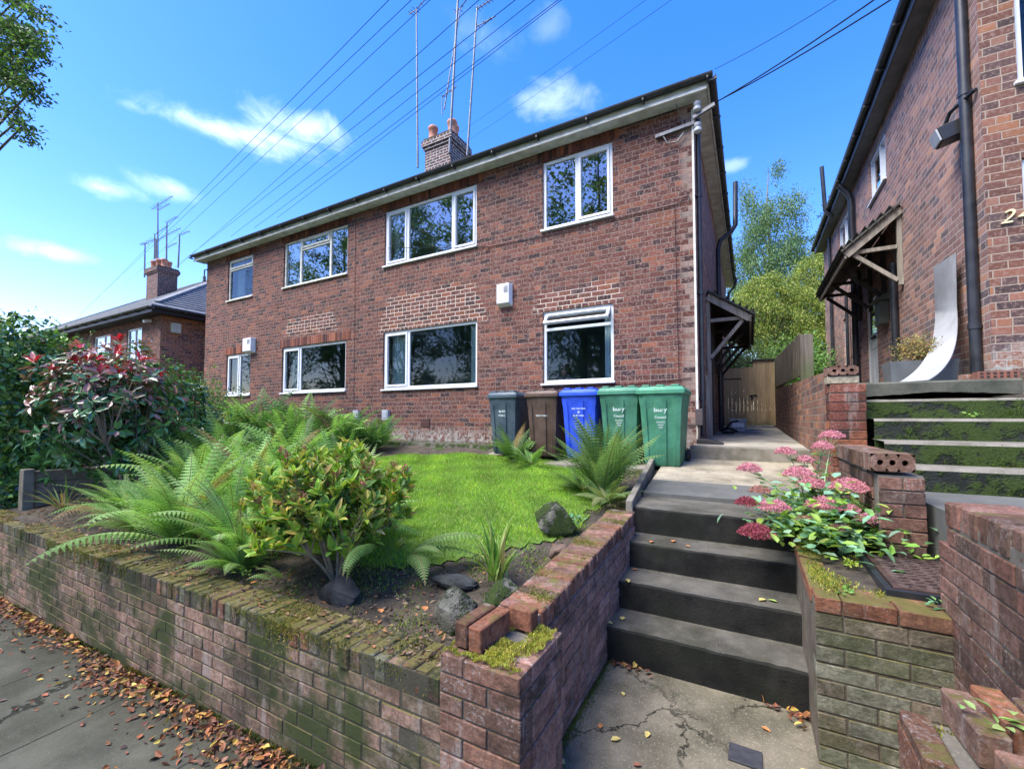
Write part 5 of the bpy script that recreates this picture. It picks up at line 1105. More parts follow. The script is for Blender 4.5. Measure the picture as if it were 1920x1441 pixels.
def stems(b, base, tips, r0, r1=.004, seg=6, bend=.25):
    for tp_ in tips:
        a = Vector(base); c = Vector(tp_); mid = a.lerp(c, .45)+Vector((random.uniform(-1, 1), random.uniform(-1, 1), random.uniform(-.2, .6)))*bend*(c-a).length*.25
        pts = [a.lerp(mid, t)*(1-t)+mid.lerp(c, t)*t for t in (0, .25, .5, .75, 1)]; b.tube(pts, [r0*(1-t)+r1*t for t in (0, .25, .5, .75, 1)], seg)
def branching(b, base, tips, r0, nmain=8, r1=.003):
    tips = [Vector(t) for t in tips]; base = Vector(base); seeds = random.sample(tips, nmain); groups = [[] for _ in seeds]
    for t in tips: groups[min(range(nmain), key=lambda i: (seeds[i]-t).length)].append(t)
    for g_ in groups:
        if not g_: continue
        c = sum(g_, Vector())/len(g_); fork = base.lerp(c, .5)+Vector((random.uniform(-1, 1), random.uniform(-1, 1), random.uniform(-.5, .5)))*.09*(c-base).length; a = base+Vector((random.uniform(-1, 1), random.uniform(-1, 1), 0))*r0*2
        mid = a.lerp(fork, .5)+Vector((random.uniform(-1, 1), random.uniform(-1, 1), 0))*.1*(fork-a).length
        b.tube([a, a.lerp(mid, .6), mid.lerp(fork, .35), fork], [r0, r0*.85, r0*.75, r0*.6], 7)
        for t in g_:
            m_ = fork.lerp(t, .5)+Vector((random.uniform(-1, 1), random.uniform(-1, 1), random.uniform(-1, .6)))*.13*(t-fork).length; b.tube([fork, fork.lerp(m_, .7), m_.lerp(t, .4), t], [r0*.5, r0*.38, r0*.25, r1], 5)
def whorls(centers, dirs, n_leaf, L, Wd, pal, open_=(25, 70), var=.2, droop=0):
    """rosettes of leaves at twig tips"""
    P = []; D = []; Nn = []; nc = len(centers); A = rng.uniform(0, 2*math.pi, (nc, n_leaf)); d = unit(np.array(dirs)); s = unit(np.cross(d, rdir(nc))); u = np.cross(d, s)
    op = np.radians(rng.uniform(*open_, (nc, n_leaf)))
    rad = s[:, None]*np.cos(A)[..., None]+u[:, None]*np.sin(A)[..., None]
    D = d[:, None]*np.cos(op)[..., None]+rad*np.sin(op)[..., None]; D[..., 2] -= droop
    Nn = d[:, None]*np.sin(op)[..., None]-rad*np.cos(op)[..., None]; Nn = np.where(True, Nn, Nn)
    P = np.repeat(np.array(centers)[:, None], n_leaf, 1)+D*.01-d[:, None]*rng.uniform(0, .05, (nc, n_leaf, 1)); k = nc*n_leaf
    C = pal if isinstance(pal, np.ndarray) else palette(k, pal, var)
    return leaves(P.reshape(-1, 3), D.reshape(-1, 3), Nn.reshape(-1, 3), rng.uniform(*L, k), rng.uniform(*Wd, k), C)
def ell_pts(n, c, r, lo=.72, hi=1.0, up=None, lump=.12):
    d = rdir(n*3); 
    if up is not None: d = d[d[:, 2] > up]
    d = d[:n]; k = len(d); rad = rng.uniform(lo, hi, (k, 1))*(1+lump*np.sin(d[:, :1]*5+d[:, 1:2]*4)*np.cos(d[:, 2:3]*6+d[:, 1:2]*3))
    return np.array(c)+d*rad*np.array(r), d
# --- yellow-green shrub with russet buds (mid foreground)
sk = thing('shrub', 'rounded yellow-green shrub with russet buds and bare pale stems behind the wall', 'shrub', (-2.4, 1.93, .55))
c0 = (-2.54, 1.98, 1.02); tips, dr = ell_pts(470, c0, (.64, .5, .40), .45, 1.0, -.62, .2)
b = MB(); branching(b, (-2.36, 1.93, .54), [tuple(p) for p in tips[:90]], .012, 9, .002); b.build('branch', PALEBARK, sk, smooth=60)
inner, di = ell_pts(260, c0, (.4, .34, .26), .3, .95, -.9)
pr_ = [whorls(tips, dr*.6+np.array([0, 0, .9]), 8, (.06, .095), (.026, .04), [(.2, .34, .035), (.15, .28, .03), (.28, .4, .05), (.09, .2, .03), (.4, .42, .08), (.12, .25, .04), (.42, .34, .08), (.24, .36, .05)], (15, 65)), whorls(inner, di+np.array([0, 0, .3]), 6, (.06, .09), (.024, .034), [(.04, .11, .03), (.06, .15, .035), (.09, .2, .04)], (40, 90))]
ylw = tips[::14]; pr_.append(whorls(ylw, dr[::14]*.6+np.array([0, 0, .8]), 5, (.05, .08), (.02, .03), [(.6, .5, .2), (.6, .33, .12), (.55, .55, .2)], (30, 75)))
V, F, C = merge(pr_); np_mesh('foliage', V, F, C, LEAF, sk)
bud = [tuple(p+np.array([0, 0, .035])) for p in tips[::6]]; P = np.repeat(np.array(bud), 46, 0)+rng.normal(0, 1, (len(bud)*46, 3))*np.array((.011, .011, .016)); D = unit(rng.normal(size=P.shape)+np.array([0, 0, .5]))
V, F, C = leaves(P, D, rdir(len(P)), np.full(len(P), .015), np.full(len(P), .009), palette(len(P), [(.3, .1, .08), (.38, .15, .11), (.22, .08, .06)]), 'small'); np_mesh('flower_bud', V, F, C, PETAL, sk)
# --- red-tipped shrub at the left
ph = thing('shrub', 'large dark green shrub with bright red young leaves at its tips', 'shrub', (-6.6, 2.3, .6))
c0 = (-6.95, 2.28, 1.64); tips, dr = ell_pts(430, c0, (.86, .8, .92), .35, 1.0, -.95, .2)
b = MB(); branching(b, (-6.4, 2.25, .6), [tuple(p) for p in (tips[:70]*.95+np.array(c0)*.05)], .02, 7, .003); b.build('branch', BARK, ph, smooth=60)
hgt = np.clip((tips[:, 2]-1.3)/.9, 0, 1); cols = np.array([(.06, .17, .055), (.09, .23, .07), (.045, .13, .05)])[rng.integers(0, 3, (len(tips), 7))]; bz = np.array([(.26, .12, .1), (.34, .17, .15), (.2, .13, .08)])[rng.integers(0, 3, (len(tips), 7))]
mk = (rng.random((len(tips), 7, 1)) < (hgt*.75)[:, None, None]); cols = np.where(mk, bz, cols).reshape(-1, 3)*rng.normal(1, .15, (len(tips)*7, 1)); cols = np.clip(cols, .01, 1)
pr_ = [whorls(tips, dr+np.array([0, 0, .35]), 7, (.09, .15), (.04, .062), cols, (45, 95), droop=.1)]
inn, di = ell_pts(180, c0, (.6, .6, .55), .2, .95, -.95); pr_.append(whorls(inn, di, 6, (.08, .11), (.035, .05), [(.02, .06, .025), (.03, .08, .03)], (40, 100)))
hi = tips[(tips[:, 2] > 1.95)][:26]; k = len(hi)
pr_.append(whorls(hi+np.array([0, 0, .07]), np.tile((0, 0, 1.), (k, 1))+rng.normal(0, .3, (k, 3)), 5, (.1, .15), (.04, .055), [(.62, .02, .035), (.5, .03, .05), (.7, .08, .1), (.5, .2, .18)], (25, 65)))
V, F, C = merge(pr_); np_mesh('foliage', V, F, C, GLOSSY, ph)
# --- boundary hedge
def leaf_volume(name, parent, n, box_fn, L, Wd, pal, m, tmpl='small', out=1.0):
    P, Nn = box_fn(n); k = len(P); D = unit(rdir(k)+np.array([0, 0, -.35])+Nn*.2); N2 = unit(Nn*out+rdir(k)*.55+np.array([0, 0, .35]))
    V, F, C = leaves(P, D, N2, rng.uniform(*L, k), rng.uniform(*Wd, k), palette(k, pal, .25), tmpl); return np_mesh(name, V, F, C, m, parent)
def hedge_fn(x0, x1, y0, y1, z0, topf, amp=.16):
    def f(n):
        # right face, front face, top; lumpy depth
        k1, k2, k3 = int(n*.42), int(n*.25), n-int(n*.42)-int(n*.25)
        def lump(a, b_): return amp*(np.sin(a*3.1+b_*1.7)+np.sin(a*1.3-b_*4.1+2)+.6*np.sin(a*7+b_*6))
        y = rng.uniform(y0, y1, k1); z = rng.uniform(0, 1, k1); t_ = topf(np.full(k1, x1), y); z = z0+z*(t_-z0); d = rng.exponential(.09, k1); P1 = np.stack([x1-d+lump(y, z)*.6, y, z], 1); N1 = np.tile((1., 0, .1), (k1, 1))
        x = rng.uniform(x0, x1, k2); z = rng.uniform(0, 1, k2); t_ = topf(x, np.full(k2, y0)); z = z0+z*(t_-z0); d = rng.exponential(.09, k2); P2 = np.stack([x, y0+d+lump(x, z)*.6, z], 1); N2 = np.tile((0, -1., .1), (k2, 1))
        x = rng.uniform(x0, x1, k3); y = rng.uniform(y0, y1, k3); P3 = np.stack([x, y, topf(x, y)-rng.exponential(.1, k3)+lump(x, y)*.8+.1], 1); N3 = np.tile((0, 0, 1.), (k3, 1))
        return np.concatenate([P1, P2, P3]), np.concatenate([N1, N2, N3])
    return f
hd = thing('hedge', 'tall dark green leafy hedge filling the left edge beyond the flower bed', 'hedge', (-9.5, 3.5, .5))
tf = lambda x, y: 2.66-.22*(y-1.5)+.02*(-8-x)
b = MB(); b.v = []; n = 16
b.box(-13.6, -8.45, 1.75, 3.6, .2, 2.1, 0); b.v = [(x, y, z-(.35 if (y > 3 and z > 1) else 0)) for x, y, z in b.v]; b.build('twigs', simple('hedge_core', (.01, .014, .008), (.02, .03, .012), 6, .95), hd)  # solid dark block added to stop views through, in place of real twigs
leaf_volume('foliage', hd, 30000, hedge_fn(-13.8, -8.1, 1.45, 3.9, .35, tf), (.06, .1), (.042, .066), [(.05, .14, .035), (.08, .2, .04), (.12, .27, .05), (.03, .09, .025), (.22, .36, .06)], GLOSSY)
# spiky shoots above the hedge top
xs = rng.uniform(-13.5, -8.2, 240); ys = rng.uniform(1.5, 3.9, 240); pp = []
for x, y in zip(xs, ys):
    k = 9; h = rng.uniform(.1, .42); t_ = np.linspace(.1, 1, k); ln = rng.normal(0, .12, 2); pp.append(np.stack([x+ln[0]*t_, y+ln[1]*t_, tf(x, y)+.1+h*t_], 1))
pp = np.concatenate(pp); V, F, C = leaves(pp, unit(rdir(len(pp))+np.array([0, 0, .3])), rdir(len(pp)), rng.uniform(.04, .07, len(pp)), rng.uniform(.025, .04, len(pp)), palette(len(pp), [(.05, .13, .03), (.09, .2, .04), (.16, .28, .05)]), 'small'); np_mesh('shoot', V, F, C, LEAF, hd)
# light green young shrub in front of the house corner, dull shrub beside it
def bush(label, c, r, n, L, Wd, pal, m=LEAF, lo=.3, stemz=None, cat='shrub', name='shrub', tmpl='small', whorl=None, lump=.2):
    t = thing(name, label, cat, (c[0], c[1], stemz if stemz is not None else c[2]-r[2]))
    P, d = ell_pts(n, c, r, lo, 1.05, None, lump); k = len(P)
    b = MB(); branching(b, (c[0], c[1], stemz if stemz is not None else c[2]-r[2]), [tuple(p) for p in P[:40]], .02*min(1, max(r)*2), 5, .003); b.build('branch', BARK, t, smooth=60)
    if whorl: V, F, C = whorls(P[:whorl], d[:whorl]+np.array([0, 0, .4]), 7, L, Wd, pal, (30, 80))
    else: V, F, C = leaves(P, unit(rdir(k)+d*.5), unit(d+rdir(k)*.6+np.array([0, 0, .4])), rng.uniform(*L, k), rng.uniform(*Wd, k), palette(k, pal, .22), tmpl)
    np_mesh('foliage', V, F, C, m, t); return t
bush('slim light green sapling standing left of the house corner', (-10.2, 4.9, 1.75), (.4, .4, .85), 1500, (.06, .1), (.02, .035), [(.16, .28, .06), (.22, .34, .09), (.11, .22, .05)], stemz=.7)
bush('dark glossy bush between the hedge and the young sapling', (-9.0, 4.0, 1.35), (.7, .75, .6), 2600, (.06, .09), (.035, .05), [(.04, .1, .04), (.06, .14, .05), (.09, .18, .07)], GLOSSY, stemz=.7)
bush('mixed low bush between the ferns and the leftmost window', (-11.3, 6.0, 1.6), (.7, .5, .75), 1800, (.05, .08), (.03, .04), [(.07, .15, .05), (.12, .22, .06)], stemz=.7)
tb = bush('round golden shrub growing in the dark grey trough', (1.74, 6.76, 2.42), (.24, .2, .19), 1500, (.02, .035), (.012, .02), [(.3, .2, .06), (.4, .3, .1), (.2, .14, .06), (.18, .22, .06)], stemz=2.24)
# --- low concrete boundary planks at the left
bp = thing('boundary_wall', 'low weathered concrete plank wall under the red-tipped shrub', 'low wall', (-7.6, 3, .5))
for k in range(3):
    b = MB(); b.box(-7.72, -7.64, 1.78, 4.6, .52+k*.145, .66+k*.145); b.build('plank', EDGEC, bp, bevel=.008)
b = MB(); b.box(-7.75, -7.60, 1.70, 1.80, .4, .98); b.build('post', EDGEC, bp, bevel=.01)
# --- strap-leaved clumps
def strap(label, base, n, L, w_, cols, lean=(5, 50), name='grass_clump', up_=1.0):
    t = thing(name, label, 'plant', base); pr = []
    for i in range(n):
        a = rng.uniform(0, 6.283); el = R(90-rng.uniform(*lean)); Lf = L*rng.uniform(.55, 1.1); K = 8; s = np.linspace(0, 1, K); e = el-R(rng.uniform(10, 70))*s**2
        d = np.stack([np.cos(a)*np.cos(e), np.sin(a)*np.cos(e), np.sin(e)], 1); P = np.array(base)+rng.normal(0, .02, 3)*np.array((1, 1, 0))+np.concatenate([[np.zeros(3)], np.cumsum(d[:-1]*Lf/(K-1), 0)])
        side = unit(np.cross(d, (0, 0, 1.))); ww = (w_*np.minimum(1, (1-s)*2.2+.02)*(.6+.4*np.minimum(1, s*4)))[:, None]; nn_ = np.cross(side, d)
        V = np.stack([P-side*ww, P-nn_*ww*.35, P+side*ww], 1).reshape(-1, 3); k = np.arange(K-1)*3; F4 = np.concatenate([np.stack([k, k+1, k+4, k+3], 1), np.stack([k+1, k+2, k+5, k+4], 1)])
        c = np.array(cols[rng.integers(len(cols))])*rng.uniform(.8, 1.2); pr.append((V, [F4], np.tile(c, (len(V), 1))))
    V, F, C = merge(pr); np_mesh('leaf_blade', V, F, C, LEAF, t); return t
strap('clump of upright sword-shaped leaves beside the rising side wall', (-1.36, 2.28, .62), 46, .40, .009, [(.13, .28, .04), (.2, .36, .06), (.32, .42, .12), (.1, .22, .04), (.4, .33, .12)], (3, 48))
strap('sparse grassy tuft in front of the low concrete planks', (-6.9, 1.86, .55), 26, .42, .009, [(.14, .26, .06), (.25, .33, .12), (.3, .2, .1)], (5, 60))
# --- rocks
def rock(label, c, r, m=STONE, seed=0, rz=0):
    import bmesh
    bm = bmesh.new(); bmesh.ops.create_icosphere(bm, subdivisions=4, radius=1); rg = random.Random(seed)
    pl_ = [(Vector((rg.uniform(-1, 1), rg.uniform(-1, 1), rg.uniform(-.6, 1))).normalized(), rg.uniform(.55, .85)) for _ in range(11)]
    for v in bm.verts:
        for nv, dd in pl_:
            q = v.co.dot(nv)
            if q > dd: v.co -= nv*(q-dd)*.93
        f = 1+.04*math.sin(v.co.x*9+seed)*math.sin(v.co.y*8)+.02*math.sin(v.co.z*19+v.co.x*15)
        v.co = Vector((v.co.x*r[0]*f, v.co.y*r[1]*f, v.co.z*r[2]*f))
    bmesh.ops.rotate(bm, verts=bm.verts, cent=(0, 0, 0), matrix=Matrix.Rotation(rz, 3, 'Z'))
    me = bpy.data.meshes.new('rock'); bm.to_mesh(me); bm.free(); me.polygons.foreach_set('use_smooth', [True]*len(me.polygons)); o = link('rock', me, m); o.location = c; with_angle(o, 35); return tag(o, label, 'rock')
rock('large mossy grey rock at the lawn corner near the top of the side wall', (-1.42, 3.25, .78), (.22, .15, .17), STONE, 1, .3)
rock('pale lichened rock just behind the loose coping bricks', (-1.33, 1.86, .60), (.13, .12, .13), STONE, 5, .8); rock('pale rock wedged against the side wall coping', (-1.18, 2.02, .64), (.11, .14, .10), STONE, 7)
rock('black rock at the foot of the yellow-leaved shrub', (-2.18, 1.79, .56), (.15, .1, .10), DSTONE, 9); rock('flat dark stone in the soil left of the sword-leaved clump', (-1.62, 2.18, .60), (.17, .1, .05), DSTONE, 11, .2)
rock('small brown stone beside the large mossy rock', (-1.15, 2.75, .70), (.09, .08, .07), simple('brown_stone', (.09, .06, .04), (.17, .11, .08), 20, .9, bd=.01), 12)
# --- lawn
def inlawn(x, y):
    # rounded lawn outline
    ex = (x+3.75)/2.45; ey = (y-4.05)/1.95
    v = np.abs(ex)**3.0+np.abs(ey)**3.0+.05*np.sin(x*6)+.05*np.sin(y*7); return v
def lawnz(x, y): return np.vectorize(gz)(x, y)
b = MB(); xs = np.linspace(-6.6, -1.1, 70); ys = np.linspace(1.9, 6.2, 60); vs = [(x, y, gz(x, y)+.012) for y in ys for x in xs]; fs = []
for j in range(59):
    for i in range(69):
        if inlawn((xs[i]+xs[i+1])/2, (ys[j]+ys[j+1])/2) < 1: k = j*70+i; fs.append((k, k+1, k+71, k+70))
b.add(vs, fs); struct(b.build('lawn', TURF, smooth=180))
def blades(name, n, pts_fn, h, w_, cols, m=GRASSM, label=None, cat=None, parent=None):
    x, y, z = pts_fn(n); k = len(x); P = np.stack([x, y, z], 1); D = unit(rdir(k)*.62+np.array([0, 0, 1.])); s = unit(np.cross(D, rdir(k))); H = rng.uniform(*h, (k, 1)); Wd = rng.uniform(*w_, (k, 1))
    bendv = rdir(k)*np.array((1, 1, .1))*.35
    V = np.stack([P-s*Wd, P+s*Wd, P+D*H*.6+s*Wd*.7+bendv*H*.3, P+D*H*.6-s*Wd*.7+bendv*H*.3, P+D*H+bendv*H], 1).reshape(-1, 3); i = (np.arange(k)*5)[:, None]
    F = [i+np.array([[0, 1, 2, 3]]), i+np.array([[3, 2, 4]])]; cc_ = palette(k, cols, .2); pt = (np.sin(x*4.3+1.7*np.sin(y*3.1))*np.sin(y*5.2+np.sin(x*2.7))+.5*np.sin(x*11+y*8))[:, None]; cc_ = cc_*(1+.26*pt)+np.clip(pt-.6, 0, 1)*np.array((.05, .0, -.01)); C = np.repeat(np.clip(cc_, .003, 1), 5, 0)
    o = np_mesh(name, V, F, C, m, parent)
    if label: tag(o, label, cat, kind='stuff')
    return o
def lp(n):
    x = rng.uniform(-6.5, -1.2, n); y = rng.uniform(1.95, 6.15, n); v = inlawn(x, y); v = v+.05*np.sin(x*17)*np.sin(y*15)+.03*np.sin(x*37+y*31); keep = rng.random(n) < np.clip((1.08-v)*5, 0, 1); x, y = x[keep], y[keep]; return x, y, lawnz(x, y)+.008
blades('lawn_grass', 150000, lp, (.018, .045), (.0016, .003), [(.17, .35, .02), (.22, .42, .03), (.12, .27, .02), (.28, .45, .05), (.3, .38, .07)], label='short bright green lawn grass', cat='grass')
def mp(n):
    x = rng.uniform(-4.2, -1.0, n); y = rng.uniform(1.62, 3.4, n); v = inlawn(x, y); q = np.sin(x*5.1)*np.sin(y*6.3+1)+.5*np.sin(x*13+y*9); keep = (v > .92) & (q > rng.uniform(-.3, 1.0, n)); x, y = x[keep], y[keep]; return x, y, lawnz(x, y)
blades('ground_cover', 26000, mp, (.008, .028), (.0025, .005), [(.12, .2, .03), (.18, .26, .05), (.08, .15, .03), (.22, .25, .08)], label='low moss and weeds over the soil between lawn and walls', cat='ground cover')
def bedp(n):
    x = rng.uniform(-2.2, -.95, n); y = rng.uniform(3.3, 5.6, n); v = inlawn(x, y); q = np.sin(x*7.1)*np.sin(y*5.3+1); keep = (v > .98) & (q > rng.uniform(-.9, 1.2, n)) & (x < -.98-.05*(y-3.7)); x, y = x[keep], y[keep]; return x, y, lawnz(x, y)+.005
blades('bed_cover', 14000, bedp, (.008, .03), (.002, .005), [(.1, .17, .03), (.16, .2, .05), (.14, .1, .05)], label='thin moss and weeds in the bed beside the path', cat='ground cover')
# --- moss cushions
def moss(name, label, fn, n, cols, h=(.006, .016), w_=(.002, .004), parent=None):
    o = blades(name, n, fn, h, w_, cols, parent=parent)
    if parent is None: tag(o, label, 'moss', kind='stuff')
    return o
YM = [(.3, .32, .05), (.4, .38, .07), (.22, .26, .04), (.34, .28, .06)]
def pier_m(n):
    x = rng.uniform(PX0+.01, PX1-.012, n); y = rng.uniform(PY0+.01, PY1-.01, n); q = np.sin(x*23)*np.cos(y*19)+.6; br_ = (np.abs(x+1.0) < .075) & (y > 1.455) & (y < 1.67); keep = (~br_) & (q > rng.uniform(0, 1.1, n)); x, y = x[keep], y[keep]; lump = .018*np.abs(np.sin(x*40)*np.sin(y*37)); return x, y, np.full(len(x), PT-.004)+lump
moss('moss', 'yellow moss', pier_m, 15000, YM, parent=pr)
def wall_m(n):
    x = rng.uniform(-8.2, -1.15, n); y = rng.uniform(1.395, 1.63, n); q = np.sin(x*2.3)+np.sin(x*6.1+y*14)*.7+np.sin(x*17)*.4; front = rng.random(n) < .25; keep = q > rng.uniform(-.4, 2.0, n); x, y, front = x[keep], y[keep], front[keep]; z = .553+.0092*(x+1.3)+0*x; y = np.where(front, 1.398-rng.uniform(0, .004, len(x)), y); z = np.where(front, z-rng.exponential(.045, len(x)), z); return x, y, z
moss('moss', '', wall_m, 60000, [(.13, .15, .03), (.2, .2, .05), (.09, .11, .02), (.25, .2, .07)], h=(.004, .014), parent=fw_t)
def side_m(n):
    y = rng.uniform(1.85, 3.65, n); x = -.858+rng.uniform(-.22, 0, n); q = np.sin(y*9+x*11)+np.sin(y*23); keep = q > rng.uniform(.5, 2.2, n); x, y = x[keep], y[keep]; return x, y, .71+.058*(y-1.8)
moss('moss', '', side_m, 16000, [(.24, .26, .05), (.32, .3, .08), (.16, .18, .04)], h=(.004, .01), parent=sw)
def base_m(n):
    y = rng.uniform(1.8, 2.85, n); return -.845+rng.exponential(.018, n), y, np.full(n, .006)
moss('edge_moss', 'moss along the foot of the side wall', base_m, 5000, [(.1, .13, .03), (.16, .18, .04)], h=(.004, .018))
def pm(n):
    x = rng.uniform(.26, .54, n); y = rng.uniform(2.5, 3.5, n); q = np.sin(x*19+2)+np.sin(y*11+x*7); keep = q > rng.uniform(-.2, 2, n); x, y = x[keep], y[keep]; return x, y, np.full(len(x), .772)
moss('moss', '', pm, 9000, YM+[(.12, .2, .03)], h=(.005, .016), parent=pl)
def sm_(n):
    x = rng.uniform(.385, .5, n); y = rng.uniform(1.32, 1.7, n); q = np.sin(x*50)+np.sin(y*17+x*7); keep = q > rng.uniform(-.6, 2, n); x, y = x[keep], y[keep]; return x, y, np.full(len(x), .715)
moss('moss', '', sm_, 6000, [(.2, .2, .05), (.28, .26, .08)], h=(.005, .016), parent=sp)
# moss on neighbour's risers
def nm(n):
    i = rng.integers(0, 4, n); x = rng.uniform(.9, 3.3, n); z0 = np.array(NZ)[i]; z1 = np.array(NZ)[i+1]; f = rng.uniform(0, .93, n); q = np.sin(x*4+i*2)+np.sin(x*9+f*4+i)+.6-(i == 3)*1.0; q += np.sin(x*2.1+3)*.7; keep = q > rng.uniform(-.6, 1.6, n); return x[keep], (np.array(NY)[i]+.012)[keep], (z0+(z1-z0)*f-.01)[keep]
moss('moss', '', nm, 40000, [(.05, .11, .012), (.09, .17, .018), (.03, .06, .01), (.13, .2, .03)], h=(.008, .024), w_=(.003, .006), parent=ns)
def foot_m(n):
    x = rng.uniform(-8.2, -.75, n); q = np.sin(x*5)+np.sin(x*13); keep = q > rng.uniform(-1.6, 1.6, n); x = x[keep]; y = 1.40-rng.exponential(.016, len(x)); return x, y, .038*x+.006
moss('edge_moss', 'dark moss and weeds along the foot of the street wall', foot_m, 16000, [(.06, .08, .02), (.1, .13, .03), (.05, .04, .02)], h=(.006, .028), w_=(.002, .004))
def bits(n):
    x = rng.uniform(-7.4, -.95, n); y = 1.45+rng.exponential(.7, n); keep = (inlawn(x, y) > 1.0) & (y < 6.3); x, y = x[keep], y[keep]; z = np.where(y < 1.62, .562+.0092*(x+1.3), lawnz(x, y)+.008); P = np.stack([x, y, z], 1); k = len(P); L = rng.uniform(.012, .045, k)
    V, F, C = leaves(P, unit(rdir(k)*np.array((1, 1, .2))), unit(rdir(k)*.8+np.array([0, 0, 1.])), L, L*rng.uniform(.15, .6, k), palette(k, [(.14, .08, .04), (.2, .12, .06), (.08, .05, .03), (.28, .2, .12), (.05, .04, .03), (.3, .14, .06)], .25), 'small'); return V, F, C
V, F, C = bits(5200); tag(np_mesh('bed_litter', V, F, C, DRYLEAF), 'dead leaf fragments and twigs strewn over the soil and coping', 'litter', kind='stuff')
# weeds
def weed(label, base, n, L, cols=[(.2, .36, .07), (.14, .28, .06)], wd=.5):
    t = thing('weed', label, 'weed', base); P = np.array(base)+rng.normal(0, 1, (n, 3))*np.array((L*.7, L*.7, L*.25)); D = unit(rdir(n)*np.array((1, 1, .3))+np.array((0, 0, .35))); LL = rng.uniform(.5, 1, n)*L
    V, F, C = leaves(P, D, np.tile((0, 0, 1.), (n, 1))+rdir(n)*.4, LL, LL*wd, palette(n, cols), 'big'); np_mesh('foliage', V, F, C, LEAF, t); return t
weed('small bright weed on the mossy riser, left of two on the neighbour steps', (1.55, 4.74, 1.63), 14, .05); weed('low weed on the neighbour steps near the right edge of the photo', (2.45, 4.74, 1.62), 20, .05)
weed('bright leafy weed beside the iron cover against the end of the right wall', (.86, 3.36, .80), 16, .06, [(.25, .42, .05), (.3, .48, .08)]); weed('little rosette weed on the front corner of the brick planter', (.37, 2.60, .78), 18, .04); weed('little rosette weed at the near corner of the iron cover', (.70, 2.56, .79), 14, .04, [(.12, .26, .12), (.18, .32, .12)])
weed('yellow-green creeping weed along the left edge of the iron cover', (.48, 3.05, .79), 60, .03, [(.35, .45, .05), (.25, .4, .05), (.4, .42, .08)]); weed('yellow-green creeping weed behind the planter coping', (.42, 3.55, .80), 70, .045, [(.3, .42, .06), (.2, .36, .05)])
weed('small weed rooted on top of the broken bottom-right pier', (.56, 1.60, .825), 14, .045, [(.25, .38, .12), (.3, .42, .14)]); weed('blue-green leafy weed beside the large mossy rock', (-1.22, 3.25, .80), 40, .055, [(.1, .24, .12), (.16, .3, .14), (.2, .34, .08)]); weed('green weed on the street wall coping left of the shrub', (-2.95, 1.66, .58), 14, .04)
weed('bright weed growing in the gap behind the right-hand wall end', (1.0, 2.95, 1.10), 18, .06, [(.3, .42, .05), (.36, .44, .08)])
weed('yellow weed on the neighbour landing in front of the mossy steps', (1.58, 3.75, 1.11), 12, .05, [(.4, .45, .06), (.3, .4, .06)])

# --- sedum (pink flat flower heads)
se = thing('flowering_plant', 'tall fleshy plant with flat dusky pink flower heads beside the steps', 'flowering plant', (.42, 3.75, .8))
def PX(px, py, Y):
    f = 806.72; d = fw+rt*((px-960)/f)-up*((py-750.36)/f); t = (Y-CAM.y)/d.y; return CAM+d*t
heads = [(1472, 848, 3.85, .045), (1560, 818, 3.95, .05), (1543, 838, 3.9, .045), (1405, 880, 3.75, .055), (1498, 890, 3.75, .065), (1523, 910, 3.65, .06), (1592, 915, 3.55, .07), (1400, 943, 3.6, .05), (1450, 952, 3.45, .065), (1545, 950, 3.5, .07), (1593, 955, 3.45, .035), (1625, 974, 3.4, .04), (1418, 1000, 3.3, .07), (1510, 973, 3.45, .035), (1575, 990, 3.35, .035), (1425, 920, 3.7, .045), (1508, 863, 3.85, .04)]
b = MB(); FP = []; FC = []; LPs = []; LDs = []
for i, (hx, hy, Y, r_) in enumerate(heads):
    h = PX(hx, hy, Y); base = Vector((.40+random.uniform(-.08, .12), 3.78+random.uniform(-.15, .1), .80)); mid = base.lerp(h, .5)+Vector((0, 0, .06)); pts = [base.lerp(mid, t)*(1-t)+mid.lerp(h, t)*t for t in np.linspace(0, 1, 8)]; b.tube(pts, [.006-.003*t for t in np.linspace(0, 1, 8)], 6)
    r_ *= 1.6; k = int(2000*(r_/.08)**2); a = rng.uniform(0, 6.283, k); q = np.sqrt(rng.random(k)); zz_ = .62*r_*(1-q**2.4)*rng.uniform(.25, 1, k)+.006*np.sin(q*22+a*3); pc = np.stack([h.x+r_*q*np.cos(a), h.y+r_*q*np.sin(a), h.z+zz_-.005], 1); FP.append(pc+rng.normal(0, .0022, pc.shape)); col = [(.62, .27, .32), (.7, .36, .41), (.52, .2, .25)] if i not in (12, 7) else [(.3, .06, .09), (.38, .1, .13), (.24, .05, .06)]
    if i in (13, 4+10, 15): col = [(.5, .3, .25), (.45, .2, .18)]
    FC.append(palette(k, col, .2))
    for t in np.linspace(.12, .86, 8):
        p = pts[int(t*7)].lerp(pts[min(7, int(t*7)+1)], t*7-int(t*7))
        for s in range(2): a_ = rng.uniform(0, 6.283); LPs.append(tuple(p)); LDs.append((math.cos(a_), math.sin(a_), .35))
    for s in range(7): a_ = s*.9; bse = pts[6]; b.tube([bse, h+Vector((math.cos(a_)*r_*.6, math.sin(a_)*r_*.6, -.002))], .0016, 4)
b.build('stem', simple('sedum_stem', (.25, .36, .16), (.35, .42, .22), 20, .6), se, smooth=60)
FP = np.concatenate(FP); FC = np.concatenate(FC); k = len(FP); V, F, C = leaves(FP, unit(rdir(k)+np.array([0, 0, .8])), rdir(k), rng.uniform(.008, .012, k), rng.uniform(.005, .008, k), FC, 'small'); np_mesh('flower_head', V, F, C, PETAL, se)
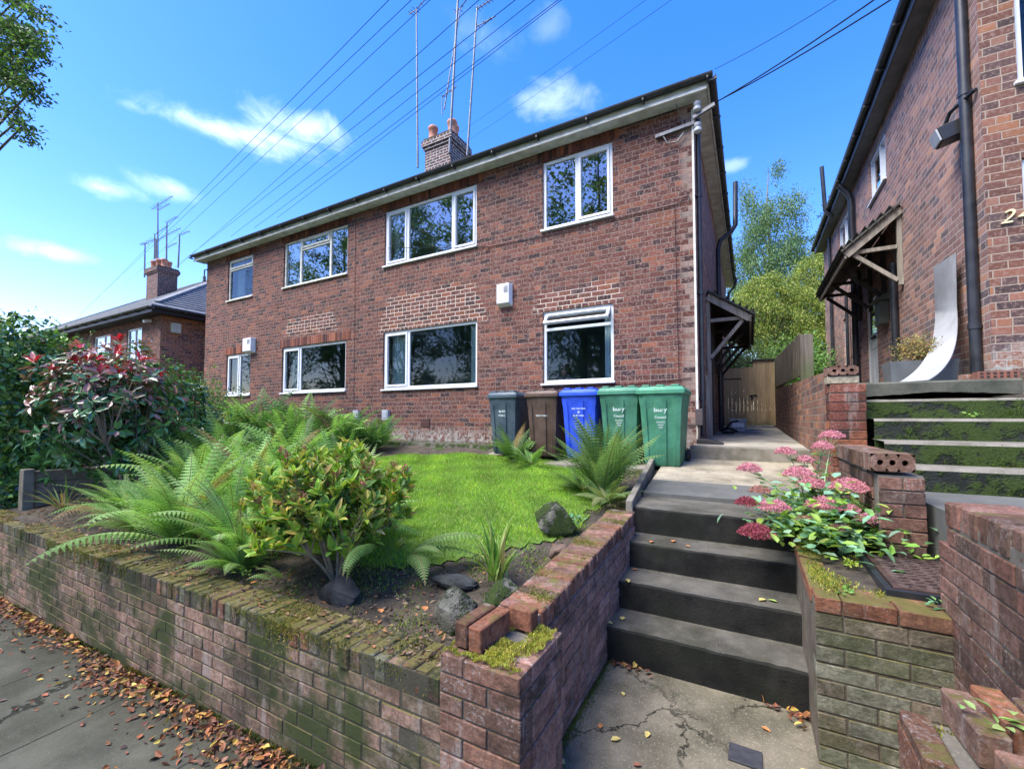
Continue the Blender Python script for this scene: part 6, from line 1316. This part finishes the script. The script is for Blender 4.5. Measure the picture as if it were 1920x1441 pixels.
k = 1700; Pb = np.stack([rng.normal(.42, .17, k), rng.normal(3.62, .24, k), .80+np.abs(rng.normal(0, .14, k))], 1); LP_ = np.concatenate([np.array(LPs), Pb]); LD_ = np.concatenate([np.array(LDs), unit(rdir(k)*np.array((1, 1, .4))+np.array((0, 0, .2)))]); k = len(LP_)
V, F, C = leaves(LP_, LD_, np.tile((0, 0, 1.), (k, 1))+rdir(k)*.35, rng.uniform(.05, .09, k), rng.uniform(.03, .05, k), palette(k, [(.2, .38, .2), (.26, .44, .28), (.12, .24, .08), (.3, .44, .08), (.24, .4, .06)]), 'big'); np_mesh('leaf', V, F, C, LEAF, se)

# --- trees
def spray_tree(name, label, base, h, crown_fn, n, L, Wd, pal, m, trunk_r, tmpl='small', cat='tree', group=None, limbs=14, barkm=BARK, droop=-.6, lean=(0, 0)):
    t = thing(name, label, cat, base, group); P, d = crown_fn(n); k = len(P)
    b = MB(); top = (base[0]+lean[0], base[1]+lean[1], base[2]+h*.93); pts = [Vector(base).lerp(Vector(top), f)+Vector((math.sin(f*5)*.12, math.cos(f*4)*.1, 0))*(1 if 0 < f < 1 else 0) for f in np.linspace(0, 1, 9)]; b.tube(pts, [trunk_r*(1-.93*f) for f in np.linspace(0, 1, 9)], 10); b.build('trunk', barkm, t, smooth=60)
    b = MB(); sel = rng.choice(k, limbs, replace=False)
    for i in sel:
        q = Vector(P[i]); f = max(.12, min(.85, (q.z-base[2])/h-.18)); a = Vector(base).lerp(Vector(top), f); mid = a.lerp(q, .5)+Vector((0, 0, .06*h*random.random())); pp_ = [a.lerp(mid, s)*(1-s)+mid.lerp(q, s)*s for s in (0, .25, .5, .75, 1)]; b.tube(pp_, [trunk_r*.38*(1-f)*(1-.85*s)+.006 for s in (0, .25, .5, .75, 1)], 5)
    b.build('limb', barkm, t, smooth=60)
    V, F, C = leaves(P, unit(rdir(k)+np.array([0, 0, droop])+d*.3), unit(rdir(k)+d*.5+np.array([0, 0, .5])), rng.uniform(*L, k), rng.uniform(*Wd, k), palette(k, pal, .25), tmpl); np_mesh('crown', V, F, C, m, t); return t
def clumpy(c, r, nclump, per, cr, flat=.6, hang=0, taper=None):
    def f(n):
        cc = []; 
        while len(cc) < nclump:
            d = rdir(1)[0]; p = d*rng.uniform(.25, 1)**.6
            if taper is not None and rng.random() > taper(p): continue
            cc.append(p)
        cc = np.array(cc); ctr = np.array(c)+cc*np.array(r); rad = rng.uniform(*cr, nclump); idx = rng.integers(0, nclump, n); off = rng.normal(0, .45, (n, 3))*rad[idx][:, None]*np.array((1, 1, flat)); P = ctr[idx]+off; P[:, 2] -= hang*np.abs(rng.normal(0, 1, n))*.5
        return P, unit(cc[idx]+rng.normal(0, .3, (n, 3)))
    return f
spray_tree('birch_tree', 'tall wispy silver birch rising between the two houses', (1.05, 24.5, 1.6), 13.3, clumpy((1.05, 24.5, 9.6), (2.0, 1.9, 4.9), 190, 0, (.3, .6), 1.0, .9, lambda p: 1-.35*max(p[2], 0)-abs(p[0])*max(0, p[2])*1.1), 52000, (.08, .13), (.035, .055), [(.1, .19, .06), (.14, .24, .08), (.07, .13, .045), (.17, .26, .11)], LEAF, .2, group=None, limbs=40, droop=-1.2, barkm=simple('birch_bark', (.25, .24, .2), (.12, .11, .09), 9, .8))
spray_tree('conifer_tree', 'dark conifer showing just left of the right-hand house', (4.2, 27, 1.6), 11.5, clumpy((4.1, 27, 8.5), (2.4, 2, 4.2), 90, 0, (.3, .7), .4, .2, lambda p: 1-max(p[2], 0)*.7), 9000, (.12, .22), (.035, .06), [(.04, .09, .03), (.06, .12, .04), (.09, .14, .05)], LEAF, .22, limbs=30, droop=-.2)
# golden conifer: layered drooping sprays
def golden(c, r, n):
    def f(n_):
        P = []; D = []; k = 150
        for i in range(k):
            th = rng.uniform(0, 6.283); zf = rng.uniform(-1, 1); rr = math.sqrt(max(0, 1-zf*zf))*rng.uniform(.75, 1.05); tip = np.array([c[0]+r[0]*rr*math.cos(th), c[1]+r[1]*rr*math.sin(th), c[2]+r[2]*zf]); m = n_//k; t = rng.random(m)**.7; org = np.array([c[0]*.6+tip[0]*.4, c[1]*.6+tip[1]*.4, tip[2]+.25]); p = org+(tip-org)*t[:, None]; p[:, 2] -= .35*t**2+np.abs(rng.normal(0, .22, m))*t; p += rng.normal(0, 1, (m, 3))*np.array((.16, .16, .06)); P.append(p); D.append(np.tile(unit(tip-np.array(c)), (m, 1)))
        return np.concatenate(P), np.concatenate(D)
    return f
GC = [(.24, .3, .05), (.32, .37, .07), (.15, .22, .04), (.08, .14, .03), (.4, .43, .1)]
spray_tree('golden_conifer', 'broad golden-green conifer with drooping sprays behind the gate', (.9, 19.5, 1.4), 5.6, golden((.7, 19.5, 4.9), (2.3, 1.8, 2.2), 0), 52000, (.07, .13), (.02, .04), GC, LEAF, .16, limbs=20, droop=-1.0)
spray_tree('golden_conifer', 'second golden conifer close against the right-hand house', (2.6, 20.5, 1.4), 6.6, golden((2.5, 20.5, 5.6), (1.8, 1.5, 2.6), 0), 36000, (.07, .13), (.02, .04), GC, LEAF, .16, limbs=16, droop=-1.0)
bush('light green rambling bush just behind the gate, left', (-.15, 16.6, 3.1), (1.1, .8, .95), 5200, (.06, .1), (.03, .05), [(.16, .28, .08), (.24, .36, .12), (.1, .2, .05), (.34, .34, .2)], stemz=1.4); bush('mid green bush behind the board fence', (1.5, 15.6, 3.1), (.75, 1.6, 1.0), 5200, (.06, .1), (.03, .05), [(.12, .28, .06), (.2, .38, .09), (.08, .18, .05)], stemz=1.7)
bush('dark bush at the far end of the passage behind the gate', (-1.6, 19.0, 3.4), (1.3, 1.2, 2.0), 6000, (.07, .12), (.035, .055), [(.07, .14, .05), (.1, .2, .06)], stemz=1.4)
bush('leafy shrub filling the gap between conifer and fence', (1.0, 17.3, 3.3), (.9, .7, 1.1), 5000, (.06, .1), (.03, .05), [(.12, .24, .06), (.2, .34, .08)], stemz=1.5)
# street tree at the left: only its hanging branches reach the picture
def st_fn(n):
    P = []; D = []
    ts = [((-10.3, 1.9, 8.1), (-8.95, 2.12, 7.05)), ((-10.3, 1.9, 8.6), (-9.1, 2.16, 7.75)), ((-10.4, 1.9, 7.4), (-9.15, 2.12, 6.45)), ((-10.4, 1.9, 8.0), (-8.75, 2.07, 7.25)), ((-10.2, 1.9, 6.8), (-9.3, 2.12, 5.85)), ((-10.3, 1.9, 7.2), (-9.15, 2.1, 6.6)), ((-10.6, 1.9, 9.5), (-9.3, 2.3, 8.6)), ((-10.4, 1.8, 7.6), (-9.25, 2.1, 6.95)), ((-10.4, 1.8, 7.6), (-9.3, 2.15, 7.4))]
    m = n//(len(ts)+6)
    for a, b_ in ts:
        t = rng.random(m); p = np.array(a)+(np.array(b_)-np.array(a))*t[:, None]+rng.normal(0, 1, (m, 3))*np.array((.09, .09, .07))-np.array((.5, 0, -.12)); P.append(p); D.append(np.tile((0, 0, 1.), (m, 1)))
    k = n-m*len(ts); d = rdir(k); P.append(np.array((-13.2, 1.3, 9.2))+d*rng.uniform(.4, 1, (k, 1))*np.array((1.6, 1.8, 2.6))); D.append(d); return np.concatenate(P), np.concatenate(D)
spray_tree('street_tree', 'overhanging tree branches entering at the top left of the photo', (-13.2, 1.2, -.5), 10, st_fn, 9000, (.05, .085), (.03, .045), [(.05, .11, .035), (.08, .16, .04), (.14, .26, .05), (.05, .07, .04)], LEAF, .22, limbs=26)
# trees across the road (seen reflected in the windows)
def roadtree(x, y, h, lab, n=13000):
    h *= 1.32
    return spray_tree('broadleaf_tree', lab, (x, y, -1.0), h, clumpy((x, y, h*.56-1), (4.6, 4.0, h*.44), 150, 0, (.6, 1.4), .8), n, (.2, .34), (.12, .2), [(.08, .16, .04), (.13, .24, .06), (.06, .11, .03), (.2, .3, .08)], LEAF, .32, limbs=26, group='tall trees across the road')
roadtree(-8, -12, 17, 'tall broadleaf tree across the road, reflected in the upper right window', 14000); roadtree(-16, -13, 19, 'tall broadleaf tree across the road, reflected in the wide upper window'); roadtree(-25, -13, 18, 'tall broadleaf tree across the road, reflected in the upper left windows'); roadtree(-34, -14, 19, 'tall broadleaf tree across the road at the far left'); roadtree(-1, -14, 15, 'tall broadleaf tree across the road behind the entrance'); roadtree(-12, -20, 14, 'broadleaf tree farther back across the road', 6000); roadtree(-21, -20, 15, 'broadleaf tree farther back across the road to the left', 6000); roadtree(-44, -15, 17, 'broadleaf tree at the far left end of the row across the road', 6000)
xs_ = np.linspace(-60, 8, 30); hb = thing('hedge', 'long dark hedge across the road, seen only in window reflections', 'hedge', (-26, -10, -1))
def farh(n): x = rng.uniform(-60, 10, n); z = rng.uniform(-2, 3.0, n); return np.stack([x, -9.8+rng.normal(0, .25, n), z+.035*x*.3], 1), np.tile((0, 1., .2), (n, 1))
leaf_volume('foliage', hb, 22000, farh, (.2, .34), (.12, .2), [(.05, .1, .03), (.08, .15, .04), (.03, .07, .02)], LEAF)

# --- fallen leaves
def leafpile(name, n, fn, label, kind='stuff'):
    P = fn(n); k = len(P); L = rng.uniform(.022, .056, k); V, F, C = leaves(P, unit(rdir(k)*np.array((1, 1, .25))), unit(rdir(k)*.9+np.array([0, 0, 1.])), L, L*rng.uniform(.4, .65, k), palette(k, [(.26, .1, .045), (.34, .14, .05), (.2, .08, .045), (.42, .2, .06), (.12, .06, .04), (.24, .11, .06), (.09, .05, .035), (.5, .36, .08)], .25), 'big')
    return tag(np_mesh(name, V, F, C, DRYLEAF), label, 'leaves', kind=kind)
def drift(n):
    x = rng.uniform(-7.5, -1.0, n); q = .5+.5*np.sin(x*3.1)*np.sin(x*1.3+1); d = rng.exponential(.035+.06*q, n)+.015; keep = (rng.random(n) < .25+.75*q) & (d < .5); x, d = x[keep], d[keep]; y = 1.38-d; return np.stack([x, y, .038*x+.012+np.maximum(0, .03-d*.12)*rng.random(len(x))], 1)
leafpile('leaf_litter', 3600, drift, 'drift of brown and orange fallen leaves along the foot of the street wall')
def stepl(n):
    x = np.concatenate([-.82+rng.exponential(.09, n//2), .24-rng.exponential(.07, n-n//2)]); y = 2.825-rng.exponential(.03, n); return np.stack([x, y, .02+rng.random(n)*.025], 1)
leafpile('leaf_litter', 60, stepl, 'small heap of russet leaves against the bottom riser of the steps')
spots = [(-.66, 2.52, .02, 1), (-.5, 2.05, .02, 0), (-.63, 2.15, .02, 1), (-.70, 2.2, .02, 2), (.02, 2.62, .02, 2), (.17, 2.4, .02, 1), (-.82, 2.86, .245, 1), (-.78, 2.95, .245, 1), (-.8, 3.18, .44, 1), (-.7, 3.50, .635, 2), (-.45, 3.55, .635, 2), (-.78, 3.42, .44, 2), (.03, 3.22, .44, 1), (.13, 3.25, .44, 3), (-.77, 1.9, .02, 1), (-.6, 1.75, .02, 0), (-.48, 2.3, .02, 1), (-.55, 3.6, .635, 2), (-1.75, 1.72, .56, 2), (-2.75, 1.60, .57, 2), (-1.5, 1.78, .60, 2)]
names = ['yellow fallen leaf on the concrete near the steps', 'russet fallen leaf on the concrete near the steps']
pl_c = [(.3, .12, .07), (.62, .5, .16), (.5, .2, .07), (.3, .42, .1)]
for i, (x, y, z, c) in enumerate(spots):
    L = np.array([random.uniform(.04, .065)]); a = random.uniform(0, 6.28); V, F, C = leaves(np.array([(x, y, z)]), np.array([(math.cos(a), math.sin(a), .05)]), np.array([(.1*math.sin(a*3), .1, 1.)]), L, L*.6, np.array([pl_c[c]]), 'big')
    o = np_mesh('fallen_leaf', V, F, C, DRYLEAF)
    if x < -1.2: tag(o, 'orange fallen leaf on the mossy coping and soil', 'leaf', 'orange leaves on the coping and soil')
    elif c in (1,): tag(o, 'yellow fallen leaf on the entrance steps and path', 'leaf', 'yellow leaves on the entrance steps and path')
    elif c == 3: tag(o, 'single green fallen leaf on the second step from the bottom', 'leaf')
    else: tag(o, 'russet fallen leaf on the entrance steps and path', 'leaf', 'russet leaves on the entrance steps and path')
def lawnl(n): x = rng.uniform(-5.5, -1.6, n); y = rng.uniform(2.4, 5.8, n); return np.stack([x, y, lawnz(x, y)+.035], 1)
P = lawnl(16); 
for p in P:
    L = np.array([.03]); V, F, C = leaves(p[None], rdir(1)*np.array((1, 1, .1)), np.array([(0, 0, 1.)]), L, L*.5, np.array([(.6, .45, .18)]), 'big'); tag(np_mesh('fallen_leaf', V, F, C, DRYLEAF), 'tiny yellow leaf lying on the lawn', 'leaf', 'yellow leaves scattered on the lawn')
def pavl(n): x = rng.uniform(-5, -1.4, n); y = 1.25-rng.exponential(.22, n); return np.stack([x, y, .038*x+.012], 1)
leafpile('leaf_litter', 60, pavl, 'scattered single leaves on the pavement slabs')

# ================================================================== AERIALS, WIRES
def mast(label, base, top, booms, parent_m=METAL, r=.022):
    r *= 1.35
    t = thing('tv_aerial', label, 'aerial', base); b = MB(); b.tube([base, top], [r, r*.7], 7); b.build('mast', METAL, t, smooth=60)
    for (f, d, L, n, el) in booms:
        b = MB(); p = Vector(base).lerp(Vector(top), f); yagi(b, p, d, L, n, el); b.build('boom', METAL, t)
    return t
mast('leftmost aerial mast, standing left of the main chimney', (-8.35, 9.4, 8.9), PX(781, 18, 9.4)[:], [(1.0, (1, -.35, -.15), 1.1, 5, .05), (1.0, (-1, .3, .35), .45, 3, .1)])
mast('tallest aerial mast, strapped to the corner of the main chimney', (-7.22, 9.42, 9.0), (PX(862, -60, 9.4))[:], [(.9, (1, -.4, -.1), 1.0, 7, .06)], r=.028)
mast('thin leaning aerial mast rising behind the main chimney pots', PX(833, 205, 9.8)[:], PX(863, 16, 9.8)[:], [(1.0, (1, -.4, .0), 1.3, 4, .04), (1.0, (-1, .3, .25), .3, 2, .1)], r=.016)
mast('rightmost aerial mast, beside the eaves right of the main chimney', PX(876, 292, 9.0)[:], PX(895, 12, 9.0)[:], [(.98, (1, -.2, -.15), .95, 8, .07), (.86, (1, -.2, -.2), .7, 3, .06)])
mast('small low aerial on the pots of the main chimney', PX(829, 215, 9.8)[:], PX(829, 182, 9.8)[:], [(1.0, (1, -.3, -.1), .7, 4, .05)], r=.012)
for (bx, by, tx, ty, bm_, lab) in ((296, 555, 296, 380, [(.97, (-1, .1, .05), .9, 3, .12), (.97, (1, -.1, -.05), 2.0, 6, .1), (.92, (1, -.1, -.08), 1.6, 5, .08)], 'tallest aerial on the far left chimney'), (312, 490, 313, 417, [(1, (1, -.1, -.05), 1.4, 5, .1), (.35, (1, -.1, -.05), 1.3, 4, .08)], 'second aerial from the right on the far left chimney'), (334, 502, 337, 440, [(1, (1, -.1, -.1), 1.2, 4, .1)], 'rightmost aerial on the far left chimney'), (290, 485, 290, 440, [(1, (1, -.1, 0), 1.8, 5, .08)], 'short aerial just left of the tallest one on the far left chimney'), (271, 520, 272, 456, [(1, (-1, .1, .1), .7, 3, .12), (1, (1, 0, -.05), .4, 2, .1)], 'leftmost aerial on the far left chimney'), (293, 555, 293, 448, [(1, (-1, .1, .12), 1.3, 4, .15), (.97, (1, -.1, -.05), 3.2, 9, .1)], 'long-boomed aerial in the middle of the far left chimney')):
    mast(lab, PX(bx, by, 10.0)[:], PX(tx, ty, 10.0)[:], bm_, r=.03)
WR = [((720, 0, 5.2), (180, 560, 14)), ((762, 0, 5.5), (195, 545, 14)), ((797, 0, 5.8), (290, 480, 14)), ((887, 0, 5.6), (368, 467, 11)), ((953, 0, 5.6), (370, 465, 11)), ((990, 0, 6.6), (433, 443, 9.5)), ((1033, 0, 6.6), (477, 427, 9.5)), ((1040, 0, 6.9), (520, 408, 9.5)), ((1200, 0, 8.6), (900, 220, 14)), ((1247, 0, 8.6), (930, 225, 14)), ((1640, 0, 5.2), (1345, 190, 6.76)), ((1612, 0, 5.2), (1342, 192, 6.76)), ((1545, 0, 6.5), (1340, 130, 7.6)), ((470, 545, 8), (160, 575, 20)), ((440, 470, 9), (150, 560, 20))]
WR = WR[:13]
for i, (a, c) in enumerate(WR):
    A = PX(*a); Cc = PX(*c); d = A-Cc; A2 = A+d*.9; C2 = Cc-d*(0 if i in (10, 11, 12, 5, 6, 7) else .6); b = MB(); pts = [C2.lerp(A2, t)-Vector((0, 0, .10*4*t*(1-t))) for t in np.linspace(0, 1, 14)]
    b.tube(pts, .0055 if i < 8 else (.004 if i < 10 or i == 12 else .008), 5)
    if i in (10, 11): tag(b.build('overhead_cable', WIRE), 'service cable running up from the insulators at the house corner', 'cable', 'service cables at the house corner')
    else: tag(b.build('overhead_cable', WIRE), 'thin overhead cable crossing the sky above the roofs', 'cable', 'overhead cables crossing the sky')
# person sitting just inside the lower right window
pe = thing('person', 'person in a grey hooded top leaning forward just inside the lower right window', 'person', (-2.85, 7.75, 1.25))
def skin_mesh(name, verts, edges, radii, m, parent, sub=2):
    me = bpy.data.meshes.new(name); off = parent.location if parent else Vector((0, 0, 0)); me.from_pydata([tuple(Vector(v)-off) for v in verts], edges, []); o = link(name, me, m, parent); md = o.modifiers.new('skin', 'SKIN'); md.use_smooth_shade = True
    for v, r in zip(me.skin_vertices[0].data, radii): v.radius = (r, r) if not isinstance(r, tuple) else r
    me.skin_vertices[0].data[0].use_root = True; s = o.modifiers.new('sub', 'SUBSURF'); s.levels = sub; s.render_levels = sub; return o
c = Vector((-2.85, 7.7, 0)); hp, ch_, nk, hdp = c+Vector((0, .15, 1.75)), c+Vector((-.05, -.02, 2.13)), c+Vector((-.10, -.12, 2.30)), c+Vector((-.14, -.2, 2.45))
skin_mesh('body', [hp, c+Vector((-.02, .08, 1.95)), ch_, nk, c+Vector((.13, -.02, 2.17)), c+Vector((.17, -.2, 1.95)), c+Vector((.02, -.38, 1.98)), c+Vector((-.22, -.08, 2.14)), c+Vector((-.3, -.25, 1.95)), c+Vector((-.2, -.38, 2.15)), c+Vector((.1, -.1, 1.7)), c+Vector((.12, -.42, 1.72)), c+Vector((.12, -.42, 1.3)), c+Vector((-.12, -.1, 1.7)), c+Vector((-.12, -.42, 1.72)), c+Vector((-.12, -.42, 1.3)), nk+Vector((-.02, -.04, .06)), hdp, hdp+Vector((-.01, -.02, .09))],
          [(0, 1), (1, 2), (2, 3), (2, 4), (4, 5), (5, 6), (2, 7), (7, 8), (8, 9), (0, 10), (10, 11), (11, 12), (0, 13), (13, 14), (14, 15), (3, 16), (16, 17), (17, 18)], [.15, .14, .16, .06, .065, .05, .035, .065, .05, .035, .09, .07, .05, .09, .07, .05, .05, .085, .07], HOODIE, pe)
b = MB(); b.lathe(hdp+Vector((0, .02, -.06)), [(.05, 0), (.1, .05), (.108, .12), (.09, .18), (.04, .215)], 14); b.build('hair', HAIR, pe, smooth=60)
b = MB(); b.lathe(hdp+Vector((-.02, -.065, -.08)), [(.03, 0), (.06, .04), (.062, .09), (.04, .13)], 12); b.tube([hdp+Vector((-.03, -.125, .0)), hdp+Vector((-.035, -.14, -.02))], .014, 6); b.build('face', SKIN, pe, smooth=60)
